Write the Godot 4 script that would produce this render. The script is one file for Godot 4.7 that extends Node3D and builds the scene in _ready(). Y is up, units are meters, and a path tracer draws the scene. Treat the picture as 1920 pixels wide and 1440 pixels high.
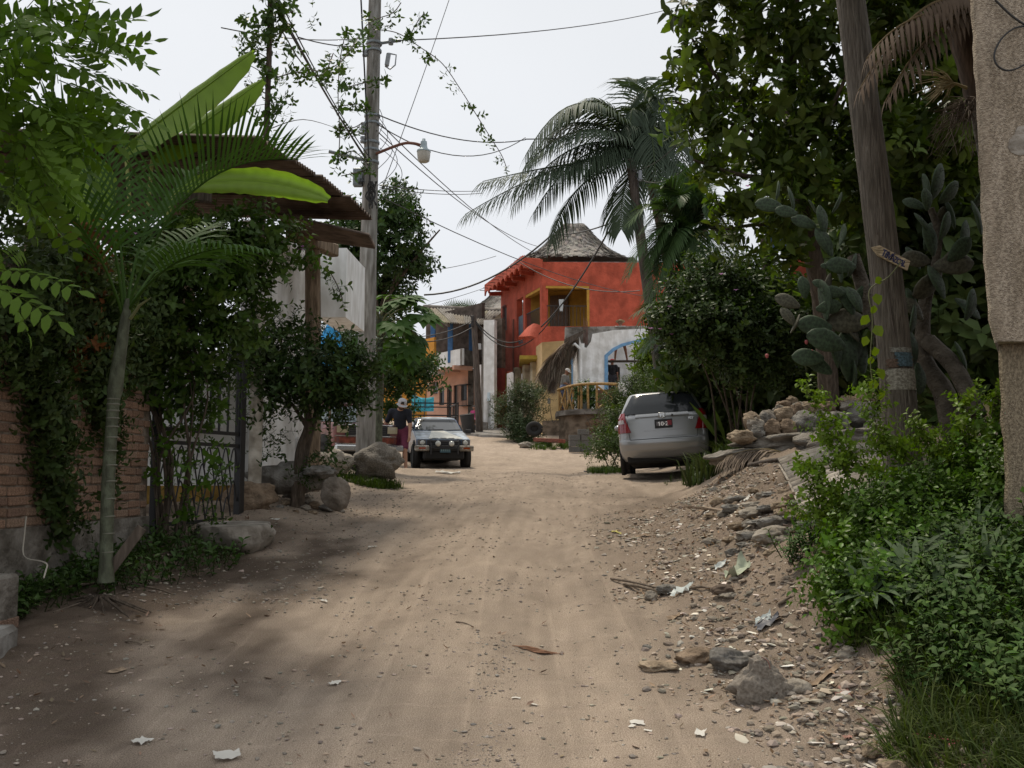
extends Node3D

# ---------- camera ----------
const FOCAL := 1867.0
const PITCH := 0.0925
const EYE := 1.6

func _ready() -> void:
	var cam := Camera3D.new()
	cam.name = "camera"
	cam.fov = rad_to_deg(2.0*atan(720.0/FOCAL))
	cam.near = 0.05
	cam.far = 900.0
	add_child(cam)
	cam.position = Vector3(0,EYE,0)
	cam.rotation.x = PITCH
	cam.current = true
	var env := Environment.new()
	env.background_mode = Environment.BG_SKY
	var sky := Sky.new()
	var sm := ProceduralSkyMaterial.new()
	sm.sky_top_color = Color(0.885,0.895,0.908)
	sm.sky_horizon_color = Color(0.845,0.862,0.89)
	sm.sky_curve = 0.2
	sm.ground_bottom_color = Color(0.42,0.38,0.33)
	sm.ground_horizon_color = Color(0.6,0.58,0.55)
	sm.sun_angle_max = 1.0
	sm.sky_energy_multiplier = 1.0
	var cover := NoiseTexture2D.new()
	cover.width = 1024
	cover.height = 512
	cover.seamless = true
	var cn := FastNoiseLite.new()
	cn.seed = 5
	cn.frequency = 0.0035
	cn.fractal_octaves = 5
	cover.noise = cn
	var cr := Gradient.new()
	cr.colors = PackedColorArray([Color(0.80,0.81,0.83,0.0),Color(0.97,0.97,0.98,0.17)])
	cover.color_ramp = cr
	sm.sky_cover = cover
	sky.sky_material = sm
	env.sky = sky
	env.tonemap_mode = Environment.TONE_MAPPER_LINEAR
	env.tonemap_exposure = 1.03
	env.sdfgi_enabled = true
	env.ssao_enabled = true
	env.ssil_enabled = true
	var we := WorldEnvironment.new()
	we.name = "world_environment"
	we.environment = env
	add_child(we)
	var sun := DirectionalLight3D.new()
	sun.name = "sun"
	sun.light_color = Color(1.0,0.955,0.88)
	sun.light_energy = 1.0
	sun.light_angular_distance = 8.0
	sun.shadow_enabled = true
	add_child(sun)
	sun.look_at_from_position(Vector3(-0.27,1.28,-0.58)*50.0,Vector3.ZERO)

	build_ground()
	build_far_houses()
	build_red_house()
	build_white_house()
	build_left_side()
	build_right_side()
	build_poles()
	build_wires()
	build_vehicles()
	build_people()
	build_left_plants()
	build_right_plants()
	build_far_plants()
	build_rocks()
	build_litter()

# a point at distance d ahead of the camera, seen at photograph pixel (px, py)
func at(px: float,py: float,d: float) -> Vector3:
	var u := (px - 960.0)/FOCAL
	var v := (720.0 - py)/FOCAL
	var k := d/(cos(PITCH) - v*sin(PITCH))
	return Vector3(u*k,EYE+(sin(PITCH)+v*cos(PITCH))*k,-d)

func on_ground(px: float,d: float,lift := 0.0) -> Vector3:
	var x := (px - 960.0)/FOCAL*d
	return Vector3(x,gh(x,d)+lift,-d)

# distance at which the line of sight through a pixel meets the ground
func hit(px: float,py: float) -> float:
	var d := 3.0
	while d < 70.0:
		var p := at(px,py,d)
		if p.y <= gh(p.x,d):
			break
		d += 0.03+d*0.004
	return d

func up(v: Vector3,h: float) -> Vector3:
	return v+Vector3(0,h,0)

# ---------- shapes ----------
class Shape:
	var v := PackedVector3Array()
	var c := PackedColorArray()
	var u := PackedVector2Array()
	var ix := PackedInt32Array()
	var col := Color.WHITE
	func p(a: Vector3,uv := Vector2.ZERO) -> int:
		v.append(a)
		c.append(col)
		u.append(uv)
		return v.size() - 1
	func t(a: int,b: int,d: int) -> void:
		ix.append(a)
		ix.append(d)
		ix.append(b)
	func tri(a: Vector3,b: Vector3,d: Vector3) -> void:
		var i := p(a)
		p(b)
		p(d)
		t(i,i+1,i+2)
	func quad(a: Vector3,b: Vector3,d: Vector3,e: Vector3) -> void:
		var i := p(a,Vector2(0,1))
		p(b,Vector2(1,1))
		p(d,Vector2(1,0))
		p(e,Vector2(0,0))
		t(i,i+1,i+2)
		t(i,i+2,i+3)
	func box(m: Vector3,s: Vector3,b := Basis.IDENTITY,e := 0.0) -> void:
		var h := s*0.5
		e = minf(e,minf(h.x,minf(h.y,h.z))*0.45)
		for ax in 3:
			for sg in [-1.0,1.0]:
				var n := Vector3.ZERO
				n[ax] = sg
				var a1 := (ax+1) % 3
				var a2 := (ax+2) % 3
				var q := []
				for k in [[-1,-1],[1,-1],[1,1],[-1,1]]:
					var w := Vector3.ZERO
					w[ax] = sg*h[ax]
					w[a1] = k[0]*(h[a1] - e)
					w[a2] = k[1]*(h[a2] - e)
					q.append(m+b*w)
				if sg > 0:
					quad(q[0],q[1],q[2],q[3])
				else:
					quad(q[3],q[2],q[1],q[0])
		if e <= 0.0:
			return
		for ax in 3:
			var a1 := (ax+1) % 3
			var a2 := (ax+2) % 3
			for s1 in [-1.0,1.0]:
				for s2 in [-1.0,1.0]:
					var w := []
					for k in [[-1,0],[1,0],[1,1],[-1,1]]:
						var r := Vector3.ZERO
						r[ax] = k[0]*(h[ax] - e)
						r[a1] = s1*(h[a1] - (e if k[1] else 0.0))
						r[a2] = s2*(h[a2] - (0.0 if k[1] else e))
						w.append(m+b*r)
					if s1*s2 < 0:
						quad(w[0],w[1],w[2],w[3])
					else:
						quad(w[3],w[2],w[1],w[0])
		for sx in [-1.0,1.0]:
			for sy in [-1.0,1.0]:
				for sz in [-1.0,1.0]:
					var a := m+b*Vector3(sx*h.x,sy*(h.y - e),sz*(h.z - e))
					var d := m+b*Vector3(sx*(h.x - e),sy*h.y,sz*(h.z - e))
					var f := m+b*Vector3(sx*(h.x - e),sy*(h.y - e),sz*h.z)
					if sx*sy*sz > 0:
						tri(a,d,f)
					else:
						tri(a,f,d)
	# rows of equal length, joined into one smooth sheet
	func sheet(rows: Array,closed := false,flip := false) -> void:
		var n: int = rows[0].size()
		var s := v.size()
		for r in rows.size():
			for k in n:
				p(rows[r][k],Vector2(float(k)/(n - 1),float(r)/maxf(1.0,rows.size() - 1)))
		for r in rows.size() - 1:
			for k in (n if closed else n - 1):
				var a := s+r*n+k
				var b := s+r*n+(k+1) % n
				if flip:
					t(a,a+n,b+n)
					t(a,b+n,b)
				else:
					t(a,b,b+n)
					t(a,b+n,a+n)
	func tube(pts: Array,radii: Array,sides := 8,caps := true,wob := 0.0,sd := 0) -> void:
		var rows := []
		var ref := Vector3.UP
		var rng := RandomNumberGenerator.new()
		rng.seed = sd+11
		var prev := Vector3.ZERO
		for i in pts.size():
			var dir: Vector3 = (pts[mini(i+1,pts.size() - 1)] - pts[maxi(i - 1,0)]).normalized()
			if i == 0:
				ref = Vector3.RIGHT if absf(dir.dot(Vector3.UP)) > 0.9 else Vector3.UP
				prev = dir.cross(ref).normalized()
			var sx := (prev - dir*prev.dot(dir)).normalized()
			prev = sx
			var sy := dir.cross(sx)
			var r: float = radii[mini(i,radii.size() - 1)]
			var row := PackedVector3Array()
			for k in sides:
				var a := TAU*k/sides
				row.append(pts[i]+(sx*cos(a)+sy*sin(a))*r*(1.0+rng.randf_range(-wob,wob)))
			rows.append(row)
		var s := v.size()
		var n := sides
		for r in rows.size():
			for k in n:
				p(rows[r][k],Vector2(float(k)/n,float(r)))
		for r in rows.size() - 1:
			for k in n:
				var a := s+r*n+k
				var b := s+r*n+(k+1) % n
				t(a,b,b+n)
				t(a,b+n,a+n)
		if caps:
			for e in 2:
				var r: int = 0 if e == 0 else rows.size() - 1
				var m := p(pts[r])
				var f := v.size()
				for k in n:
					p(rows[r][k])
				for k in n:
					if e == 0:
						t(m,f+(k+1) % n,f+k)
					else:
						t(m,f+k,f+(k+1) % n)
	# profile of (radius, height) turned about the axis
	func lathe(m: Vector3,prof: Array,sides := 16,b := Basis.IDENTITY) -> void:
		var rows := []
		for q in prof:
			var row := PackedVector3Array()
			for k in sides:
				var a := -TAU*k/sides
				row.append(m+b*Vector3(cos(a)*q.x,q.y,sin(a)*q.x))
			rows.append(row)
		sheet(rows,true)
	# a leaf: folded blade along dir
	func leaf(o: Vector3,dir: Vector3,nrm: Vector3,ln: float,wd: float,fold := 0.25,droop := 0.2) -> void:
		var sd := dir.cross(nrm).normalized()
		nrm = sd.cross(dir).normalized()
		var a := p(o,Vector2(0.5,0))
		var m1 := o+dir*ln*0.36 - nrm*ln*droop*0.1
		var m2 := o+dir*ln*0.74 - nrm*ln*droop*0.42
		var e1 := p(m1,Vector2(0.5,0.4))
		var e2 := p(m2,Vector2(0.5,0.7))
		var z := p(o+dir*ln - nrm*ln*droop*0.9,Vector2(0.5,1))
		for s in [-1.0,1.0]:
			var k1 := p(m1+sd*s*wd*0.5+nrm*fold*wd*0.5,Vector2(0.5+s*0.5,0.4))
			var k2 := p(m2+sd*s*wd*0.38+nrm*fold*wd*0.3,Vector2(0.5+s*0.4,0.7))
			if s > 0:
				t(a,e1,k1)
				t(e1,e2,k2)
				t(e1,k2,k1)
				t(e2,z,k2)
			else:
				t(a,k1,e1)
				t(e1,k2,e2)
				t(e1,k1,k2)
				t(e2,k2,z)
	func mesh() -> ArrayMesh:
		var n := PackedVector3Array()
		n.resize(v.size())
		for i in range(0,ix.size(),3):
			var f := (v[ix[i+2]] - v[ix[i]]).cross(v[ix[i+1]] - v[ix[i]])
			n[ix[i]] += f
			n[ix[i+1]] += f
			n[ix[i+2]] += f
		for i in n.size():
			n[i] = n[i].normalized() if n[i].length_squared() > 0 else Vector3.UP
		var arr := []
		arr.resize(Mesh.ARRAY_MAX)
		arr[Mesh.ARRAY_VERTEX] = v
		arr[Mesh.ARRAY_NORMAL] = n
		arr[Mesh.ARRAY_COLOR] = c
		arr[Mesh.ARRAY_TEX_UV] = u
		arr[Mesh.ARRAY_INDEX] = ix
		var am := ArrayMesh.new()
		am.add_surface_from_arrays(Mesh.PRIMITIVE_TRIANGLES,arr)
		return am

# ---------- nodes ----------
var used := {}
func numbered(n: String) -> String:
	if not used.has(n):
		used[n] = 0
		return n
	used[n] += 1
	return "%s_%03d" % [n,used[n]]

func tag(o: Node,label: String,category: String,group := "",kind := "") -> void:
	if label: o.set_meta("label",label)
	if category: o.set_meta("category",category)
	if group: o.set_meta("group",group)
	if kind: o.set_meta("kind",kind)

func thing(n: String,label: String,category: String,pos := Vector3.ZERO,group := "",turn := 0.0) -> Node3D:
	var o := Node3D.new()
	o.name = numbered(n)
	add_child(o)
	o.position = pos
	o.rotation.y = turn
	tag(o,label,category,group)
	return o

func part(n: String,m,material: Material,parent: Node,pos := Vector3.ZERO) -> MeshInstance3D:
	var o := MeshInstance3D.new()
	o.name = n
	o.mesh = m.mesh() if m is Shape else m
	o.material_override = material
	o.position = pos
	parent.add_child(o,true)
	return o

func single(n: String,m,material: Material,label: String,category: String,group := "",pos := Vector3.ZERO,kind := "") -> MeshInstance3D:
	var o := part(numbered(n),m,material,self,pos)
	tag(o,label,category,group,kind)
	return o

func many(n: String,m,material: Material,parent: Node,xf: Array,tint := 0.0,sd := 1) -> MultiMeshInstance3D:
	var mm := MultiMesh.new()
	mm.transform_format = MultiMesh.TRANSFORM_3D
	mm.use_colors = true
	mm.mesh = m.mesh() if m is Shape else m
	mm.instance_count = xf.size()
	var rng := RandomNumberGenerator.new()
	rng.seed = sd
	for i in xf.size():
		mm.set_instance_transform(i,xf[i])
		var k := 1.0+rng.randf_range(-tint,tint)
		mm.set_instance_color(i,Color(k*(1.0+rng.randf_range(-tint,tint)*0.22),k,k*(1.0+rng.randf_range(-tint,tint)*0.18)))
	var o := MultiMeshInstance3D.new()
	o.name = n
	o.multimesh = mm
	o.material_override = material
	o.set_meta("kind","stuff")
	parent.add_child(o,true)
	return o

# ---------- materials ----------
var texs := {}
func tx(kind: String) -> NoiseTexture2D:
	if texs.has(kind):
		return texs[kind]
	# frequency, octaves, noise type, ramp low, ramp high, size
	var spec: Dictionary = {
		"fine": [0.03,5,FastNoiseLite.TYPE_SIMPLEX_SMOOTH,Color(0.74,0.73,0.72),Color(1,1,1),512],
		"soft": [0.012,5,FastNoiseLite.TYPE_SIMPLEX_SMOOTH,Color(0.90,0.895,0.885),Color(1,1,1),512],
		"stain": [0.008,6,FastNoiseLite.TYPE_SIMPLEX_SMOOTH,Color(0.64,0.62,0.59),Color(1,1,1),512],
		"grain": [0.02,5,FastNoiseLite.TYPE_PERLIN,Color(0.58,0.56,0.53),Color(1,1,1),512],
		"dirt": [0.045,6,FastNoiseLite.TYPE_SIMPLEX,Color(0.72,0.69,0.66),Color(1,0.985,0.97),1024],
		"patch": [0.006,5,FastNoiseLite.TYPE_SIMPLEX_SMOOTH,Color(0.62,0.60,0.58),Color(1,1,1),1024],
		"streak": [0.010,6,FastNoiseLite.TYPE_SIMPLEX_SMOOTH,Color(0.84,0.83,0.81),Color(1,1,1),512],
		"cell": [0.06,3,FastNoiseLite.TYPE_CELLULAR,Color(0.35,0.34,0.33),Color(1,1,1),512],
		"bump": [0.035,5,FastNoiseLite.TYPE_SIMPLEX_SMOOTH,Color.BLACK,Color.WHITE,512],
		"grit": [0.09,4,FastNoiseLite.TYPE_SIMPLEX,Color.BLACK,Color.WHITE,1024],
	}
	var s: Array = spec[kind]
	var t := NoiseTexture2D.new()
	t.width = s[5]
	t.height = s[5]
	t.seamless = true
	var n := FastNoiseLite.new()
	n.seed = kind.length()*7+3
	n.frequency = s[0]
	n.fractal_octaves = s[1]
	n.noise_type = s[2]
	if kind == "cell":
		n.cellular_return_type = FastNoiseLite.RETURN_DISTANCE2_SUB
	t.noise = n
	var g := Gradient.new()
	g.offsets = PackedFloat32Array([0.15,0.72])
	g.colors = PackedColorArray([s[3],s[4]])
	t.color_ramp = g
	texs[kind] = t
	return t

var mats := {}
func mt(key: String,col := Color.WHITE,rough := 0.9,o := {}) -> StandardMaterial3D:
	if mats.has(key):
		return mats[key]
	var m := StandardMaterial3D.new()
	m.resource_name = key
	m.albedo_color = Color(col.r,col.g,col.b,1).linear_to_srgb()
	m.roughness = rough
	m.metallic = o.get("metal",0.0)
	m.metallic_specular = o.get("spec",0.5)
	m.vertex_color_use_as_albedo = o.get("vc",false)
	var sc = o.get("scale",1.0)
	if o.has("tex"):
		m.albedo_texture = tx(o.tex)
	if o.has("bump"):
		m.heightmap_enabled = true
		m.heightmap_texture = tx(o.get("bumptex","bump"))
		m.heightmap_scale = o.bump
	if o.has("tex") or o.has("bump"):
		m.uv1_triplanar = true
		m.uv1_world_triplanar = o.get("world",false)
		m.uv1_scale = sc if sc is Vector3 else Vector3.ONE*float(sc)
	if o.has("detail"):
		m.detail_enabled = true
		m.detail_albedo = tx(o.detail)
		m.detail_blend_mode = BaseMaterial3D.BLEND_MODE_MUL
		m.detail_uv_layer = BaseMaterial3D.DETAIL_UV_2
		m.uv2_triplanar = true
		m.uv2_world_triplanar = o.get("world",false)
		m.uv2_scale = o.get("dscale",Vector3.ONE*0.3)
	if o.has("back"):
		m.backlight_enabled = true
		m.backlight = o.back.linear_to_srgb()
		m.cull_mode = BaseMaterial3D.CULL_DISABLED
	if o.has("coat"):
		m.clearcoat_enabled = true
		m.clearcoat = o.coat
		m.clearcoat_roughness = 0.06
	if o.has("alpha"):
		m.transparency = BaseMaterial3D.TRANSPARENCY_ALPHA
		m.albedo_color.a = o.alpha
	mats[key] = m
	return m

func leafm(key: String,col: Color,rough := 0.5,back := 0.55) -> StandardMaterial3D:
	return mt(key,col,rough,{"vc": true,"back": Color(0.85,1.0,0.20)*back,"spec": 0.3})

func sub(parent: Node,n: String) -> Node3D:
	var o := Node3D.new()
	o.name = n
	parent.add_child(o,true)
	return o

# wall from a to b (a left of b seen from its front), with holes [from, to, low, high] in metres
func wall(s: Shape,a: Vector3,b: Vector3,h: float,th: float,holes := []) -> void:
	var dir := (b - a)
	var ln := dir.length()
	dir /= ln
	var n := dir.cross(Vector3.UP).normalized()
	var us := [0.0,ln]
	var vs := [0.0,h]
	for q in holes:
		us.append_array([clampf(q[0],0,ln),clampf(q[1],0,ln)])
		vs.append_array([clampf(q[2],0,h),clampf(q[3],0,h)])
	us.sort()
	vs.sort()
	var solid := func(i: int,j: int) -> bool:
		if i < 0 or j < 0 or i >= us.size() - 1 or j >= vs.size() - 1:
			return false
		var cu: float = (us[i]+us[i+1])*0.5
		var cv: float = (vs[j]+vs[j+1])*0.5
		for q in holes:
			if cu > q[0] and cu < q[1] and cv > q[2] and cv < q[3]:
				return false
		return true
	for i in us.size() - 1:
		for j in vs.size() - 1:
			if us[i+1] - us[i] < 1e-4 or vs[j+1] - vs[j] < 1e-4 or not solid.call(i,j):
				continue
			var p00: Vector3 = a+dir*us[i]+Vector3.UP*vs[j]
			var p10: Vector3 = a+dir*us[i+1]+Vector3.UP*vs[j]
			var p11: Vector3 = a+dir*us[i+1]+Vector3.UP*vs[j+1]
			var p01: Vector3 = a+dir*us[i]+Vector3.UP*vs[j+1]
			var k := n*-th
			s.quad(p00,p10,p11,p01)
			s.quad(p10+k,p00+k,p01+k,p11+k)
			var i0 := i - 1
			while i0 >= 0 and us[i0+1] - us[i0] < 1e-4: i0 -= 1
			var i1 := i+1
			while i1 < us.size() - 1 and us[i1+1] - us[i1] < 1e-4: i1 += 1
			var j0 := j - 1
			while j0 >= 0 and vs[j0+1] - vs[j0] < 1e-4: j0 -= 1
			var j1 := j+1
			while j1 < vs.size() - 1 and vs[j1+1] - vs[j1] < 1e-4: j1 += 1
			if not solid.call(i0,j): s.quad(p00+k,p00,p01,p01+k)
			if not solid.call(i1,j): s.quad(p10,p10+k,p11+k,p11)
			if not solid.call(i,j0): s.quad(p00+k,p10+k,p10,p00)
			if not solid.call(i,j1): s.quad(p01,p11,p11+k,p01+k)

# flat slab over a plan given as world x, z points
func slab(s: Shape,pts: Array,y: float,th: float,o: Vector3) -> void:
	var q := PackedVector2Array()
	for p in pts: q.append(Vector2(p[0],p[1]))
	var ix := Geometry2D.triangulate_polygon(q)
	for i in range(0,ix.size(),3):
		var t := []
		for k in 3: t.append(Vector3(q[ix[i+k]].x,y,q[ix[i+k]].y) - o)
		if (t[1] - t[0]).cross(t[2] - t[0]).y < 0: t.reverse()
		s.tri(t[0],t[1],t[2])
		s.tri(t[0] - Vector3(0,th,0),t[2] - Vector3(0,th,0),t[1] - Vector3(0,th,0))
	for i in q.size():
		var a := Vector3(q[i].x,y,q[i].y) - o
		var b := Vector3(q[(i+1) % q.size()].x,y,q[(i+1) % q.size()].y) - o
		s.quad(a - Vector3(0,th,0),b - Vector3(0,th,0),b,a)

func face_basis(a: Vector3,b: Vector3) -> Basis:
	var x := Vector3(b.x - a.x,0,b.z - a.z).normalized()
	return Basis(x,Vector3.UP,x.cross(Vector3.UP))

func bez(a: Vector3,b: Vector3,c: Vector3,n: int) -> Array:
	var r := []
	for i in n+1:
		var t := float(i)/n
		r.append(a.lerp(b,t).lerp(b.lerp(c,t),t))
	return r

func poly(pts: Array,n := 6) -> Array:
	# smooth line through the points
	var r := []
	for i in pts.size() - 1:
		var p0: Vector3 = pts[maxi(i - 1,0)]
		var p3: Vector3 = pts[mini(i+2,pts.size() - 1)]
		for k in n:
			r.append(pts[i].cubic_interpolate(pts[i+1],p0,p3,float(k)/n))
	r.append(pts[-1])
	return r

func taper(r0: float,r1: float,n: int) -> Array:
	var r := []
	for i in n:
		r.append(lerpf(r0,r1,float(i)/maxf(1,n - 1)))
	return r

func seeded(k: int) -> RandomNumberGenerator:
	var r := RandomNumberGenerator.new()
	r.seed = k
	return r

func rand_dir(r: RandomNumberGenerator) -> Vector3:
	return Vector3(r.randfn(),r.randfn(),r.randfn()).normalized()

func look_basis(y: Vector3,roll: float) -> Basis:
	y = y.normalized()
	var x := y.cross(Vector3.UP if absf(y.y) < 0.95 else Vector3.RIGHT).normalized()
	return Basis(x,y,x.cross(y)).rotated(y,roll)

# ---------- ground ----------
var hn := FastNoiseLite.new()
var hn2 := FastNoiseLite.new()
const PROF := [[-20,-0.4],[0,0.0],[5,0.33],[10,0.78],[15,1.22],[20,1.6],[24,1.70],[27,1.76],[30,1.85],[33.5,2.2],[38,2.75],[42,3.25],[48,3.75],[56,4.7],[70,5.4],[110,6.0],[600,6.0]]
const BANKH := [[0,0.3],[4,0.5],[6,0.75],[8,0.95],[13,1.0],[15.5,0.8],[17.5,0.28],[22,0.3],[28,0.7],[40,0.5],[60,0.0],[600,0]]
const BANKX := [[0,1.7],[4.5,1.55],[6,1.0],[9,0.9],[13,1.5],[17,2.4],[24,3.2],[40,4.0],[600,4]]

func along(tab: Array,d: float) -> float:
	for i in tab.size() - 1:
		if d <= tab[i+1][0]:
			var t := clampf((d - tab[i][0])/(tab[i+1][0] - tab[i][0]),0,1)
			var m0: float = (tab[i+1][1] - tab[maxi(i - 1,0)][1])/(tab[i+1][0] - tab[maxi(i - 1,0)][0])
			var e := mini(i+2,tab.size() - 1)
			var m1: float = (tab[e][1] - tab[i][1])/(tab[e][0] - tab[i][0])
			var w: float = tab[i+1][0] - tab[i][0]
			return cubic_hermite(tab[i][1],tab[i+1][1],m0*w,m1*w,t)
	return tab[-1][1]

func cubic_hermite(a: float,b: float,ma: float,mb: float,t: float) -> float:
	var t2 := t*t
	var t3 := t2*t
	return (2*t3 - 3*t2+1)*a+(t3 - 2*t2+t)*ma+(3*t2 - 2*t3)*b+(t3 - t2)*mb

func road_x(d: float) -> float:
	return lerpf(-0.55,0.35,smoothstep(3.0,22.0,d)) - 1.2*smoothstep(24.0,48.0,d)

var bank_cache := {}
func gh(x: float,d: float) -> float:
	var h := along(PROF,d)
	var tx0 := along(BANKX,d)
	h += smoothstep(tx0,tx0+2.45,x)*along(BANKH,d)
	h += smoothstep(3.5,9.0,x)*0.5*smoothstep(2.0,8.0,d)*(1.0 - smoothstep(40.0,60.0,d))
	h += smoothstep(-1.9,-3.3,x)*0.2*smoothstep(8.5,12.0,d)*(1.0 - smoothstep(20.0,24.0,d))
	h += smoothstep(-2.6,-3.6,x)*0.08*(1.0 - smoothstep(8.5,12.0,d))
	# a low ridge of dirt across the road's shoulder, where the man and the pickup stand behind it
	h += 0.10*exp(-pow((d - 21.6)/0.9,2))*smoothstep(0.2,-1.2,x)*smoothstep(-4.5,-3.0,x)
	return h

func relief(x: float,d: float) -> float:
	var c := road_x(d)
	var h := 0.0
	for s in [-0.85,0.75]:
		var q: float = (x - c - s - 0.12*sin(d*0.35+s))/0.26
		h -= 0.042*exp(-q*q)
	h += 0.008*hn2.get_noise_2d((x - c)*3.2,d*0.16)*(1.0 - smoothstep(1.4,2.2,absf(x - c)))
	h += 0.018*exp(-pow((x - c+0.05)/0.3,2))
	var rough := smoothstep(0.7,1.6,x)*(1.0 - smoothstep(15.0,20.0,d))+smoothstep(-1.7,-2.8,x)*0.6
	h += hn.get_noise_2d(x,d)*(0.028+0.045*rough)
	h += hn2.get_noise_2d(x,d)*(0.010+0.022*rough)
	return h*(1.0 - smoothstep(14.0,32.0,d)*0.75)

func build_ground() -> void:
	hn.seed = 3
	hn.frequency = 0.9
	hn.fractal_octaves = 3
	hn2.seed = 8
	hn2.frequency = 4.5
	hn2.fractal_octaves = 3
	var xs := [-260.0,-90.0,-40.0,-24.0,-16.0,-12.0,-9.0,-7.0]
	var q := -5.6
	while q < 5.6:
		xs.append(q)
		q += 0.045
	xs.append_array([7.0,9.0,12.0,16.0,24.0,40.0,90.0,260.0])
	var ds := [-30.0,-12.0,-5.0,0.0,2.0,3.0]
	q = 3.6
	while q < 75.0:
		ds.append(q)
		q += 0.012+q*0.0075
	ds.append_array([85.0,110.0,160.0,300.0,560.0])
	var s := Shape.new()
	var pn := FastNoiseLite.new()
	pn.seed = 21
	pn.frequency = 0.55
	pn.fractal_octaves = 4
	var n := xs.size()
	for d in ds:
		var prof := along(PROF,d)
		for x in xs:
			var y := gh(x,d)+relief(x,d)
			# soil colours: pale trodden dust, dark leaf mould by the walls, grey rubble on the bank
			var k := pn.get_noise_2d(x*1.6,d)
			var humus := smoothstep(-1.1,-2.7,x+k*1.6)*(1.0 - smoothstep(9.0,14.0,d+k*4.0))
			var rub := smoothstep(0.6,1.7,x+k*1.1)*(1.0 - smoothstep(13.0,17.0,d+k*3.0))
			var tr := pn.get_noise_2d((x - road_x(d))*11.0,d*0.45+60.0)*(1.0 - smoothstep(1.2,2.2,absf(x - road_x(d))))
			var a := Color(0.49,0.415,0.343)*(1.0+k*0.2+pn.get_noise_2d(x*7.0+30.0,d*4.0)*0.16+tr*0.2*(1.0 - smoothstep(14.0,24.0,d)))
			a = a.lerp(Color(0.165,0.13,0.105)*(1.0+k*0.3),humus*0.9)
			a = a.lerp(Color(0.27,0.224,0.182)*(1.0+k*0.45),rub*0.85)
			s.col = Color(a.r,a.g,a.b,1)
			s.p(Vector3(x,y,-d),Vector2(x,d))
	for r in ds.size() - 1:
		for k in n - 1:
			var i := r*n+k
			s.t(i,i+1,i+n+1)
			s.t(i,i+n+1,i+n)
	var m := mt("soil",Color.WHITE,0.97,{"vc": true,"tex": "dirt","scale": 1.9,"bump": 0.5,"bumptex": "grit","world": true,"spec": 0.2})
	var o := part("ground",s,m,self)
	tag(o,"bare rutted dirt road climbing between the houses","ground","","structure")

# ---------- houses ----------
func run_on(a: Vector3,b: Vector3,px: float) -> float:
	var k := (px - 960.0)/FOCAL
	return (a.x+k*a.z)/-((b.x - a.x)+k*(b.z - a.z))*Vector2(b.x - a.x,b.z - a.z).length()

func hole(a: Vector3,b: Vector3,x0: float,x1: float,y0: float,y1: float) -> Array:
	var s0 := run_on(a,b,x0)
	var s1 := run_on(a,b,x1)
	var m := a.lerp(b,(s0+s1)*0.5/a.distance_to(b))
	return [s0,s1,at(960,y1,-m.z).y - a.y,at(960,y0,-m.z).y - a.y]

func wall_point(a: Vector3,b: Vector3,s: float,h: float,out := 0.0) -> Vector3:
	var f := face_basis(a,b)
	return a+f.x*s+Vector3.UP*h+f.z*out

# a barred window or a door set into a hole of the wall a-b
func fill_hole(parent: Node,a: Vector3,b: Vector3,q: Array,kind: String,mleaf: Material,mframe: Material,bars := 0,inset := 0.1) -> void:
	var f := face_basis(a,b)
	var w: float = q[1] - q[0]
	var h: float = q[3] - q[2]
	var m := wall_point(a,b,(q[0]+q[1])*0.5,(q[2]+q[3])*0.5,-inset)
	var fr := Shape.new()
	for sg in [-1.0,1.0]:
		fr.box(m+f.x*sg*(w*0.5 - 0.03),Vector3(0.06,h - 0.004,0.07),f,0.01)
		fr.box(m+f.y*sg*(h*0.5 - 0.03),Vector3(w - 0.125,0.06,0.065),f,0.01)
	var o := part(kind,fr,mframe,parent)
	var g := Shape.new()
	g.box(m - f.z*0.02,Vector3(w - 0.125,h - 0.125,0.03),f)
	part("pane" if kind == "window" else "panel",g,mleaf,o)
	if bars > 0:
		for i in bars:
			var br := Shape.new()
			var px := (float(i)+0.5)/bars*w - w*0.5
			br.box(m+f.x*px+f.z*(inset+0.06),Vector3(0.022,h+0.06,0.022),f)
			part("bar",br,mt("iron",Color(0.035,0.03,0.028),0.6,{"tex": "fine","scale": 4}),o)
		for i in 3:
			var br := Shape.new()
			br.box(m+f.y*((float(i)/2.0 - 0.5)*h)+f.z*(inset+0.082),Vector3(w+0.04,0.022,0.02),f)
			part("bar",br,mt("iron"),o)

# polygon drawn at one distance, with thickness behind it
func prism(s: Shape,pts: Array,d: float,th: float) -> void:
	var q := PackedVector2Array()
	for p in pts:
		q.append(Vector2(p[0],-p[1]))
	var ix := Geometry2D.triangulate_polygon(q)
	var cw := Geometry2D.is_polygon_clockwise(q)
	var f := []
	for p in pts:
		f.append(at(p[0],p[1],d))
	var bk := Vector3(0,0,-th)
	for i in range(0,ix.size(),3):
		var a: Vector3 = f[ix[i]]
		var b: Vector3 = f[ix[i+1]]
		var c: Vector3 = f[ix[i+2]]
		if (b - a).cross(c - a).z < 0:
			var e := b
			b = c
			c = e
		s.tri(a,b,c)
		s.tri(a+bk,c+bk,b+bk)
	for i in f.size():
		var a: Vector3 = f[i]
		var b: Vector3 = f[(i+1) % f.size()]
		if not cw:
			s.quad(a,a+bk,b+bk,b)
		else:
			s.quad(b,b+bk,a+bk,a)

func base_at(px: float,d: float,sink := 0.4) -> Vector3:
	var g := on_ground(px,d)
	return Vector3(g.x,g.y - sink,g.z)

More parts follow.
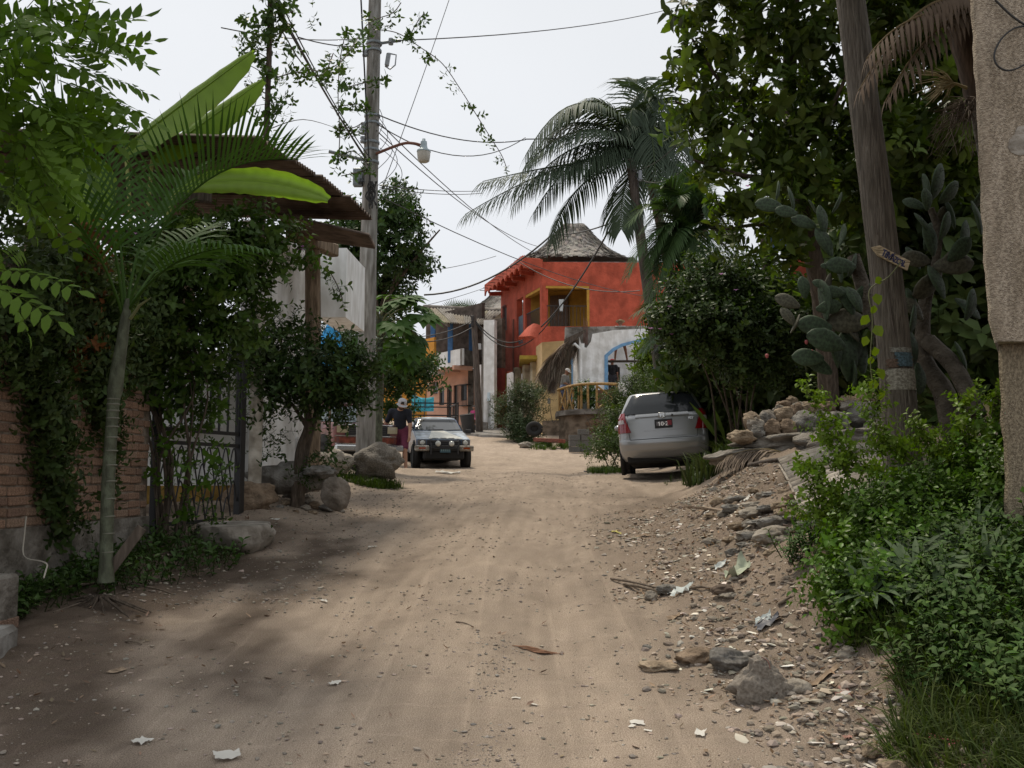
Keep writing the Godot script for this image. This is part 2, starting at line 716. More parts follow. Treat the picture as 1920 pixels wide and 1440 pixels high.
func corrugated(s: Shape,e0: Vector3,e1: Vector3,r0: Vector3,r1: Vector3,waves: int,amp: float,th := 0.012) -> void:
	# e0-e1 eave, r0-r1 ridge; corrugations run from ridge to eave
	var n := (e1 - e0).cross(r0 - e0).normalized()
	if n.y < 0:
		n = -n
	for lay in 2:
		var rows := []
		for r in 3:
			var row := PackedVector3Array()
			for i in waves*6+1:
				var t := float(i)/(waves*6)
				var q := e0.lerp(e1,t).lerp(r0.lerp(r1,t),r/2.0)
				row.append(q+n*(sin(t*waves*TAU)*amp - lay*th))
			rows.append(row)
		s.sheet(rows,false,lay == 1)

func build_far_houses() -> void:
	var pink := mt("pink_plaster",Color(0.58,0.33,0.235),0.95,{"tex": "soft","scale": 0.35,"bump": 0.6})
	var white := mt("white_plaster",Color(0.84,0.85,0.85),0.95,{"tex": "soft","scale": 0.3,"bump": 0.5,"detail": "soft","dscale": Vector3(0.5,0.12,0.5)})
	var orange := mt("orange_plaster",Color(0.62,0.285,0.045),0.95,{"tex": "soft","scale": 0.35})
	var cement := mt("cement",Color(0.28,0.265,0.245),0.96,{"tex": "stain","scale": 0.5,"bump": 0.8})
	var bluep := mt("blue_paint",Color(0.055,0.16,0.36),0.7,{"tex": "soft","scale": 0.7})
	var darkw := mt("dark_door",Color(0.05,0.038,0.032),0.6)
	var glass := mt("dark_glass",Color(0.03,0.034,0.038),0.12)
	var iron := mt("iron",Color(0.035,0.03,0.028),0.6,{"tex": "fine","scale": 4})
	var asb := mt("fibre_cement",Color(0.27,0.245,0.215),0.97,{"tex": "stain","scale": 0.45,"vc": true})

	# pink two-storey house with the white balcony
	var h := thing("pink_house","pink two-storey house with white balcony, blue posts and corrugated roof","house",on_ground(850,52))
	var o := h.position
	var a := base_at(800,54.2) - o
	var b := base_at(888,51.6) - o
	b.y = a.y
	var gy := at(960,688,50.8).y
	var wa := a+o
	var wb := b+o
	var q := [hole(wa,wb,812,821,717,738),hole(wa,wb,823,832.5,726,760),hole(wa,wb,838.5,846.5,724,797),hole(wa,wb,850,858,722,797),hole(wa,wb,864,875,720,751)]
	var s := Shape.new()
	wall(s,a,b,gy - wa.y,0.3,q)
	part("wall",s,pink,h)
	fill_hole(h,a,b,q[0],"window",mt("louvre",Color(0.35,0.38,0.38),0.3),mt("alu",Color(0.4,0.4,0.4),0.5,{"metal": 0.6}),3)
	fill_hole(h,a,b,q[1],"window",glass,darkw,0)
	fill_hole(h,a,b,q[2],"door",darkw,iron,3)
	fill_hole(h,a,b,q[3],"door",darkw,iron,0)
	fill_hole(h,a,b,q[4],"window",glass,iron,0)
	# basket grille of iron bars beside the last window
	var g0: Array = hole(wa,wb,867,886,722,761)
	var gs := Shape.new()
	gs.box(wall_point(a,b,(g0[0]+g0[1])/2,g0[2],0.22),Vector3(g0[1] - g0[0],0.03,0.4),face_basis(a,b))
	var gr := part("window_grille",gs,iron,h)
	gs = Shape.new()
	gs.box(wall_point(a,b,(g0[0]+g0[1])/2,g0[3],0.22),Vector3(g0[1] - g0[0],0.03,0.4),face_basis(a,b))
	part("top_plate",gs,iron,gr)
	for i in 8:
		var bs := Shape.new()
		bs.box(wall_point(a,b,lerpf(g0[0],g0[1],(i+0.5)/8),(g0[2]+g0[3])/2,0.41),Vector3(0.025,g0[3] - g0[2] - 0.03,0.025),face_basis(a,b))
		part("bar",bs,iron,gr)
	s = Shape.new()
	wall(s,b,base_at(897,56) - o,gy - wa.y,0.3)
	part("wall",s,mt("raw_brick_wall",Color(0.13,0.115,0.10),0.97,{"tex": "stain","scale": 0.6}),h)
	# balcony: slab, parapet, end wall
	var f0 := at(772,704,54.3)
	var f1 := at(866.5,687,49.8)
	f0.y = gy
	f1.y = gy
	var f2 := at(892,687,51.2)
	f2.y = gy
	var back0 := f0+(f2 - f1)
	s = Shape.new()
	for k in [[f0,f1],[f1,f2]]:
		pass
	var th := 0.22
	s.quad(f0 - o,f1 - o,up(f1,th) - o,up(f0,th) - o)
	s.quad(f1 - o,f2 - o,up(f2,th) - o,up(f1,th) - o)
	s.quad(f0 - o,back0 - o,f2 - o,f1 - o)
	s.quad(up(f0,th) - o,up(f1,th) - o,up(f2,th) - o,up(back0,th) - o)
	part("balcony_slab",s,pink,h)
	var ph := at(960,653,49.8).y - gy
	s = Shape.new()
	wall(s,f0 - o+Vector3(0,-0.003,0.004),f1 - o+Vector3(0,-0.003,0.004),ph,0.12)
	part("balcony_parapet",s,white,h)
	s = Shape.new()
	wall(s,f1 - o+Vector3(0.004,-0.006,0),f2 - o+Vector3(0.004,-0.006,0),ph - 0.01,0.12)
	part("balcony_parapet",s,cement,h)
	for px in [814.0,843.0,866.0]:
		var e := Shape.new()
		var c := f0.lerp(f1,clampf(run_on(f0,f1,px)/f0.distance_to(f1),0,1)) - o
		e.box(c+Vector3(0,-0.12,-0.4),Vector3(0.2,0.22,1.1),face_basis(f0,f1),0.01)
		part("balcony_beam",e,pink if px > 820 else white,h)
	for px in [[812.0,600.0,52.6],[844.5,600.0,50.9],[884.0,606.0,51.6]]:
		var e := Shape.new()
		var c := at(px[0],640,px[2]) - o
		var topy := at(960,px[1],px[2]).y - o.y
		var lowy: float = up(f0,th).y - o.y
		e.box(Vector3(c.x,(topy+lowy)/2,c.z),Vector3(0.26,topy - lowy,0.26),Basis.IDENTITY,0.015)
		part("post",e,bluep,h)
	# upper back wall and orange infill
	s = Shape.new()
	var u0 := Vector3(back0.x - o.x,gy+th - o.y,back0.z - o.z)
	var u1 := Vector3(f2.x - o.x,gy+th - o.y,f2.z - o.z)
	wall(s,u0,u1+Vector3(0.3,0,-0.1),3.2,0.2)
	part("wall",s,mt("brown_wall",Color(0.11,0.085,0.07),0.95,{"tex": "stain","scale": 0.5}),h)
	s = Shape.new()
	var e0 := at(790,652,53.4) - o
	s.box(Vector3(e0.x+0.2,gy+th+0.75 - o.y,e0.z+0.5),Vector3(2.4,1.45,0.12),face_basis(f0,f1))
	part("wall",s,orange,h)
	# roof sheets
	var rl0 := at(834,605,49.2)
	var rl1 := at(910,609,48.6)
	var rr0 := at(794,576,56.5)
	var rr1 := at(942,583,55.5)
	var shades := [Color(1.25,1.0,0.78),Color(0.95,0.95,0.95),Color(1.2,0.95,0.85),Color(0.85,0.87,0.88),Color(1.0,1.0,1.0),Color(0.8,0.82,0.83)]
	for i in 6:
		for j in 2:
			s = Shape.new()
			s.col = shades[(i+j*2) % 6]
			var t0 := i/6.0
			var t1 := (i+1.04)/6.0
			var j0 := j*0.49
			var j1 := 0.53 if j == 0 else 1.0
			var lift := Vector3(0,j*-0.02+(i % 2)*0.022,0)
			var l0 := rl0.lerp(rl1,t0)
			var l1 := rl0.lerp(rl1,t1)
			var k0 := rr0.lerp(rr1,t0)
			var k1 := rr0.lerp(rr1,t1)
			corrugated(s,l0.lerp(k0,j0) - o+lift,l1.lerp(k1,j0) - o+lift,l0.lerp(k0,j1) - o+lift,l1.lerp(k1,j1) - o+lift,4,0.035)
			part("roof_sheet",s,asb,h)
	s = Shape.new()
	s.tube([rr0 - o+Vector3(0,0.03,0),rr1 - o+Vector3(0,0.03,0)],[0.12],8)
	part("roof_ridge",s,asb,h)
	s = Shape.new()
	s.box((rl0+rr0)/2 - o+Vector3(0.2,-0.14,0),Vector3(0.12,0.16,rl0.distance_to(rr0)),Basis.looking_at((rr0 - rl0).normalized()))
	part("rafter",s,mt("old_wood",Color(0.12,0.095,0.075),0.9,{"tex": "grain","scale": Vector3(3,0.4,3)}),h)
	var mtr := Shape.new()
	mtr.box(at(899,650,48.4) - o,Vector3(0.18,0.3,0.12),Basis.IDENTITY,0.02)
	part("electric_meter",mtr,mt("alu"),h)

	# narrow white house front
	h = thing("narrow_white_house","tall narrow whitewashed house front with plank door","house",on_ground(916,48))
	o = h.position
	a = base_at(906.5,48.4) - o
	b = base_at(926.5,48.2) - o
	b.y = a.y
	var topw := at(960,600,48.3).y - o.y - a.y
	q = [hole(a+o,b+o,911.5,922,748,811)]
	s = Shape.new()
	wall(s,a,b,topw,0.35,q)
	part("wall",s,white,h)
	fill_hole(h,a,b,q[0],"door",mt("white_wood",Color(0.55,0.56,0.56),0.8,{"tex": "grain","scale": Vector3(3,0.3,3)}),white,0,0.05)
	s = Shape.new()
	s.box(wall_point(a,b,(q[0][0]+q[0][1])/2,q[0][3]+0.1,0.03),Vector3(0.14,0.42,0.02),face_basis(a,b),0.008)
	part("house_number_plate",s,mt("pale_blue",Color(0.5,0.6,0.66),0.6),h)
	s = Shape.new()
	wall(s,base_at(902,52) - o,a,topw - 0.3,0.3)
	part("wall",s,cement,h)

	# brick and red strip next to it
	h = thing("brick_house","narrow bare brick house front painted dark red below, squeezed between white and orange-red houses","house",on_ground(932,49.5))
	o = h.position
	a = base_at(926,49.6) - o
	b = base_at(941,49.3) - o
	b.y = a.y
	var ymid := at(960,690,49.4).y - o.y - a.y
	s = Shape.new()
	wall(s,a,b,ymid,0.3)
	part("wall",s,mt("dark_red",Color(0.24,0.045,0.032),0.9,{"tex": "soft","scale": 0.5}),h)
	s = Shape.new()
	wall(s,up(a,ymid)+Vector3(0,0.002,-0.05),up(b,ymid)+Vector3(0,0.002,-0.05),at(960,597,49.4).y - o.y - a.y - ymid,0.3)
	part("upper_wall",s,mt("mortar_brown",Color(0.17,0.13,0.105),0.97,{"tex": "stain","scale": 0.6}),h)
	var bm := BoxMesh.new()
	bm.size = Vector3(0.24,0.075,0.04)
	var bmm := mt("far_brick",Color(0.20,0.125,0.09),0.95,{"tex": "soft","scale": 2})
	for r in 26:
		for k in 1:
			var bo := part("brick",bm,bmm,h,up(a,ymid+0.06+r*0.092)+Vector3(0.16+(0.1 if r % 2 else 0.0),0,-0.035))
			bo.rotation.y = 0.0
	h = thing("orange_house","orange plastered house wall behind the turquoise tarp","house",on_ground(765,58))
	o = h.position
	a = base_at(700,59) - o
	b = base_at(815,58) - o
	b.y = a.y
	s = Shape.new()
	q = [hole(a+o,b+o,740,752,700,745)]
	wall(s,a,b,at(960,640,58).y - o.y - a.y,0.3,q)
	part("wall",s,orange,h)
	fill_hole(h,a,b,q[0],"window",glass,mt("white_wood"),3)
	s = Shape.new()
	s.box((a+b)/2+Vector3(0,at(960,640,58).y - o.y - a.y+0.08,-1.5),Vector3(3.9,0.16,3.6),face_basis(a,b),0.02)
	part("roof_slab",s,cement,h)
	# palapa behind the brick strip
	h = thing("far_thatched_house","grey thatched roof on pale walls behind the corrugated roof","house",on_ground(920,66))
	o = h.position
	s = Shape.new()
	s.box(Vector3(0.6,3.0,0),Vector3(3.4,6.4,3.2),Basis.IDENTITY)
	part("wall",s,white,h)
	thatch(h,Vector3(0.75,at(960,590,66).y - o.y,0),2.6,2.4,at(960,548,66).y - at(960,590,66).y,0.5,4)
	# concrete pavement in front of these houses
	s = Shape.new()
	var pv := [[868.0,44.0],[905.0,42.0],[962.0,41.2],[962.0,49.2],[905.0,49.5],[866.0,51.0]]
	var tp := []
	for k in pv:
		tp.append(on_ground(k[0],k[1],0.1))
	for i in tp.size():
		var c0: Vector3 = tp[i]
		var c1: Vector3 = tp[(i+1) % tp.size()]
		s.quad(c0 - Vector3(0,0.5,0),c1 - Vector3(0,0.5,0),c1,c0)
	for i in range(1,5):
		s.tri(tp[0],tp[i],tp[i+1])
	tag(part("pavement",s,cement,self),"grey concrete pavement in front of the white house front","pavement","","structure")
	s = Shape.new()
	var st := on_ground(893,47.5)
	s.box(up(st,0.22),Vector3(1.1,0.5,0.7),Basis.IDENTITY,0.03)
	single("door_step",s,cement,"dark concrete step on which the two children sit","step")
	# turquoise tarp
	var tarp := thing("tarp","bright turquoise tarp draped over sticks beside the pink house","tarp",on_ground(796,49))
	o = tarp.position
	s = Shape.new()
	var rows := []
	var tn := FastNoiseLite.new()
	tn.frequency = 0.9
	for r in 12:
		var row := PackedVector3Array()
		for k in 14:
			var tt := k/13.0
			var py := lerpf(738+tt*6+sin(tt*PI)*5,772,r/11.0)
			row.append(at(772+tt*42,py,48.6) - o+Vector3(0,0,tn.get_noise_2d(k*1.2,r*0.7)*0.35+r*0.02))
		rows.append(row)
	s.sheet(rows,false,true)
	part("cloth",s,mt("turquoise",Color(0.02,0.38,0.52),0.5,{"back": Color(0.3,0.9,1.0)*0.4}),tarp)
	for px in [776.0,796.0]:
		s = Shape.new()
		var pt := at(px+3,738,48.4) - o
		s.tube([Vector3(pt.x - 0.15,-0.3,pt.z),pt+Vector3(0,0.15,0)],[0.035,0.025],6)
		part("stick",s,mt("old_wood"),tarp)

# thatched hip roof: concave sides up to a short ridge
func thatch(parent: Node,m: Vector3,hx: float,hz: float,h: float,ridge: float,sd: int) -> void:
	var s := Shape.new()
	var rows := []
	var nz := FastNoiseLite.new()
	nz.seed = sd
	nz.frequency = 1.1
	var pr := [[1.06,-0.06],[1.0,0.0],[0.84,0.10],[0.67,0.24],[0.52,0.40],[0.40,0.56],[0.28,0.72],[0.19,0.87],[0.12,1.0]]
	var pts := func(t: float,a: float,g: float) -> Vector3:
		var i := clampi(int(t),0,pr.size() - 2)
		var f := t - i
		var w: float = lerpf(pr[i][0],pr[i+1][0],f)
		var y: float = lerpf(pr[i][1],pr[i+1][1],f)
		var e := 2.0/3.2
		var cx := signf(cos(a))*pow(absf(cos(a)),e)
		var cz := signf(sin(a))*pow(absf(sin(a)),e)
		return m+Vector3(cx*(hx*w+ridge*(1.0 - w)*0.6+g),y*h,cz*(hz*w+g))
	for r in pr.size():
		var row := PackedVector3Array()
		for k in 40:
			var a := -TAU*k/40.0
			var v: Vector3 = pts.call(float(r),a,0.0)
			row.append(v+Vector3(0,nz.get_noise_3d(v.x,v.y,v.z)*0.06,0))
		rows.append(row)
	s.sheet(rows,true)
	var cp := PackedVector3Array()
	var c0 := s.p(m+Vector3(0,h*1.01,0))
	for k in 40:
		s.p(rows[-1][k])
	for k in 40:
		s.t(c0,c0+1+k,c0+1+(k+1) % 40)
	var th := mt("thatch",Color(0.33,0.305,0.275),0.98,{"tex": "fine","scale": Vector3(3,1,3),"vc": true})
	var o := part("thatched_roof",s,th,parent)
	var st := Shape.new()
	for k in 5:
		st.leaf(Vector3((k - 2)*0.02,0,0),Vector3((k - 2)*0.06,1,0.04*(k % 2)).normalized(),Vector3(0,0,1),0.36,0.03,0.1,0.05)
	var xf := []
	var rng := seeded(sd)
	for i in 2600:
		var a := rng.randf()*TAU
		var t := pow(rng.randf(),1.2)*7.9
		var v: Vector3 = pts.call(t,a,0.03)
		var w: Vector3 = pts.call(maxf(0.0,t - 0.6),a,0.06)
		var dn := (w - v+rand_dir(rng)*0.12*(w - v).length()).normalized()
		var outd := Vector3(v.x - m.x,0.4,v.z - m.z).normalized()
		var x := dn.cross(outd).normalized()
		xf.append(Transform3D(Basis(x,dn,x.cross(dn))*rng.randf_range(0.7,1.25),v))
	many("thatch_strands",st,th,o,xf,0.35,sd)

func barrel(s: Shape,a: Vector3,b: Vector3,side: Vector3,r: float) -> void:
	# half-round tile from a to b
	var upv := side.cross((b - a).normalized()).normalized()
	if upv.y < 0:
		upv = -upv
	for lay in 2:
		var rows := []
		for e in [a,b]:
			var row := PackedVector3Array()
			for k in 9:
				var g := PI*k/8.0
				row.append(e+side*cos(g)*(r - lay*0.025)+upv*sin(g)*(r - lay*0.025))
			rows.append(row)
		s.sheet(rows,false,lay == 0)
	var ra := []
	for k in 9:
		var g := PI*k/8.0
		ra.append([b+side*cos(g)*r+upv*sin(g)*r,b+side*cos(g)*(r - 0.025)+upv*sin(g)*(r - 0.025)])
	for k in 8:
		s.quad(ra[k][0],ra[k][1],ra[k+1][1],ra[k+1][0])

func build_red_house() -> void:
	var red := mt("red_plaster",Color(0.52,0.10,0.055),0.93,{"tex": "soft","scale": 0.28,"bump": 1.0,"detail": "streak","dscale": Vector3(0.25,0.12,0.25)})
	var yellow := mt("yellow_plaster",Color(0.50,0.28,0.045),0.93,{"tex": "soft","scale": 0.4})
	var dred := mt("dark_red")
	var cream := mt("cream_paint",Color(0.62,0.55,0.40),0.9,{"tex": "stain","scale": 0.4})
	var iron := mt("iron")
	var h := thing("red_house","orange-red two-storey house with yellow loggia and thatched hip roof","house",on_ground(1017,47))
	var o := h.position
	var c := Vector3(o.x,0,-47)
	var l := Vector3((939 - 960)/FOCAL*53.6,0,-53.6)
	var r := Vector3((1340 - 960)/FOCAL*47.3,0,-47.3)
	var ytop := at(960,491,47).y
	var yred := at(960,674,47).y
	var yfl := at(960,612,47).y
	var ylin := at(960,536,47).y
	# upper walls (left street side, front side)
	var a := Vector3(l.x,yred,l.z) - o
	var b := Vector3(c.x,yred,c.z) - o
	var aw := a+o
	var bw := b+o
	var q := [hole(aw,bw,942.5,950,574,621),hole(aw,bw,969,981,562,645),hole(aw,bw,985,1013,545,620)]
	q[1][3] = ylin - yred
	q[2][3] = ylin - yred
	q[2][2] = yfl - yred
	var s := Shape.new()
	wall(s,a,b,ytop - yred,0.3,q)
	part("wall",s,red,h)
	fill_hole(h,a,b,q[0],"window",mt("dark_door"),mt("dark_red"),4,0.08)
	var fa := Vector3(c.x+0.005,o.y - 0.5,c.z) - o
	var fb := Vector3(r.x,o.y - 0.5,r.z) - o
	var q2 := [hole(fa+o,fb+o,1024,1107,536,612)]
	s = Shape.new()
	wall(s,fa,fb,ytop - o.y+0.5,0.3,q2)
	part("wall",s,red,h)
	# yellow trims inside the loggia openings
	s = Shape.new()
	var fbz := face_basis(fa,fb)
	var q0: Array = q2[0]
	s.box(wall_point(fa,fb,(q0[0]+q0[1])/2,q0[3] - 0.06,-0.15),Vector3(q0[1] - q0[0] - 0.02,0.115,0.29),fbz)
	s.box(wall_point(fa,fb,q0[1] - 0.06,(q0[2]+q0[3])/2 - 0.07,-0.15),Vector3(0.115,q0[3] - q0[2] - 0.14,0.29),fbz)
	part("loggia_trim",s,yellow,h)
	s = Shape.new()
	var lbz := face_basis(a,b)
	var pr := run_on(aw,bw,983)
	s.box(wall_point(a,b,pr,q[1][3]/2+yfl/2 - yred/2,-0.15),Vector3(0.26,q[1][3] - (yfl - yred) - 0.01,0.29),lbz)
	part("loggia_post",s,yellow,h)
	s = Shape.new()
	s.box(wall_point(a,b,(q[2][0]+q[2][1])/2,q[1][3] - 0.07,-0.155),Vector3(q[2][1] - q[2][0] - 0.01,0.135,0.28),lbz)
	part("loggia_trim",s,yellow,h)
	# loggia room: floor, back wall, inner end wall, ceiling
	s = Shape.new()
	var inx := (1112 - 960)/FOCAL*47.0
	slab(s,[[c.x+0.22,c.z - 0.33],[inx,c.z - 0.45],[inx,c.z - 3.4],[c.x - 0.55,c.z - 3.4]],yfl - 0.02,0.25,o)
	part("loggia_floor",s,mt("cement"),h)
	s = Shape.new()
	wall(s,Vector3(c.x - 0.68,yfl - 0.03,c.z - 3.4) - o,Vector3(inx,yfl - 0.03,c.z - 2.4) - o,ylin - yfl+0.5,0.2)
	part("loggia_wall",s,yellow,h)
	s = Shape.new()
	s.box(Vector3(c.x+0.95,yfl+1.0,c.z - 2.75) - o,Vector3(0.95,2.0,0.06),face_basis(Vector3(-0.68,0,-3.4),Vector3(inx - c.x,0,-2.4)))
	part("loggia_door",s,mt("brown_door",Color(0.17,0.095,0.05),0.6,{"tex": "grain","scale": Vector3(4,0.5,4)}),h)
	s = Shape.new()
	var wa := Vector3(inx - 0.05,yfl - 0.03,c.z - 2.4) - o
	var wb := Vector3(inx - 0.05,yfl - 0.03,c.z - 0.6) - o
	var q3 := [[0.6,1.6,0.75,1.95]]
	wall(s,wa,wb,ylin - yfl+0.5,0.2,q3)
	part("loggia_wall",s,yellow,h)
	fill_hole(h,wa,wb,q3[0],"window",mt("dark_glass"),iron,4,0.02)
	s = Shape.new()
	slab(s,[[c.x+0.25,c.z - 0.36],[inx,c.z - 0.5],[inx,c.z - 3.3],[c.x - 0.5,c.z - 3.3]],ylin+0.4,0.15,o)
	part("loggia_ceiling",s,yellow,h)
	# railings
	var rl := Shape.new()
	rl.box(wall_point(fa,fb,(q0[0]+q0[1])/2,q0[2]+1.0,-0.08),Vector3(q0[1] - q0[0],0.04,0.04),fbz)
	var ro := part("railing",rl,iron,h)
	for i in 12:
		var br := Shape.new()
		br.box(wall_point(fa,fb,lerpf(q0[0],q0[1],(i+0.5)/12),q0[2]+0.49,-0.08),Vector3(0.022,0.98,0.022),fbz)
		part("baluster",br,iron,ro)
	rl = Shape.new()
	rl.box(wall_point(a,b,(q[2][0]+q[2][1])/2,q[2][2]+1.0,-0.08),Vector3(q[2][1] - q[2][0],0.04,0.04),lbz)
	ro = part("railing",rl,iron,h)
	for i in 16:
		var br := Shape.new()
		br.box(wall_point(a,b,lerpf(q[2][0],q[2][1],(i+0.5)/16),q[2][2]+0.49,-0.08),Vector3(0.022,0.98,0.022),lbz)
		part("baluster",br,iron,ro)
	s = Shape.new()
	s.box(wall_point(a,b,(q[1][0]+q[1][1])/2,q[1][2]+0.75,-0.12),Vector3(q[1][1] - q[1][0] - 0.02,1.45,0.05),lbz)
	part("shutter",s,mt("grey_blue",Color(0.16,0.21,0.27),0.7,{"tex": "grain","scale": Vector3(3,0.4,3)}),h)
	# ground-floor arcade
	for px in [[943.0,53.0],[970.5,50.6],[987.0,49.3],[1002.0,48.1]]:
		s = Shape.new()
		var cp := Vector3((px[0] - 960)/FOCAL*px[1],0,-px[1])
		var gy := gh(cp.x,px[1]) - 0.3
		s.box(Vector3(cp.x,(gy+yred)/2,cp.z) - o,Vector3(0.34,yred - gy - 0.004,0.34),lbz,0.02)
		part("column",s,cream if px[0] > 950 else mt("mustard",Color(0.42,0.31,0.05),0.9,{"tex": "soft","scale": 0.5}),h)
	s = Shape.new()
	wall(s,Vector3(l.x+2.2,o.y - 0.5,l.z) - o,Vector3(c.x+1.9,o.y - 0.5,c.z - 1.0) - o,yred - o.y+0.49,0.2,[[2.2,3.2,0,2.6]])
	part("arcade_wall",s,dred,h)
	s = Shape.new()
	s.box(Vector3((l.x+c.x)/2+1.0,yred+0.1,(l.z+c.z)/2) - o,Vector3(2.1,0.18,6.7),Basis.IDENTITY)
	part("arcade_ceiling",s,mt("mustard"),h)
	s = Shape.new()
	wall(s,Vector3(l.x - 0.1,yred,l.z - 0.1) - o,Vector3(l.x - 0.1+0.02,yred,l.z) - o,ytop - yred,0.2)
	# flat roof edge
	s = Shape.new()
	s.box(Vector3((l.x+r.x)/2+1.4,ytop+0.04,-50.5) - o,Vector3(8.4,0.1,6.2))
	part("roof_slab",s,mt("cement"),h)
	# tiled eave over the street side
	var e0 := at(909,540,53.2)
	var e1 := at(982,491,46.4)
	var w0 := Vector3(l.x,e0.y+0.32,l.z)
	var w1 := Vector3(c.x,e1.y+0.02,c.z+0.1)
	e0.y = e1.y - 0.12
	w0.y = w1.y
	for i in 10:
		s = Shape.new()
		var t := (i+0.5)/10.0
		barrel(s,w0.lerp(w1,t) - o,e0.lerp(e1,t) - o,(e1 - e0).normalized(),0.31)
		part("roof_tile",s,red,h)
		s = Shape.new()
		var eb := e0.lerp(e1,i/10.0) - o
		s.box(eb+Vector3(-0.03,0.02,0),Vector3(0.5,0.02,0.06),Basis.looking_at((e1 - e0).normalized()))
		part("batten_end",s,mt("old_wood"),h)
	for i in 6:
		s = Shape.new()
		var t := (i+0.02)/5.05
		var m0 := w0.lerp(w1,t)+Vector3(0,-0.22,0)
		var m1 := m0.lerp(e0.lerp(e1,t)+Vector3(0.04,-0.16,0),0.75)
		s.box((m0+m1)/2 - o,Vector3(0.16,0.2,m0.distance_to(m1)),Basis.looking_at((m1 - m0).normalized()),0.01)
		part("eave_beam",s,red,h)
	# scalloped fascia along the eave's edge
	s = Shape.new()
	for i in 72:
		var q0f := []
		for k in 2:
			var t := (i+k)/72.0
			var y := -0.06 - 0.22*(1.0 - pow(absf(sin(PI*9.0*t)),0.6))
			q0f.append([e0.lerp(e1,t) - o+Vector3(-0.02,y,0),e0.lerp(e1,t) - o+Vector3(-0.02,0.34,0)])
		s.quad(q0f[0][0],q0f[1][0],q0f[1][1],q0f[0][1])
		s.quad(q0f[1][0]+Vector3(0.08,0,0),q0f[0][0]+Vector3(0.08,0,0),q0f[0][1]+Vector3(0.08,0,0),q0f[1][1]+Vector3(0.08,0,0))
		s.quad(q0f[1][0],q0f[0][0],q0f[0][0]+Vector3(0.08,0,0),q0f[1][0]+Vector3(0.08,0,0))
	part("fascia",s,red,h)
	s = Shape.new()
	s.box((Vector3(w1.x,0,w1.z)+Vector3(e1.x,0,e1.z))/2 - o+Vector3(0,w1.y - 0.06,0.02),Vector3(Vector2(w1.x - e1.x,w1.z - e1.z).length(),0.5,0.12),face_basis(e1,w1))
	part("eave_end",s,red,h)
	thatch(h,Vector3((1078 - 960)/FOCAL*50.5,at(960,490,50).y+0.02,-50.6) - o,2.75,2.3,at(960,416,50.5).y - at(960,489,50.5).y,0.45,9)
	# wall pipe
	s = Shape.new()
	var pw := wall_point(a,b,run_on(aw,bw,964.5),0,0.06)
	s.tube([pw+Vector3(0,-0.2,0),pw+Vector3(0,2.6,0)],[0.04],8)
	part("drain_pipe",s,mt("rusty_pipe",Color(0.16,0.07,0.05),0.8),h)
	# towel drying over the loggia rail
	s = Shape.new()
	var rows := []
	for i in 8:
		var row := PackedVector3Array()
		for k in 7:
			var t := k/6.0
			row.append(at(1047.5+t*(9 - i*0.45)+i*0.25,562+i*3.0+(2.0 if i == 7 and k % 2 else 0.0),46.9)+Vector3(0,0,sin(t*9.0+i*0.5)*0.035+0.12))
		rows.append(row)
	s.sheet(rows,false,true)
	single("towel",s,mt("towel_white",Color(0.6,0.64,0.66),0.95,{"back": Color(1,1,1)*0.3}),"white towel hung up in the loggia of the red house","towel")

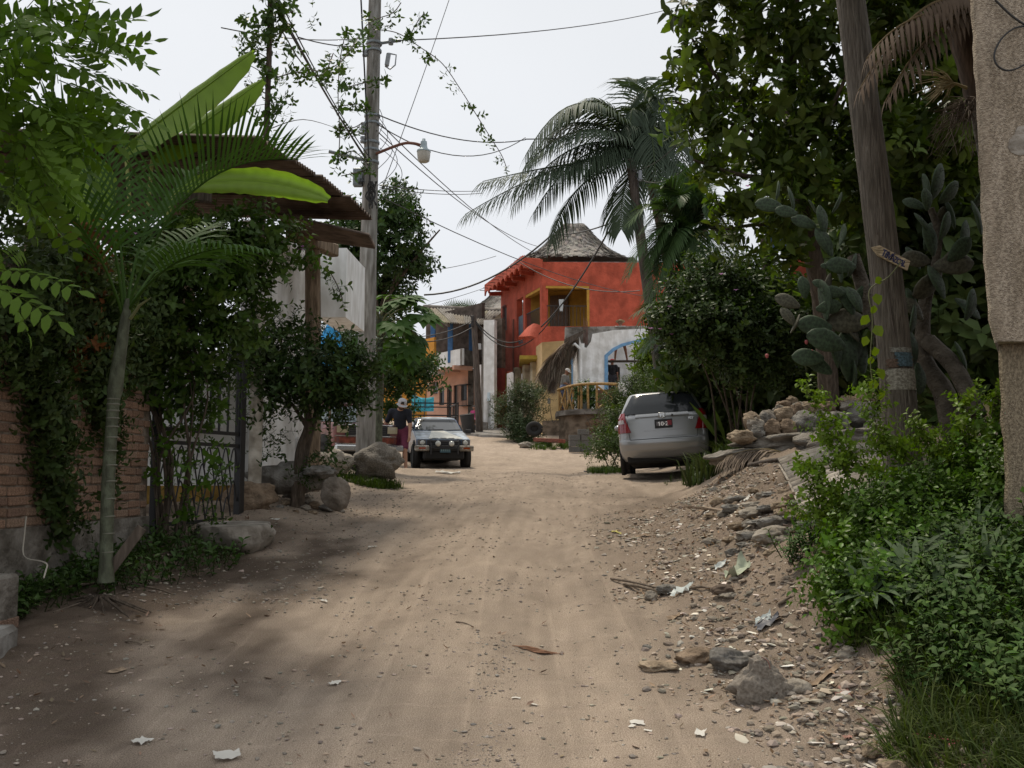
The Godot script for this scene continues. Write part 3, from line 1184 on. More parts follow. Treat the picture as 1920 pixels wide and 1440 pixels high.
func build_white_house() -> void:
	var white := mt("white_plaster")
	var cream := mt("buff_plaster",Color(0.57,0.41,0.20),0.94,{"tex": "soft","scale": 0.4,"bump": 0.5})
	var cement := mt("cement")
	var blue := mt("sky_blue",Color(0.17,0.35,0.58),0.85,{"tex": "soft","scale": 0.6})
	var red := mt("red_plaster")
	var stone := mt("rough_render",Color(0.22,0.17,0.125),0.97,{"tex": "stain","scale": 0.7,"bump": 1.5})
	# buff house with concrete slab and tiled canopy
	var h := thing("buff_house","buff plastered house with grey concrete roof slab and small red tiled canopy","house",on_ground(1040,43.3))
	var o := h.position
	var a := base_at(1017,43.6) - o
	var b := base_at(1066,43.0) - o
	b.y = a.y
	var q := [hole(a+o,b+o,1028,1042,696,737)]
	var yb := at(960,788,43.3).y - o.y - a.y
	var yt := at(960,640,43.3).y - o.y - a.y
	var s := Shape.new()
	q[0][2] -= yb
	q[0][3] -= yb
	wall(s,up(a,yb),up(b,yb),yt - yb,0.3,q)
	part("wall",s,cream,h)
	fill_hole(h,up(a,yb),up(b,yb),q[0],"window",mt("dark_glass"),mt("brown_door"),4,0.1)
	s = Shape.new()
	wall(s,a+Vector3(-0.01,-0.003,0.06),b+Vector3(0.01,-0.003,0.06),yb,0.4)
	part("plinth",s,stone,h)
	s = Shape.new()
	wall(s,base_at(1005,48) - o,a - Vector3(0.004,0,0),yt,0.3)
	part("side_wall",s,cream,h)
	s = Shape.new()
	prism(s,[[1009,611],[1060,612],[1060,640],[1022,640],[1009,622]],42.4,3.0)
	part("roof_slab",s,cement,h)
	for i in 5:
		s = Shape.new()
		var t := (i+0.5)/5.0
		barrel(s,at(lerpf(997,1011,t),lerpf(622,612,t),lerpf(45.4,42.5,t)) - o,at(lerpf(979,1004,t),lerpf(640,636,t),lerpf(45.4,42.2,t)) - o,Vector3(0.45,0.0,1.0).normalized(),0.3)
		part("roof_tile",s,red,h)
	s = Shape.new()
	prism(s,[[985,652],[1020,655],[1020,645],[996,643]],43.6,1.2)
	part("canopy_soffit",s,red,h)
	# small box and cable on the wall
	s = Shape.new()
	s.box(at(1029.5,752,42.9) - o,Vector3(0.13,0.24,0.1),Basis.IDENTITY,0.02)
	part("switch_box",s,cement,h)
	s = Shape.new()
	s.tube(poly([at(1031,758,42.85) - o,at(1033,776,42.85) - o,at(1037,792,42.8) - o,at(1046,784,42.7) - o]),[0.012],5)
	part("cable",s,mt("iron"),h)

	# white house with arch edged in blue
	h = thing("white_house","white house with blue edged arch, broken corner and open workers' room","house",on_ground(1140,41.5))
	o = h.position
	var base := 780.0
	var front := [[1086,base],[1086,630],[1091,650],[1100,652],[1108,640],[1111,626],[1150,619],[1232,615],[1232,633],[1205,638],[1168,648],[1152,656],[1138,668],[1138,base]]
	s = Shape.new()
	prism(s,front,41.5,0.3)
	for i in s.v.size(): s.v[i] -= o
	part("wall",s,white,h)
	s = Shape.new()
	prism(s,[[1133.5,base],[1133.5,666],[1149,652.5],[1166,644],[1204,634.5],[1232,629],[1232,634],[1205,639],[1168.5,649],[1153,657],[1140,668.5],[1140,base]],41.46,0.12)
	for i in s.v.size(): s.v[i] -= o
	part("arch_trim",s,blue,h)
	# broken masonry at the corner
	s = Shape.new()
	prism(s,[[1060,640],[1060,613],[1240,611],[1240,617],[1150,621],[1112,627.5],[1108,641],[1100,653],[1090,651],[1084,640]],41.66,0.6)
	for i in s.v.size(): s.v[i] -= o
	part("roof_beam",s,cement,h)
	s = Shape.new()
	prism(s,[[1058,652],[1058,636],[1098,617],[1098,622]],41.3,0.15)
	for i in s.v.size(): s.v[i] -= o
	part("timber",s,mt("old_wood"),h)
	for i in 4:
		s = Shape.new()
		s.tube([at(1095+i*2.2,646,41.6) - o,at(1094.5+i*2.3,596+(i % 2)*6,41.6) - o],[0.012],5)
		part("rebar",s,mt("rusty_pipe"),h)
	# side wall with its blue door surround
	var wa := Vector3((1060 - 960)/FOCAL*44.4,0,-44.4)
	var wb := Vector3((1086 - 960)/FOCAL*41.55,0,-41.55)
	var gy := at(960,770,41.5).y - 0.6
	wa.y = gy
	wb.y = gy
	s = Shape.new()
	var mid := wa.lerp(wb,run_on(wa,wb,1075)/wa.distance_to(wb))
	var tt := at(960,642,42).y - gy
	wall(s,wa - o,mid - o,tt,0.25,[[0.5,1.35,0,2.75]])
	part("door_surround",s,blue,h)
	s = Shape.new()
	s.box(wa.lerp(mid,0.4) - o+Vector3(0.2,1.4,-0.2),Vector3(1.2,2.9,0.05),face_basis(wa,wb))
	part("door",s,mt("grey_blue"),h)
	s = Shape.new()
	wall(s,mid - o,wb - o,tt - 0.1,0.25)
	part("side_wall",s,white,h)
	s = Shape.new()
	s.tube([at(1089,735,41.3) - o,at(1089,655,41.3) - o,at(1078,645,41.35) - o,at(1072,650,41.6) - o],[0.06],8)
	part("drain_pipe",s,white,h)
	# room behind the arch
	s = Shape.new()
	var ra := at(1130,base,44.2)
	var rb := at(1245,base,44.0)
	rb.y = ra.y
	var rq := hole(ra,rb,1142,1163.5,688,745)
	wall(s,ra - o,rb - o,at(960,612,44.2).y - ra.y,0.2,[rq])
	part("back_wall",s,white,h)
	s = Shape.new()
	var dk := wall_point(ra,rb,(rq[0]+rq[1])/2,1.4,-1.6) - o
	s.box(dk+Vector3(0,0,-0.4),Vector3(2.6,3.4,0.1))
	s.box(dk+Vector3(-1.3,0,0.5),Vector3(0.1,3.4,1.9))
	s.box(dk+Vector3(1.3,0,0.5),Vector3(0.1,3.4,1.9))
	s.box(dk+Vector3(0,1.75,0.5),Vector3(2.7,0.1,1.9))
	part("inner_room",s,mt("tan_room",Color(0.38,0.32,0.25),0.95,{"tex": "soft"}),h)
	s = Shape.new()
	s.box((at(1140,745,42.5)+at(1240,745,42.5))/2 - o+Vector3(0,0,-0.4),Vector3(2.7,0.15,2.6))
	part("room_floor",s,cement,h)
	s = Shape.new()
	s.box((at(1138,677.5,42.8)+at(1215,677.5,42.8))/2 - o,Vector3(1.75,0.05,0.5),Basis.IDENTITY,0.008)
	part("scaffold_plank",s,mt("old_wood"),h)
	for px in [1190.0,1212.0]:
		s = Shape.new()
		s.tube([at(px,740,42.75) - o,at(px,650,42.75) - o],[0.035],6)
		part("scaffold_post",s,mt("old_wood"),h)
	s = Shape.new()
	s.tube([at(1172,718,42.4) - o,at(1205,698,42.6) - o],[0.025],6)
	part("brace",s,mt("iron"),h)
	# right neighbour wall in blue
	s = Shape.new()
	prism(s,[[1218,740],[1218,640],[1262,640],[1262,740]],40.8,0.3)
	for i in s.v.size(): s.v[i] -= o
	part("blue_panel",s,mt("strong_blue",Color(0.03,0.16,0.55),0.7,{"tex": "soft","scale": 0.6}),h)

	# terrace
	h = thing("terrace","raised concrete terrace with curved rough wall in front of white house","terrace",on_ground(1100,39))
	o = h.position
	var plan := [[1041.0,41.5],[1043.0,39.6],[1062.0,38.6],[1095.0,38.0],[1130.0,37.9],[1162.0,38.3],[1185.0,39.2],[1190.0,41.3]]
	var yd := at(960,767,38.2).y
	s = Shape.new()
	var tp := []
	for k in plan:
		tp.append(Vector3((k[0] - 960)/FOCAL*k[1],yd,-k[1]) - o)
	var dn := Vector3(0,-0.2,0)
	for i in tp.size() - 1:
		s.quad(tp[i]+dn,tp[i+1]+dn,tp[i+1],tp[i])
	for i in range(1,tp.size() - 1):
		s.tri(tp[0],tp[i],tp[i+1])
		s.tri(tp[0]+dn,tp[i+1]+dn,tp[i]+dn)
	part("slab",s,mt("dark_cement",Color(0.17,0.155,0.14),0.95,{"tex": "stain","scale": 0.6,"bump": 0.8}),h)
	s = Shape.new()
	var rows := []
	for r in 2:
		var row := PackedVector3Array()
		for i in range(1,tp.size()):
			var p2: Vector3 = tp[i]*Vector3(1,0,1)+Vector3(0.12,0,-0.3)
			row.append(Vector3(p2.x,yd - o.y - 0.2 if r == 1 else -0.9,p2.z))
		rows.append(row)
	s.sheet(rows)
	part("retaining_wall",s,stone,h)
	# stones showing in the wall
	var rng := seeded(4)
	for i in 9:
		s = rock_shape(40+i,0.35,2)
		var po := part("stone",s,mt("brown_stone",Color(0.25,0.17,0.11),0.95,{"tex": "stain","scale": 1.2,"bump": 1.0}),h,at(1108+(i % 5)*9+(i/5)*4,790+(i/5)*11+rng.randf()*3,38.15) - o)
		po.scale = Vector3(0.19,0.12,0.08)
	# bamboo fence around it
	var bamboo := mt("bamboo",Color(0.42,0.25,0.075),0.55,{"tex": "grain","scale": Vector3(3,1,3)})
	h = thing("bamboo_railing","yellow bamboo railing with crossed canes around the terrace","railing",at(1100,767,38.3))
	o = h.position
	var dd := func(px: float) -> float:
		return 38.15+1.5*pow(absf(px - 1125.0)/82.0,2.0)
	var P := func(px: float,py: float) -> Vector3:
		return at(px,py,dd.call(px)+0.12) - o
	for k in [[1049,733,1049,772],[1060,727,1061,770],[1075,724,1075,769],[1085,722,1085,768],[1090,722,1090,768],[1102,722,1103,768],[1119,722,1119,767],[1157,722,1157,765]]:
		s = Shape.new()
		s.tube([P.call(k[0],k[1]),P.call(k[2],k[3])],[0.045,0.05],8)
		part("post",s,bamboo,h)
	for k in [[1050,737,1060,770],[1060,732,1050,770],[1063,728,1074,768],[1073,727,1063,768],[1119,724,1155,752],[1120,766,1157,742]]:
		s = Shape.new()
		s.tube([P.call(k[0],k[1])+Vector3(0,0,0.09),P.call(k[2],k[3])+Vector3(0,0,0.09)],[0.04],8)
		part("cane",s,bamboo,h)
	s = Shape.new()
	var top := []
	for k in [[1046,733],[1060,728],[1080,723.5],[1100,721.5],[1130,721],[1159,722]]:
		top.append(P.call(k[0],k[1])+Vector3(0,0.03,0.02))
	s.tube(poly(top,4),[0.055],8)
	part("top_rail",s,bamboo,h)
	# white gate post and dark panel at the railing's end
	s = Shape.new()
	prism(s,[[1157,770],[1157,717],[1185,716],[1185,770]],38.9,0.25)
	single("garden_wall",s,white,"short white wall at the end of the bamboo railing","wall")
	s = Shape.new()
	prism(s,[[1120,767],[1120,731],[1156,729],[1156,767]],38.75,0.05)
	single("wooden_panel",s,mt("brown_door"),"dark brown board behind the crossed bamboo canes","board")
	s = Shape.new()
	s.lathe(at(1094,768,38.9),[Vector2(0.0,0),Vector2(0.2,0),Vector2(0.28,0.36),Vector2(0.3,0.38),Vector2(0.26,0.38),Vector2(0.22,0.3),Vector2(0,0.3)],16)
	single("plant_pot",s,mt("galvanised",Color(0.32,0.36,0.36),0.5,{"metal": 0.3,"tex": "soft"}),"grey pot holding the leafy plant behind bamboo railing","pot")
	# thatched awning
	h = thing("thatch_awning","shaggy dry palm thatch awning hanging over the terrace","awning",at(1050,690,42))
	o = h.position
	s = Shape.new()
	var ctrl := [[[1062,641],[1072,633],[1086,632]],[[1042,660],[1060,650],[1083,646]],[[1024,678],[1046,672],[1078,662]],[[1015,692],[1036,694],[1064,684]],[[1016,704],[1034,714],[1056,704]]]
	rows = []
	for c in ctrl:
		var row := PackedVector3Array()
		for k in 3:
			row.append(at(c[k][0],c[k][1],41.2+k*0.25) - o)
		rows.append(row)
	s.sheet(rows,false,true)
	var th := mt("thatch")
	part("cover",s,mt("awning_thatch",Color(0.36,0.29,0.22),0.98,{"tex": "fine","scale": Vector3(3,1,3),"vc": true}),h)
	var st := Shape.new()
	for k in 6:
		st.leaf(Vector3((k - 2.5)*0.03,0,0),Vector3((k - 2.5)*0.08,1,0.05*(k % 2)).normalized(),Vector3(0,0,1),0.75,0.03,0.1,0.15)
	var xf := []
	for i in 420:
		var r := rng.randf()*3.98
		var k := rng.randf()*1.98
		var ri := int(r)
		var ki := int(k)
		var p0: Vector3 = rows[ri][ki].lerp(rows[ri][ki+1],k - ki)
		var p1: Vector3 = rows[ri+1][ki].lerp(rows[ri+1][ki+1],k - ki)
		var dir := (p1 - p0).normalized()+Vector3(0,-0.25,0)+rand_dir(rng)*0.25
		xf.append(Transform3D(look_basis(dir,rng.randf_range(-0.6,0.6))*rng.randf_range(0.7,1.2),p0.lerp(p1,r - ri)+rand_dir(rng)*0.06))
	many("thatch_strands",st,mt("awning_thatch"),h,xf,0.4,3)

# ---------- left side: brick wall, gate, white house, sheds ----------
func build_left_side() -> void:
	var a := Vector3(-3.86,0.35,-7.2)
	var b := Vector3(-3.70,0.35,-10.15)
	var f := face_basis(a,b)
	var ln := a.distance_to(b)
	var mortar := mt("mortar",Color(0.23,0.185,0.145),0.97,{"tex": "stain","scale": 1.2,"bump": 0.8})
	var cement := mt("cement")
	var h := thing("brick_wall","old orange brick garden wall with cement plinth, half covered by creeper","wall",a)
	var s := Shape.new()
	wall(s,Vector3.ZERO,b - a,2.95,0.2)
	part("core",s,mortar,h)
	s = Shape.new()
	wall(s,Vector3(0,-0.3,0.0)+f.z*0.035,(b - a)+Vector3(0,-0.3,0)+f.z*0.035,1.15,0.26)
	part("plinth",s,mt("plinth_render",Color(0.20,0.18,0.155),0.96,{"tex": "stain","scale": 0.8,"bump": 0.8}),h)
	var shades := [Color(0.30,0.185,0.125),Color(0.34,0.21,0.14),Color(0.26,0.16,0.105),Color(0.32,0.215,0.15),Color(0.24,0.15,0.105)]
	var bm := []
	for i in 3:
		var bs := Shape.new()
		var w := [0.245,0.245,0.118]
		bs.box(Vector3.ZERO,Vector3(w[i],0.064+0.003*(i % 2),0.05),Basis.IDENTITY,0.007)
		bm.append(bs.mesh())
	var rng := seeded(12)
	for r in 22:
		var x := 0.02+(0.13 if r % 2 else 0.0)
		while x < ln - 0.1:
			var k := 2 if rng.randf() < 0.22 else rng.randi() % 2
			var w := 0.118 if k == 2 else 0.245
			if x+w > ln: break
			var i := rng.randi() % 5
			var bo := part("brick",bm[k],mt("brick_%d" % i,shades[i],0.93,{"tex": "fine","scale": 3.0,"bump": 0.4}),h,f.x*(x+w/2)+Vector3.UP*(0.895+r*0.0805+rng.randf_range(-0.004,0.004))+f.z*rng.randf_range(-0.016,-0.004))
			bo.basis = f.rotated(f.z,rng.randf_range(-0.02,0.02))
			x += w+rng.randf_range(0.014,0.024)
	# pillar and blocks at its near end
	s = Shape.new()
	s.box(Vector3(-4.02,1.7,-7.05),Vector3(0.5,3.2,0.3),Basis.IDENTITY,0.015)
	single("wall_pillar",s,mt("plinth_render"),"grey rendered pillar at the end of the brick wall","pillar")
	h = thing("masonry_step","low weathered brick and cement block at the foot of the grey pillar","step",Vector3(-3.62,0.5,-6.95))
	s = Shape.new()
	s.box(Vector3(0,0.12,0.1),Vector3(0.4,0.62,0.34),Basis.IDENTITY,0.02)
	part("block",s,mt("plinth_render"),h)
	for i in 6:
		s = Shape.new()
		s.box(Vector3(0.2,0.0+(i/2)*0.1 - 0.1,0.02+(i % 2)*0.17),Vector3(0.03,0.075,0.15),Basis.IDENTITY,0.006)
		part("brick",s,mt("brick_4"),h)
	s = Shape.new()
	s.box(Vector3(-3.3,gh(-3.3,6.35)+0.02,-6.3),Vector3(0.34,0.26,0.4),Basis.IDENTITY.rotated(Vector3.UP,0.2),0.03)
	single("kerb_block",s,mt("cement"),"small cement block lying below the weathered step","block")
	# oval wall lamp
	h = thing("wall_lamp","oval bulkhead lamp with frosted glass on the creeper covered wall","lamp",at(84,712,7.9))
	s = Shape.new()
	var lp := []
	for k in 7:
		var t := k/6.0
		lp.append(Vector2(0.062*cos(t*PI/2),sin(t*PI/2)*0.06))
	s.lathe(Vector3(0.06,0,0),lp,20,Basis(Vector3.FORWARD*1.0,Vector3(1,0,0),Vector3(0,1.25,0)))
	part("glass",s,mt("frosted",Color(0.35,0.35,0.34),0.35),h)
	s = Shape.new()
	s.lathe(Vector3(-0.05,0,0),[Vector2(0.0,0.0),Vector2(0.078,0),Vector2(0.078,0.1),Vector2(0.064,0.118),Vector2(0.062,0.1)],20,Basis(Vector3.FORWARD*1.0,Vector3(1,0,0),Vector3(0,1.25,0)))
	part("housing",s,mt("grey_metal",Color(0.14,0.14,0.14),0.6,{"metal": 0.4}),h)
	for k in [-1,0,1]:
		s = Shape.new()
		s.tube(bez(Vector3(0.065,0.075*k,0.06),Vector3(0.16,0.075*k,0),Vector3(0.065,0.075*k,-0.06),6),[0.005],5)
		part("guard",s,mt("grey_metal"),h)
	# hose on the plinth
	s = Shape.new()
	s.tube(poly([at(49,968,7.52),at(46,1000,7.5),at(43,1035,7.45),at(52,1048,7.35),at(75,1052,7.25),at(88,1058,7.1),at(86,1070,7.05),at(82,1084,7.0)],5),[0.006],6)
	single("white_cable",s,mt("off_white_cable",Color(0.34,0.31,0.26),0.7),"thin off-white cable hanging down the cement plinth","cable")

	# iron gate
	var iron := mt("black_steel",Color(0.012,0.012,0.014),0.5,{"tex": "fine","scale": 3})
	var ga := Vector3(-3.70,0.98,-10.3)
	var gb := Vector3(-3.24,0.98,-12.0)
	var gf := face_basis(ga,gb)
	var gl := ga.distance_to(gb)
	h = thing("iron_gate","black iron gate with interlaced scrollwork beside the white column","gate",ga)
	for k in [[0.04,0.07],[gl - 0.06,0.12]]:
		s = Shape.new()
		s.box(gf.x*k[0]+Vector3(0,1.1,0),Vector3(k[1],2.5,0.08),gf,0.008)
		part("gate_post",s,iron,h)
	for y in [0.12,0.98,1.12,2.3]:
		s = Shape.new()
		s.box(gf.x*gl/2+Vector3(0,y,0) - gf.z*0.002,Vector3(gl - 0.15,0.04,0.04),gf)
		part("rail",s,iron,h)
	for i in 9:
		s = Shape.new()
		s.box(gf.x*lerpf(0.1,gl - 0.16,i/8.0)+Vector3(0,1.71,0),Vector3(0.02,1.14,0.02),gf)
		part("bar",s,iron,h)
	for r in 4:
		for i in 9:
			s = Shape.new()
			var cx := 0.12+(i+(0.5 if r % 2 else 0.0))*0.178
			if cx+0.18 > gl - 0.1: continue
			var y0 := 0.14+r*0.19
			var pts := []
			for k in 9:
				var t := k/8.0
				pts.append(gf.x*(cx+t*0.178)+Vector3(0,y0+sin(t*PI)*0.24,0)+gf.z*(0.012 if r % 2 else -0.012))
			s.tube(pts,[0.009],5)
			part("scroll",s,iron,h)
	s = Shape.new()
	s.lathe(Vector3(-3.28,1.0,-12.75),[Vector2(0.095,0),Vector2(0.095,0.05),Vector2(0.085,0.3),Vector2(0.082,2.9),Vector2(0,2.9)],18)
	single("gate_column",s,mt("stained_white",Color(0.55,0.51,0.44),0.93,{"tex": "stain","scale": 0.9}),"round white column with rust stained foot beside black gate","column")
	# yard wall seen through the gate
	h = thing("yard_wall","white yard wall with ochre lower band behind the iron gate","wall",Vector3(-5.2,0.9,-13.0))
	s = Shape.new()
	wall(s,Vector3(-0.6,0,1.2),Vector3(1.75,0,-0.8),2.4,0.2)
	part("wall",s,mt("white_plaster"),h)
	s = Shape.new()
	wall(s,Vector3(-0.6,-0.2,1.2)+Vector3(0.01,0,0.012),Vector3(1.75,-0.2,-0.8)+Vector3(0.01,0,0.012),0.78,0.2)
	part("dado",s,mt("ochre",Color(0.40,0.25,0.06),0.93,{"tex": "stain","scale": 0.8}),h)
	s = Shape.new()
	s.box(Vector3(0.8,1.35,0.2),Vector3(1.3,0.05,0.3),face_basis(Vector3(-0.6,0,1.2),Vector3(1.75,0,-0.8)),0.01)
	part("shelf",s,mt("white_plaster"),h)

	# white house with brown roof sheets
	h = thing("white_roadside_house","white roadside house under rusty brown corrugated roof sheets","house",Vector3(-3.5,1.2,-15.0))
	var o := h.position
	var wa := Vector3((478 - 960)/FOCAL*13.6,1.2,-13.6)
	var wb := Vector3((592 - 960)/FOCAL*16.2,1.2,-16.2)
	s = Shape.new()
	var q := [hole(wa,wb,556,572,760,838)]
	wall(s,wa - o,wb - o,at(960,470,15.5).y - 1.2,0.25,[])
	part("wall",s,mt("white_plaster"),h)
	s = Shape.new()
	s.box(wall_point(wa,wb,q[0][0],0.55,0.03) - o,Vector3(0.05,0.9,0.03),face_basis(wa,wb))
	part("pipe",s,mt("white_plastic"),h)
	# parapet box jutting towards the road
	s = Shape.new()
	var p0 := at(594,595,16.1)
	var p1 := at(648,595,16.08)
	p1.y = p0.y
	wall(s,p0 - o,p1 - o,at(960,468,16.2).y - p0.y,1.6)
	part("parapet",s,mt("streaked_white",Color(0.84,0.85,0.85),0.95,{"tex": "soft","scale": Vector3(0.7,0.25,0.7)}),h)
	s = Shape.new()
	var cb := at(585,872,15.0)
	s.tube([Vector3(cb.x,1.1,cb.z),Vector3(cb.x,3.0,cb.z),at(586,470,15.0)],[0.125,0.125,0.12],12,true,0.04)
	for i in s.v.size(): s.v[i] -= o
	part("timber_column",s,mt("pole_timber",Color(0.30,0.225,0.155),0.9,{"tex": "grain","scale": Vector3(2.4,0.3,2.4),"bump": 0.6}),h)
	s = Shape.new()
	var bm0 := at(592,462,15.1)
	s.box(bm0 - o+Vector3(0.0,0.02,0.2),Vector3(0.16,0.2,1.3),Basis.IDENTITY.rotated(Vector3.UP,-0.35),0.02)
	part("beam_end",s,mt("pole_timber"),h)
	# beams carrying the sheets
	for k in [[11.0,4.78],[13.0,4.8],[15.2,4.83]]:
		s = Shape.new()
		s.box(Vector3(-5.0,k[1],-k[0]) - o,Vector3(3.2,0.14,0.1),Basis.IDENTITY.rotated(Vector3.BACK,-0.02),0.01)
		part("rafter",s,mt("old_wood"),h)
	for x in [-5.2]:
		s = Shape.new()
		s.box(Vector3(x,4.66,-12.9) - o,Vector3(0.12,0.12,5.4),Basis.IDENTITY,0.01)
		part("purlin",s,mt("old_wood"),h)
	for k in [[-5.4,11.0],[-5.4,15.2]]:
		s = Shape.new()
		s.tube([Vector3(k[0],0.9,-k[1]) - o,Vector3(k[0],4.75,-k[1]) - o],[0.09,0.08],10)
		part("roof_post",s,mt("pole_timber"),h)
	var rust := mt("rusty_sheet",Color(0.16,0.115,0.09),0.85,{"tex": "stain","scale": 0.7,"vc": true})
	# right-hand (street side) ends of the sheets, near to far: pixel x, pixel y, distance
	var ends := [[486.0,258.0,10.3],[548.0,300.0,11.3],[600.0,330.0,12.2],[652.0,368.0,13.2],[704.0,411.0,14.3],[706.0,440.0,15.6]]
	for i in 4:
		s = Shape.new()
		s.col = Color(1,1,1)*(0.7+0.09*((i*3) % 5))
		var e0 := at(ends[i][0]+4,ends[i][1],ends[i][2])
		var e1 := at(ends[i+1][0] - 6,ends[i+1][1] - 2,ends[i+1][2]+0.1)
		var r0 := Vector3(-6.6,e0.y+0.12 - i*0.01,e0.z)
		var r1 := Vector3(-6.6,e1.y+0.12 - i*0.01,e1.z)
		corrugated(s,e0 - o,e1 - o,r0 - o,r1 - o,9,0.028)
		part("roof_sheet",s,rust,h)
	s = Shape.new()
	corrugated(s,at(692,440,13.6) - o,at(704,463,15.0) - o,at(520,400,13.2) - o,at(545,440,14.8) - o,11,0.026)
	part("roof_sheet",s,rust,h)
	# back wall under the sheets, brown box
	s = Shape.new()
	wall(s,Vector3(-7.5,0.8,-13.6) - o,Vector3(-4.6,0.8,-14.2) - o,3.9,0.2)
	part("rear_wall",s,mt("tan_wall",Color(0.27,0.20,0.14),0.95,{"tex": "stain","scale": 0.5}),h)
	# parasol behind
	h = thing("blue_parasol","bright blue folded cloth parasol beside the timber column","parasol",Vector3((618 - 960)/FOCAL*18.5,1.75,-18.5))
	s = Shape.new()
	var rows := []
	for r in 7:
		var row := PackedVector3Array()
		for k in 24:
			var g := -TAU*k/24.0
			var rr := 0.05+0.44*r/6.0*(1.0+0.22*sin(k*PI*0.5))
			row.append(Vector3(cos(g)*rr,2.75 - r*0.19,sin(g)*rr))
		rows.append(row)
	s.sheet(rows,true)
	part("canopy",s,mt("bright_blue",Color(0.01,0.27,0.62),0.6,{"back": Color(0.3,0.8,1.0)*0.5}),h)
	s = Shape.new()
	s.tube([Vector3(0,-0.2,0),Vector3(0,2.85,0)],[0.025],8)
	part("pole",s,mt("pole_timber"),h)
	# concrete apron before the gate
	s = Shape.new()
	var rk := rock_shape(71,0.12,3)
	for i in rk.v.size():
		rk.v[i] = Vector3(rk.v[i].x*0.40,clampf(rk.v[i].y,-1,0.35)*0.30,rk.v[i].z*0.75)
	var ap := single("concrete_apron",rk,mt("pale_cement",Color(0.33,0.30,0.26),0.96,{"tex": "stain","scale": 0.8,"bump": 0.8}),"worn pale concrete ramp leading up to the iron gate","ramp","",at(440,1000,hit(440,1012)))
	ap.rotation.y = 0.2

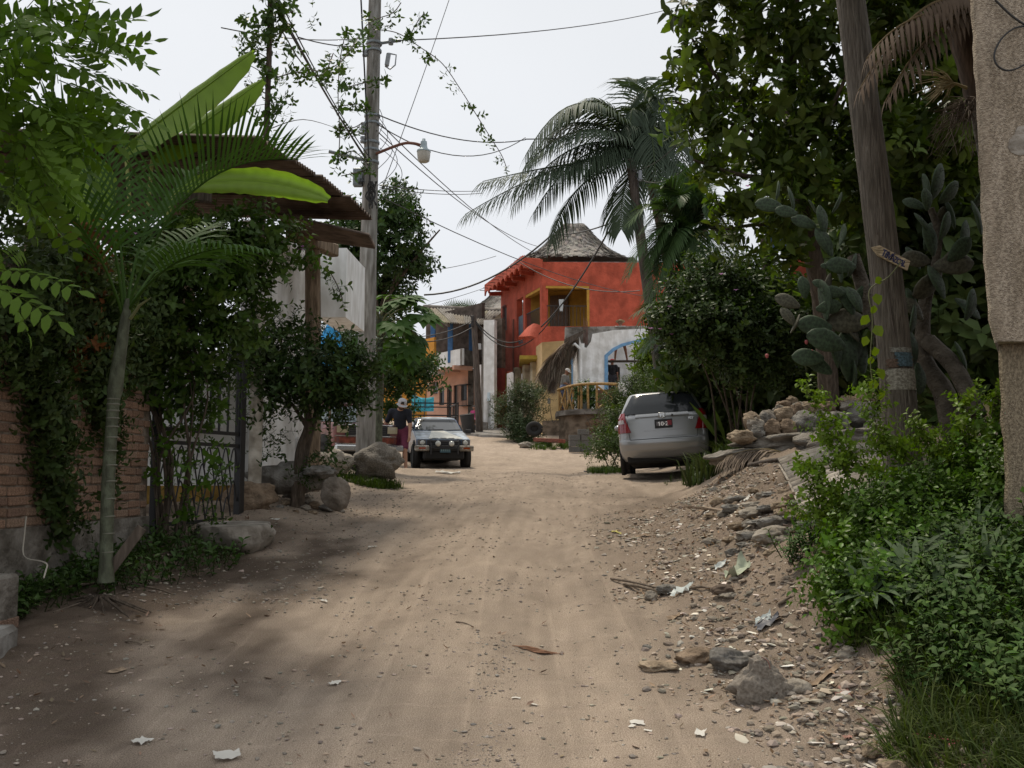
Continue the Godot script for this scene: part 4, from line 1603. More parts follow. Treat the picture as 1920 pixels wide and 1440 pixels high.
# ---------- right side ----------
func build_right_side() -> void:
	var st := mt("rough_stucco",Color(0.50,0.42,0.325),0.97,{"tex": "fine","scale": 2.2,"bump": 1.3,"bumptex": "cell","detail": "streak","dscale": Vector3(1.3,0.35,1.3)})
	var h := thing("stucco_wall","tall rough beige stucco house corner with peeling patch and overhang","wall",Vector3(3.3,0.6,-6.0))
	var o := h.position
	var yb := at(960,640,6.0).y - o.y
	var s := Shape.new()
	var x0 := at(1853,500,6.0).x - o.x
	var x1 := x0+3.2
	# slightly uneven corner, as hand thrown plaster
	var rng := seeded(5)
	var rows := []
	for r in 41:
		var y := lerpf(yb,4.7,r/40.0)
		var row := PackedVector3Array()
		var j := rng.randf_range(-0.006,0.006) - (y - yb)*0.006
		var inset := 0.04*exp(-(y - yb)*9.0)
		for k in [[x0+j+inset+1.25,-2.4],[x0+j+inset+0.01,-0.07],[x0+j+0.02+inset,-0.02],[x0+j+0.07+inset,-inset],[x1,0.0]]:
			row.append(Vector3(k[0],y,k[1]))
		rows.append(row)
	s.sheet(rows)
	s.quad(Vector3(x0+1.29,yb,-2.4),Vector3(x1,yb,-2.4),Vector3(x1,yb,0),Vector3(x0+0.04,yb,0))
	s.quad(Vector3(x1,yb,0),Vector3(x1,yb,-2.4),Vector3(x1,4.7,-2.4),Vector3(x1,4.7,0))
	s.quad(Vector3(x1,yb,-2.4),Vector3(x0+1.25,yb,-2.4),Vector3(x0+1.25,4.7,-2.4),Vector3(x1,4.7,-2.4))
	part("upper_wall",s,st,h)
	s = Shape.new()
	var xl := at(1884,800,6.1).x - o.x
	rows = []
	for r in 22:
		var y := lerpf(-0.7,yb - 0.002,r/21.0)
		var j := rng.randf_range(-0.012,0.012)
		var row := PackedVector3Array()
		for k in [[xl+j+1.2,-2.3],[xl+j+0.01,-0.16],[xl+j+0.04,-0.11],[x1 - 0.1,-0.10]]:
			row.append(Vector3(k[0],y,k[1]))
		rows.append(row)
	s.sheet(rows)
	part("lower_wall",s,mt("mossy_stucco",Color(0.33,0.27,0.185),0.97,{"tex": "fine","scale": Vector3(3.2,1.6,3.2),"bump": 1.3,"bumptex": "cell"}),h)
	s = Shape.new()
	var pp := [[1920,235],[1908,238],[1902,252],[1893,262],[1890,276],[1896,286],[1912,292],[1930,288],[1935,240]]
	prism(s,pp,5.995,0.03)
	for i in s.v.size(): s.v[i] -= o
	part("bare_patch",s,mt("pale_cement"),h)
	s = Shape.new()
	var lp := []
	for k in [[1866,0],[1895,28],[1921,46],[1935,50]]: lp.append(at(k[0],k[1],5.97) - o)
	s.tube(poly(lp,5),[0.007],6)
	part("cable",s,mt("black_rubber",Color(0.02,0.02,0.02),0.6),h)
	s = Shape.new()
	lp = []
	for k in [[1935,48],[1905,52],[1880,70],[1865,98],[1868,120],[1886,132],[1908,128],[1935,112]]: lp.append(at(k[0],k[1],5.965) - o)
	s.tube(poly(lp,5),[0.006],6)
	part("cable",s,mt("black_rubber"),h)

	# ribbed concrete ramp on the bank
	h = thing("ribbed_ramp","pale ribbed concrete ramp half hidden by the green shrub","ramp",Vector3(2.9,gh(2.9,9.2),-9.2))
	o = h.position
	var P := func(u: float,w: float) -> Vector3:
		var x := lerpf(lerpf(2.9,3.8,u),lerpf(2.3,3.1,u),w)
		var d := lerpf(lerpf(10.9,10.5,u),lerpf(7.9,7.6,u),w)
		return Vector3(x,gh(x,d)+0.05,-d) - o
	s = Shape.new()
	rows = []
	for r in 13:
		var row := PackedVector3Array()
		for k in 7:
			row.append(P.call(k/6.0,r/12.0))
		rows.append(row)
	s.sheet(rows,false,true)
	var pale := mt("ramp_cement",Color(0.42,0.38,0.325),0.96,{"tex": "stain","scale": 0.9,"bump": 0.8})
	part("slab",s,pale,h)
	for i in 15:
		s = Shape.new()
		var w := (i+0.3)/15.0
		var top := []
		for k in 6:
			top.append(P.call(0.02+k/5.0*0.96,w)+Vector3(0,0.012+rng.randf_range(-0.006,0.006),0))
		s.tube(top,[0.06],6,true,0.2,i)
		part("rib",s,pale,h)
	# layered stone slab
	h = thing("stone_ledge","flat grey layered rock ledge below the piled stones","rock",on_ground(1480,13.2))
	o = h.position
	for k in [[1435,13.0,0.72,0.10,0.4,3],[1510,13.0,0.9,0.13,0.5,5],[1590,12.4,0.7,0.16,0.45,7]]:
		var rk := rock_shape(int(k[5])+90,0.25,3)
		for i in rk.v.size():
			var v := rk.v[i]
			rk.v[i] = Vector3(v.x*k[2],clampf(v.y,-1.0,0.5)*k[3]*1.6+0.012*sin(v.y*40.0),v.z*k[4])
		var po := part("layer",rk,mt("ledge_stone",Color(0.30,0.275,0.24),0.96,{"tex": "grain","scale": Vector3(0.5,3,2),"bump": 1.5}),h,on_ground(k[0],k[1],0.02) - o)
		po.rotation.y = 0.15
		po.rotation.z = 0.09
	# low dark retaining structure behind the plants (house walls glimpsed)
	h = thing("garden_house","house with red and cream walls glimpsed behind cactus and trees","house",Vector3(6.6,1.8,-19))
	s = Shape.new()
	wall(s,Vector3(-1.2,-0.4,0),Vector3(7.5,-0.4,3.0),3.9,0.25,[[1.2,2.1,0.9,2.2],[3.4,4.3,0.0,2.1]])
	part("wall",s,mt("cream_wall",Color(0.55,0.44,0.25),0.94,{"tex": "soft","scale": 0.4}),h)
	s = Shape.new()
	wall(s,Vector3(-1.2,3.5,-0.03),Vector3(7.5,3.5,2.97),1.3,0.25)
	part("upper_wall",s,mt("red_plaster"),h)
	s = Shape.new()
	s.box(Vector3(3.2,4.9,0.2),Vector3(9.6,0.12,3.4),face_basis(Vector3(-1.2,0,0),Vector3(7.5,0,3.0)),0.02)
	part("roof_slab",s,mt("strong_blue"),h)
	s = Shape.new()
	s.box(Vector3(0.6,1.2,0.2),Vector3(0.9,1.3,0.05),face_basis(Vector3(-1.2,0,0),Vector3(7.5,0,3.0)))
	part("window",s,mt("dark_glass"),h)

# ---------- poles ----------
func build_poles() -> void:
	var conc := mt("pole_concrete",Color(0.34,0.335,0.32),0.92,{"tex": "grain","scale": Vector3(1.6,0.18,1.6),"bump": 0.4})
	var galv := mt("galvanised")
	var gm := mt("galv_pipe",Color(0.22,0.25,0.27),0.5,{"metal": 0.5,"tex": "soft","scale": 2})
	var h := thing("concrete_utility_pole","grey concrete utility pole standing beside the boulders","utility pole",on_ground(686,18.2))
	var o := h.position
	var p := func(px: float,py: float,dd := 0.0) -> Vector3:
		return at(px,py,18.2 - dd) - o
	var s := Shape.new()
	s.tube([Vector3(0,-0.5,0),p.call(690,500),p.call(697,250),p.call(703,0),p.call(706,-110)],[0.185,0.155,0.135,0.118,0.11],18)
	part("shaft",s,conc,h)
	for k in [[701.5,82],[700.7,96],[698,218],[697.2,232],[696.6,268],[696.2,282],[695.8,305]]:
		s = Shape.new()
		var m: Vector3 = p.call(k[0],k[1])
		s.lathe(m,[Vector2(0.14,-0.025),Vector2(0.152,-0.02),Vector2(0.152,0.02),Vector2(0.14,0.025)],18)
		part("band",s,gm,h)
	for k in [[684,100],[733,78],[681,236],[681,246],[680,262]]:
		s = Shape.new()
		s.lathe(p.call(k[0],k[1],0.1),[Vector2(0,-0.07),Vector2(0.045,-0.06),Vector2(0.05,-0.02),Vector2(0.03,0),Vector2(0.05,0.02),Vector2(0.045,0.06),Vector2(0,0.07)],10)
		part("insulator",s,mt("insulator_grey",Color(0.25,0.27,0.29),0.3),h)
	s = Shape.new()
	s.tube([p.call(708,82),p.call(733,78),p.call(752,76)],[0.03],8)
	part("bracket",s,gm,h)
	s = Shape.new()
	s.tube([p.call(617,284),p.call(650,292),p.call(692,302)],[0.035],8)
	part("bracket",s,gm,h)
	# cut-out fuse
	s = Shape.new()
	s.box(p.call(727,112,0.1),Vector3(0.08,0.26,0.08),Basis.IDENTITY.rotated(Vector3.BACK,-0.15),0.02)
	s.tube([p.call(729,100,0.1),p.call(743,103,0.1),p.call(741,122,0.1),p.call(731,130,0.1),p.call(722,124,0.1)],[0.014],6)
	part("fuse_cutout",s,mt("insulator_grey"),h)
	# meter box and coils
	s = Shape.new()
	s.box(p.call(671,333,0.1),Vector3(0.17,0.34,0.14),Basis.IDENTITY,0.015)
	part("junction_box",s,gm,h)
	s = Shape.new()
	s.lathe(p.call(676,340,0.18),[Vector2(0.0,0.0),Vector2(0.06,0.0),Vector2(0.05,0.02),Vector2(0,0.025)],14,Basis(Vector3.RIGHT,Vector3(0,0,1),Vector3.DOWN))
	part("meter_dial",s,mt("dark_glass"),h)
	var rng := seeded(31)
	for i in 9:
		s = Shape.new()
		var pts := []
		var ox := rng.randf_range(-4,8)
		for k in 7:
			pts.append(p.call(695+ox+sin(k*1.1+i)*(3.0+i*0.6),340+k*(6.5+(i % 3)),0.2+rng.randf()*0.04))
		s.tube(poly(pts,4),[0.014],5)
		part("cable_bundle",s,mt("black_rubber"),h)
	for i in 5:
		s = Shape.new()
		var pts := []
		for k in 6:
			var t := k/5.0
			pts.append(p.call(712+sin(t*PI)*(8+i*9) - t*4,205+i*18+t*(50+i*13),0.08))
		s.tube(poly(pts,4),[0.006],4)
		part("cable_loop",s,mt("black_rubber"),h)
	# street lamp on its arm
	h = thing("street_lamp","street lamp with bowl glass on curved arm of the concrete pole","street lamp",at(706,288,18.1))
	o = h.position
	s = Shape.new()
	s.tube(poly([at(706,288,18.1) - o,at(738,275,17.9) - o,at(760,268.5,17.8) - o,at(776,269,17.7) - o,at(788,272,17.7) - o],5),[0.028],8)
	part("arm",s,mt("rusty_pipe"),h)
	var lm := at(794.5,285,17.7) - o
	s = Shape.new()
	s.lathe(lm,[Vector2(0,0.245),Vector2(0.03,0.245),Vector2(0.032,0.2),Vector2(0.058,0.195),Vector2(0.06,0.12),Vector2(0.075,0.06),Vector2(0.125,0.03),Vector2(0.13,0.0),Vector2(0.118,-0.005)],20)
	part("housing",s,mt("lamp_metal",Color(0.30,0.36,0.38),0.45,{"metal": 0.3}),h)
	s = Shape.new()
	s.lathe(lm,[Vector2(0.122,0.0),Vector2(0.118,-0.08),Vector2(0.105,-0.17),Vector2(0.075,-0.19),Vector2(0,-0.195)],20)
	part("bowl",s,mt("lamp_glass",Color(0.45,0.43,0.38),0.3),h)

	# leaning timber pole above the silver car
	h = thing("leaning_timber_pole","dark timber utility pole leaning behind the silver car, topped by insulator","utility pole",on_ground(1246,25.5))
	o = h.position
	s = Shape.new()
	s.tube([Vector3(0.03,-0.4,0),at(1243,720,25.5) - o,at(1212,520,25.7) - o,at(1196,410,25.8) - o,at(1182,300,26) - o],[0.185,0.18,0.15,0.13,0.12],14,true,0.03)
	part("shaft",s,mt("dark_timber",Color(0.125,0.10,0.085),0.9,{"tex": "grain","scale": Vector3(2,0.25,2),"bump": 0.6}),h)
	s = Shape.new()
	s.box(at(1200,330,25.7) - o,Vector3(0.1,0.3,0.1),Basis.IDENTITY,0.03)
	part("insulator",s,mt("insulator_grey"),h)
	s = Shape.new()
	s.tube([at(1185,318,25.8) - o,at(1198,328,25.7) - o,at(1196,350,25.7) - o],[0.02],6)
	part("bracket",s,mt("iron"),h)

	# far timber pole
	h = thing("timber_utility_pole","thin dark timber pole in front of the narrow white house","utility pole",on_ground(899,45))
	o = h.position
	s = Shape.new()
	s.tube([Vector3(0.02,-0.4,0),at(894,700,45.2) - o,at(888,588,45.4) - o],[0.17,0.15,0.13],12,true,0.03)
	part("shaft",s,mt("dark_timber"),h)
	s = Shape.new()
	s.box(at(885.5,602,45.2) - o,Vector3(0.12,0.5,0.12),Basis.IDENTITY,0.02)
	part("insulator_rack",s,mt("iron"),h)

	# big weathered pole on the bank, with sign and posters
	h = thing("weathered_timber_pole","thick weathered timber pole leaning over the bank, papers pasted on it","utility pole",on_ground(1703,8.0))
	o = h.position
	s = Shape.new()
	var ax := [Vector3(0.03,-0.5,0),at(1694,860,8.0) - o,at(1675,640,8.05) - o,at(1657,480,8.1) - o,at(1625,230,8.15) - o,at(1595,0,8.2) - o,at(1575,-150,8.25) - o]
	var radii := [0.150,0.143,0.132,0.127,0.122,0.118,0.115]
	var axs := poly(ax,6)
	var rr := []
	for i in axs.size():
		var t := float(i)/(axs.size() - 1)*6.0
		var k := mini(int(t),5)
		rr.append(lerpf(radii[k],radii[k+1],t - k))
	s.tube(axs,rr,22,true,0.012)
	part("shaft",s,mt("weathered_timber",Color(0.17,0.146,0.118),0.93,{"tex": "grain","scale": Vector3(4.5,0.35,4.5),"bump": 1.4,"bumptex": "bump"}),h)
	for k in [[[1667,555],[1672,600],[1680,640]],[[1699,730],[1704,790],[1708,840]],[[1640,400],[1645,440]]]:
		s = Shape.new()
		var pts := []
		for w in k: pts.append(at(w[0],w[1],7.926 if k.size() == 3 else 7.968) - o)
		s.tube(pts,[0.002,0.007,0.002],5)
		part("drying_crack",s,mt("dark_timber"),h)
	var paper := [[[655,664,1683,20],Color(0.30,0.30,0.27)],[[664,690,1686,17],Color(0.10,0.17,0.21)],[[694,733,1684,31],Color(0.36,0.345,0.29)],[[676,692,1663,9],Color(0.16,0.11,0.08)]]
	for k in paper.size():
		var w: Array = paper[k][0]
		s = Shape.new()
		var rows := []
		for r in 7:
			var py := lerpf(w[1],w[0],r/6.0)
			var row := PackedVector3Array()
			for c in 13:
				var t := c/12.0*2.0 - 1.0
				var ox: float = w[2]+(py - 690)*0.11+t*(w[3]+3.0*sin(r*2.7+k*1.3+signf(t)*2.0))
				var cx := 1679.5+(py - 690)*0.09
				var off := (ox - cx)/FOCAL*8.0
				var rad := 0.1375+0.003+0.002*sin(c*1.9+r*2.3)+(0.001*k)
				off = clampf(off,-rad*0.98,rad*0.98)
				row.append(at(cx,py,8.03) - o+Vector3(off,0,sqrt(rad*rad - off*off)))
			rows.append(row)
		s.sheet(rows)
		part("pasted_paper",s,mt("paper_%d" % k,paper[k][1],0.95,{"tex": "stain","scale": 9.0,"bump": 0.3,"back": Color(1,1,1)*0.05}),h)
	# arrow sign
	h = thing("arrow_sign","small cream wooden arrow board lettered TEMÁZCAL nailed to the weathered pole","sign",at(1672,484,7.93))
	o = h.position
	s = Shape.new()
	prism(s,[[1634,463.5],[1649.5,460],[1707,489.5],[1701.5,507],[1646,478.5]],7.93,0.018)
	for i in s.v.size(): s.v[i] -= o
	part("board",s,mt("cream_board",Color(0.55,0.45,0.30),0.85,{"tex": "grain","scale": Vector3(1.5,9,3)}),h)
	var word := "TEMÁZCAL"
	var font := SystemFont.new()
	font.font_names = PackedStringArray(["Droid Sans"])
	font.font_weight = 700
	for i in word.length():
		var tm := TextMesh.new()
		tm.text = word[i]
		tm.font = font
		tm.font_size = 32
		tm.pixel_size = 0.00235
		tm.depth = 0.004
		var t := i/7.0
		var c := part("letter",tm,mt("navy_paint",Color(0.028,0.032,0.09),0.7),h,at(lerpf(1657,1695,t),lerpf(474.5,495.0,t)+[0.0,0.5,-0.4,0.3,0.6,0.8,0.4,0.2][i],7.93) - o+Vector3(0,0,0.003))
		c.rotation.z = -0.48+[0.05,-0.04,0.02,0.06,-0.05,0.03,-0.02,0.05][i]
		c.scale = Vector3(0.8,[1.08,1.0,0.98,1.0,0.95,0.92,0.9,0.9][i],1)
	# grey pipe behind the wall
	s = Shape.new()
	s.tube([at(57,440,10.4),at(60,252,10.4)],[0.03],10)
	single("galvanised_pipe",s,gm,"grey upright pipe rising behind the creeper wall","pipe")

# ---------- wires ----------
func build_wires() -> void:
	# x0 y0 d0, x1 y1 d1, sag, radius, label
	var w := [
		[510,0,13.0,690,305,18.0,0.05,0.014,"thick black service cable slanting down to the concrete pole"],
		[516,0,13.0,693,305,18.0,0.10,0.012,"second black service cable slanting down to the concrete pole"],
		[524,0,13.0,697,300,18.0,0.14,0.010,"thinner black cable beside the two slanting service cables"],
		[676,-20,17.4,694,345,18.0,0.0,0.016,"black cable running down the face of the concrete pole"],
		[415,52,12.0,690,70,18.0,0.10,0.008,"thin wire from the vine post to the pole insulator"],
		[560,70,14.0,735,78,18.1,0.12,0.010,"wire carrying vines to the bracket of the concrete pole"],
		[745,76,18.1,1300,5,34.0,0.25,0.012,"long thin wire from concrete pole across the sky"],
		[842,0,20.0,716,355,18.0,0.05,0.008,"thin stay wire dropping steeply beside the street lamp"],
		[708,215,18.1,985,262,25.0,0.25,0.013,"twisted cable from concrete pole towards the palm"],
		[708,233,18.1,985,258,25.0,0.55,0.011,"slack twisted cable under the one to the palm"],
		[985,261,25.0,1310,225,30.0,0.15,0.016,"twisted cable passing through the palm fronds"],
		[706,225,18.1,1015,480,40.0,0.3,0.011,"thin wire from concrete pole down to the red house"],
		[706,245,18.1,1008,462,40.0,0.35,0.011,"second thin wire from concrete pole to the red house"],
		[712,348,18.1,900,358,30.0,0.05,0.009,"level thin wire leaving the concrete pole at lamp height"],
		[712,352,18.1,905,362,30.0,0.08,0.009,"lower level thin wire leaving the concrete pole"],
		[795,553,34.0,1035,440,34.0,0.5,0.032,"thick black cable sweeping up to the thatched roof"],
		[1035,440,34.0,1140,420,30.0,0.1,0.024,"black cable end vanishing among the palm fronds"],
		[720,372,18.1,1255,560,36.0,0.4,0.010,"long thin wire crossing to the far palms"],
		[1140,435,34.0,1000,625,44.0,0.4,0.035,"drooping black cable in front of the loggia"],
		[1000,625,44.0,890,600,45.3,0.7,0.028,"pale slack cable from loggia corner to the far timber pole"],
		[1040,590,43.0,890,604,45.3,1.3,0.024,"second slack cable reaching the far timber pole"],
		[888,612,45.3,770,640,38.0,0.25,0.024,"cable from the far timber pole towards the trees"],
		[888,600,45.3,765,632,38.0,0.2,0.02,"upper cable from the far timber pole towards the trees"],
		[975,492,46.0,1200,545,40.0,0.5,0.02,"pale thin wire along the red house wall"],
		[770,512,36.0,930,480,46.0,0.1,0.012,"fine wire beside the thick cable near the red house eave"],
		[768,580,36.0,908,540,50.0,0.05,0.012,"fine wire ending at the tiled eave"],
		[1195,320,25.7,1330,190,22.0,0.3,0.010,"thin wire rising from the leaning pole into the tree"],
		[1190,330,25.7,1330,260,21.0,0.5,0.010,"slack thin wire between leaning pole and tree"],
	]
	var m := mt("black_rubber")
	for k in w:
		var a := at(k[0],k[1],k[2])
		var b := at(k[3],k[4],k[5])
		var pts := []
		for i in 15:
			var t := i/14.0
			pts.append(a.lerp(b,t) - Vector3(0,k[6]*4.0*t*(1 - t),0))
		var s := Shape.new()
		s.tube(pts,[k[7]],5)
		single("overhead_cable",s,m,k[8],"cable","overhead cables")

# ---------- vehicles ----------
# table rows: height, half width, z of the near end, z of the far end, corner radius
func slice_at(tab: Array,y: float) -> Array:
	if y <= tab[0][0]: return tab[0]
	for i in tab.size() - 1:
		if y <= tab[i+1][0]:
			var t: float = (y - tab[i][0])/maxf(1e-5,tab[i+1][0] - tab[i][0])
			var r := []
			for k in 5: r.append(lerpf(tab[i][k],tab[i+1][k],t))
			return r
	return tab[-1]

func end_z(q: Array,x: float,far := false) -> float:
	var e: float = absf(x) - (q[1] - q[4])
	var drop: float = 0.05*pow(x/q[1],2)
	if e > 0:
		drop += q[4]*(1.0 - sqrt(maxf(0.0,1.0 - pow(minf(e/q[4],1.0),2))))
	return q[3]+drop if far else q[2] - drop

func hull(tab: Array,seg := 3) -> Shape:
	var s := Shape.new()
	var rows := []
	var ys := []
	for i in tab.size() - 1:
		for k in seg: ys.append(lerpf(tab[i][0],tab[i+1][0],float(k)/seg))
	ys.append(tab[-1][0])
	var u := [-1.0,-0.995,-0.97,-0.93,-0.86,-0.75,-0.5,-0.25,0.0,0.25,0.5,0.75,0.86,0.93,0.97,0.995,1.0]
	for y in ys:
		var q := slice_at(tab,y)
		var row := PackedVector3Array()
		for k in u: row.append(Vector3(k*q[1],y,end_z(q,k*q[1])))
		for k in range(1,6): row.append(Vector3(q[1],y,lerpf(end_z(q,q[1]),end_z(q,q[1],true),k/6.0)))
		for k in u.size(): row.append(Vector3(u[u.size() - 1 - k]*q[1],y,end_z(q,u[u.size() - 1 - k]*q[1],true)))
		for k in range(1,6): row.append(Vector3(-q[1],y,lerpf(end_z(q,q[1],true),end_z(q,q[1]),k/6.0)))
		rows.append(row)
	s.sheet(rows,true)
	for e in [0,rows.size() - 1]:
		var m := Vector3.ZERO
		for v in rows[e]: m += v
		m /= rows[e].size()
		for k in rows[e].size():
			var v0: Vector3 = rows[e][k]
			var v1: Vector3 = rows[e][(k+1) % rows[e].size()]
			if e: s.tri(m,v0,v1)
			else: s.tri(m,v1,v0)
	return s

# patch lying on the near end of the hull: outline in (share of half width, height)
func patch(tab: Array,lo: Array,hi: Array,off: float,n := 10,m := 6) -> Shape:
	# lo = [s0, s1, y] at the bottom edge, hi the same at the top edge
	var s := Shape.new()
	var rows := []
	for r in m+1:
		var t := float(r)/m
		var row := PackedVector3Array()
		for k in n+1:
			var g := lerpf(lerpf(lo[0],hi[0],t),lerpf(lo[1],hi[1],t),float(k)/n)
			var y := lerpf(lo[2],hi[2],t)
			var q := slice_at(tab,y)
			row.append(Vector3(g*q[1]*(1.0+off*0.6),y+off*0.8,end_z(q,g*q[1])+off))
		rows.append(row)
	s.sheet(rows)
	# rim back to the body
	for k in n:
		s.quad(rows[0][k] - Vector3(0,0,off*1.5),rows[0][k+1] - Vector3(0,0,off*1.5),rows[0][k+1],rows[0][k])
		s.quad(rows[m][k],rows[m][k+1],rows[m][k+1] - Vector3(0,0,off*1.5),rows[m][k] - Vector3(0,0,off*1.5))
	return s

# patch on a side: outline in z and height, sg = -1 or 1
func side_patch(tab: Array,sg: float,lo: Array,hi: Array,off: float) -> Shape:
	var s := Shape.new()
	var rows := []
	for r in 7:
		var t := r/6.0
		var row := PackedVector3Array()
		for k in 7:
			var y := lerpf(lo[2],hi[2],t)
			var z := lerpf(lerpf(lo[0],hi[0],t),lerpf(lo[1],hi[1],t),k/6.0)
			row.append(Vector3(sg*(slice_at(tab,y)[1]+off),y,z))
		rows.append(row)
	s.sheet(rows,false,sg > 0)
	return s

func wheel(parent: Node,pos: Vector3,r: float,w: float,steer := 0.0) -> void:
	var b := Basis(Vector3(0,1,0),Vector3(1,0,0),Vector3(0,0,-1)).rotated(Vector3.UP,steer)
	var s := Shape.new()
	s.lathe(Vector3.ZERO,[Vector2(r*0.6,-w/2),Vector2(r*0.92,-w/2),Vector2(r,-w*0.4),Vector2(r,w*0.4),Vector2(r*0.92,w/2),Vector2(r*0.6,w/2)],28,b)
	for k in 36:
		var g := TAU*k/36
		s.box(b*Vector3(cos(g)*r,(w*0.22 if k % 2 else -w*0.22),sin(g)*r),Vector3(0.03,w*0.4,r*0.1),b*Basis(Vector3.UP,-g))
	var o := part("wheel",s,mt("tyre",Color(0.022,0.021,0.02),0.9,{"tex": "soft","scale": 4}),parent,pos)
	s = Shape.new()
	s.lathe(Vector3.ZERO,[Vector2(0.0,-w*0.36),Vector2(r*0.2,-w*0.38),Vector2(r*0.45,-w*0.28),Vector2(r*0.6,-w*0.42),Vector2(r*0.62,-w*0.3),Vector2(r*0.62,w*0.3),Vector2(r*0.6,w*0.42),Vector2(r*0.45,w*0.28),Vector2(r*0.2,w*0.38),Vector2(0,w*0.36)],20,b)
	part("rim",s,mt("rim_metal",Color(0.25,0.25,0.25),0.45,{"metal": 0.7}),o)

func disc(pos: Vector3,r: float,th: float,n := 16) -> Shape:
	var s := Shape.new()
	s.lathe(pos,[Vector2(0,th),Vector2(r*0.5,th*0.95),Vector2(r*0.85,th*0.7),Vector2(r,0),Vector2(r*0.8,-th),Vector2(0,-th)],n,Basis(Vector3.RIGHT,Vector3(0,0,1),Vector3.DOWN))
	return s

func text_part(parent: Node,n: String,t: String,pos: Vector3,h: float,m: Material,sx := 1.0) -> void:
	var tm := TextMesh.new()
	tm.text = t
	var f := SystemFont.new()
	f.font_names = PackedStringArray(["Droid Sans"])
	f.font_weight = 700
	tm.font = f
	tm.font_size = 32
	tm.pixel_size = h/23.0
	tm.depth = 0.004
	var o := part(n,tm,m,parent,pos)
	o.scale.x = sx

func build_vehicles() -> void:
	var glass := mt("car_glass",Color(0.022,0.025,0.028),0.1,{"spec": 0.4})
	var chrome := mt("chrome",Color(0.55,0.55,0.54),0.18,{"metal": 0.9})
	var black := mt("black_plastic",Color(0.022,0.022,0.024),0.65)
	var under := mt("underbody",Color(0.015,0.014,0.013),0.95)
	# ---- silver hatchback, seen from behind ----
	var g := on_ground(1248,20.4)
	var car := thing("silver_hatchback","silver hatchback parked on the verge with its rear to the road","car",g+Vector3(0,0.06,0),"",-0.155)
	car.rotation.z = 0.062
	car.rotation.x = -0.02
	var silver := mt("silver_paint",Color(0.31,0.315,0.32),0.34,{"metal": 0.55,"coat": 0.7})
	var tab := [[0.20,0.76,1.70,-1.80,0.2],[0.27,0.80,1.80,-1.88,0.24],[0.38,0.825,1.875,-1.92,0.26],[0.50,0.836,1.905,-1.93,0.26],[0.575,0.838,1.90,-1.92,0.26],[0.60,0.838,1.865,-1.90,0.25],[0.72,0.838,1.855,-1.80,0.25],[0.90,0.835,1.84,-1.35,0.25],[1.0,0.822,1.825,-1.05,0.25],[1.06,0.80,1.79,-0.95,0.25],[1.25,0.72,1.66,-0.55,0.24],[1.42,0.645,1.50,-0.2,0.22],[1.49,0.60,1.42,0.0,0.22],[1.515,0.545,1.28,0.15,0.22],[1.53,0.40,1.02,0.3,0.2]]
	part("body",hull(tab,3),silver,car)
	var w := part("rear_window",patch(tab,[-0.93,0.93,1.065],[-0.86,0.86,1.455],0.012,14,8),glass,car)
	part("wiper_nozzle",disc(Vector3(0,1.435,1.50),0.012,0.008,8),black,w)
	for sg in [-1.0,1.0]:
		part("side_window",side_patch(tab,sg,[1.35,-0.75,1.06],[1.15,-0.2,1.43],0.006),glass,car)
		var lo := [-0.995,-0.70,0.715] if sg < 0 else [0.70,0.995,0.715]
		var hi := [-0.99,-0.88,1.10] if sg < 0 else [0.88,0.99,1.10]
		var tl := part("tail_light",patch(tab,lo,hi,0.018,8,8),mt("red_lens",Color(0.20,0.006,0.01),0.12,{"coat": 0.6}),car)
		var lo2 := [-0.985,-0.84,0.885] if sg < 0 else [0.84,0.985,0.885]
		var hi2 := [-0.985,-0.865,0.96] if sg < 0 else [0.865,0.985,0.96]
		part("clear_lens",patch(tab,lo2,hi2,0.024,6,4),mt("clear_lens",Color(0.42,0.36,0.36),0.15,{"coat": 0.5}),tl)
		part("lamp_eye",disc(Vector3(sg*0.72,0.92,1.745),0.03,0.02,12),chrome,tl)
		# wheels: arch and wheel
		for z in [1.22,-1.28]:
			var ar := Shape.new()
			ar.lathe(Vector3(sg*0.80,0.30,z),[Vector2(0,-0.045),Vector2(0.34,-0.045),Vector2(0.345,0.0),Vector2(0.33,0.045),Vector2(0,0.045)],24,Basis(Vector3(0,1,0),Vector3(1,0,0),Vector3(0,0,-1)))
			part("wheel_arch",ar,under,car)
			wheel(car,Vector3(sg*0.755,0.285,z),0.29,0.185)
		var mi := Shape.new()
		mi.lathe(Vector3(sg*0.93,1.0,-0.62),[Vector2(0,0.05),Vector2(0.06,0.05),Vector2(0.09,0.0),Vector2(0.07,-0.06),Vector2(0,-0.08)],12,Basis(Vector3(1,0,0),Vector3(0,0,1),Vector3(0,-0.75,0)))
		part("wing_mirror",mi,silver,car)
	# hatch edge: dark shut line, number plate recess, garnish, badge
	for k in [[[-0.735,0.735,0.581],[-0.735,0.735,0.592]],[[-0.745,-0.735,0.59],[-0.80,-0.79,1.05]],[[0.735,0.745,0.59],[0.79,0.80,1.05]]]:
		part("shut_line",patch(tab,k[0],k[1],0.003,12,3),under,car)
	part("garnish",patch(tab,[-0.60,0.60,0.985],[-0.60,0.60,1.045],0.022,12,3),silver,car)
	part("plate_recess",patch(tab,[-0.42,0.42,0.735],[-0.52,0.52,0.965],0.006,10,3),silver,car)
	var pl := Shape.new()
	pl.box(Vector3(0.02,0.86,1.868),Vector3(0.33,0.165,0.012),Basis.IDENTITY,0.004)
	var po := part("number_plate",pl,black,car)
	text_part(po,"plate_text","10·2",Vector3(0.01,0.855,1.876),0.075,mt("white_plastic"))
	pl = Shape.new()
	pl.box(Vector3(0.02,0.862,1.8755),Vector3(0.27,0.075,0.003),Basis.IDENTITY)
	part("plate_band",pl,mt("plate_grey",Color(0.12,0.11,0.12),0.5),po)
	pl = Shape.new()
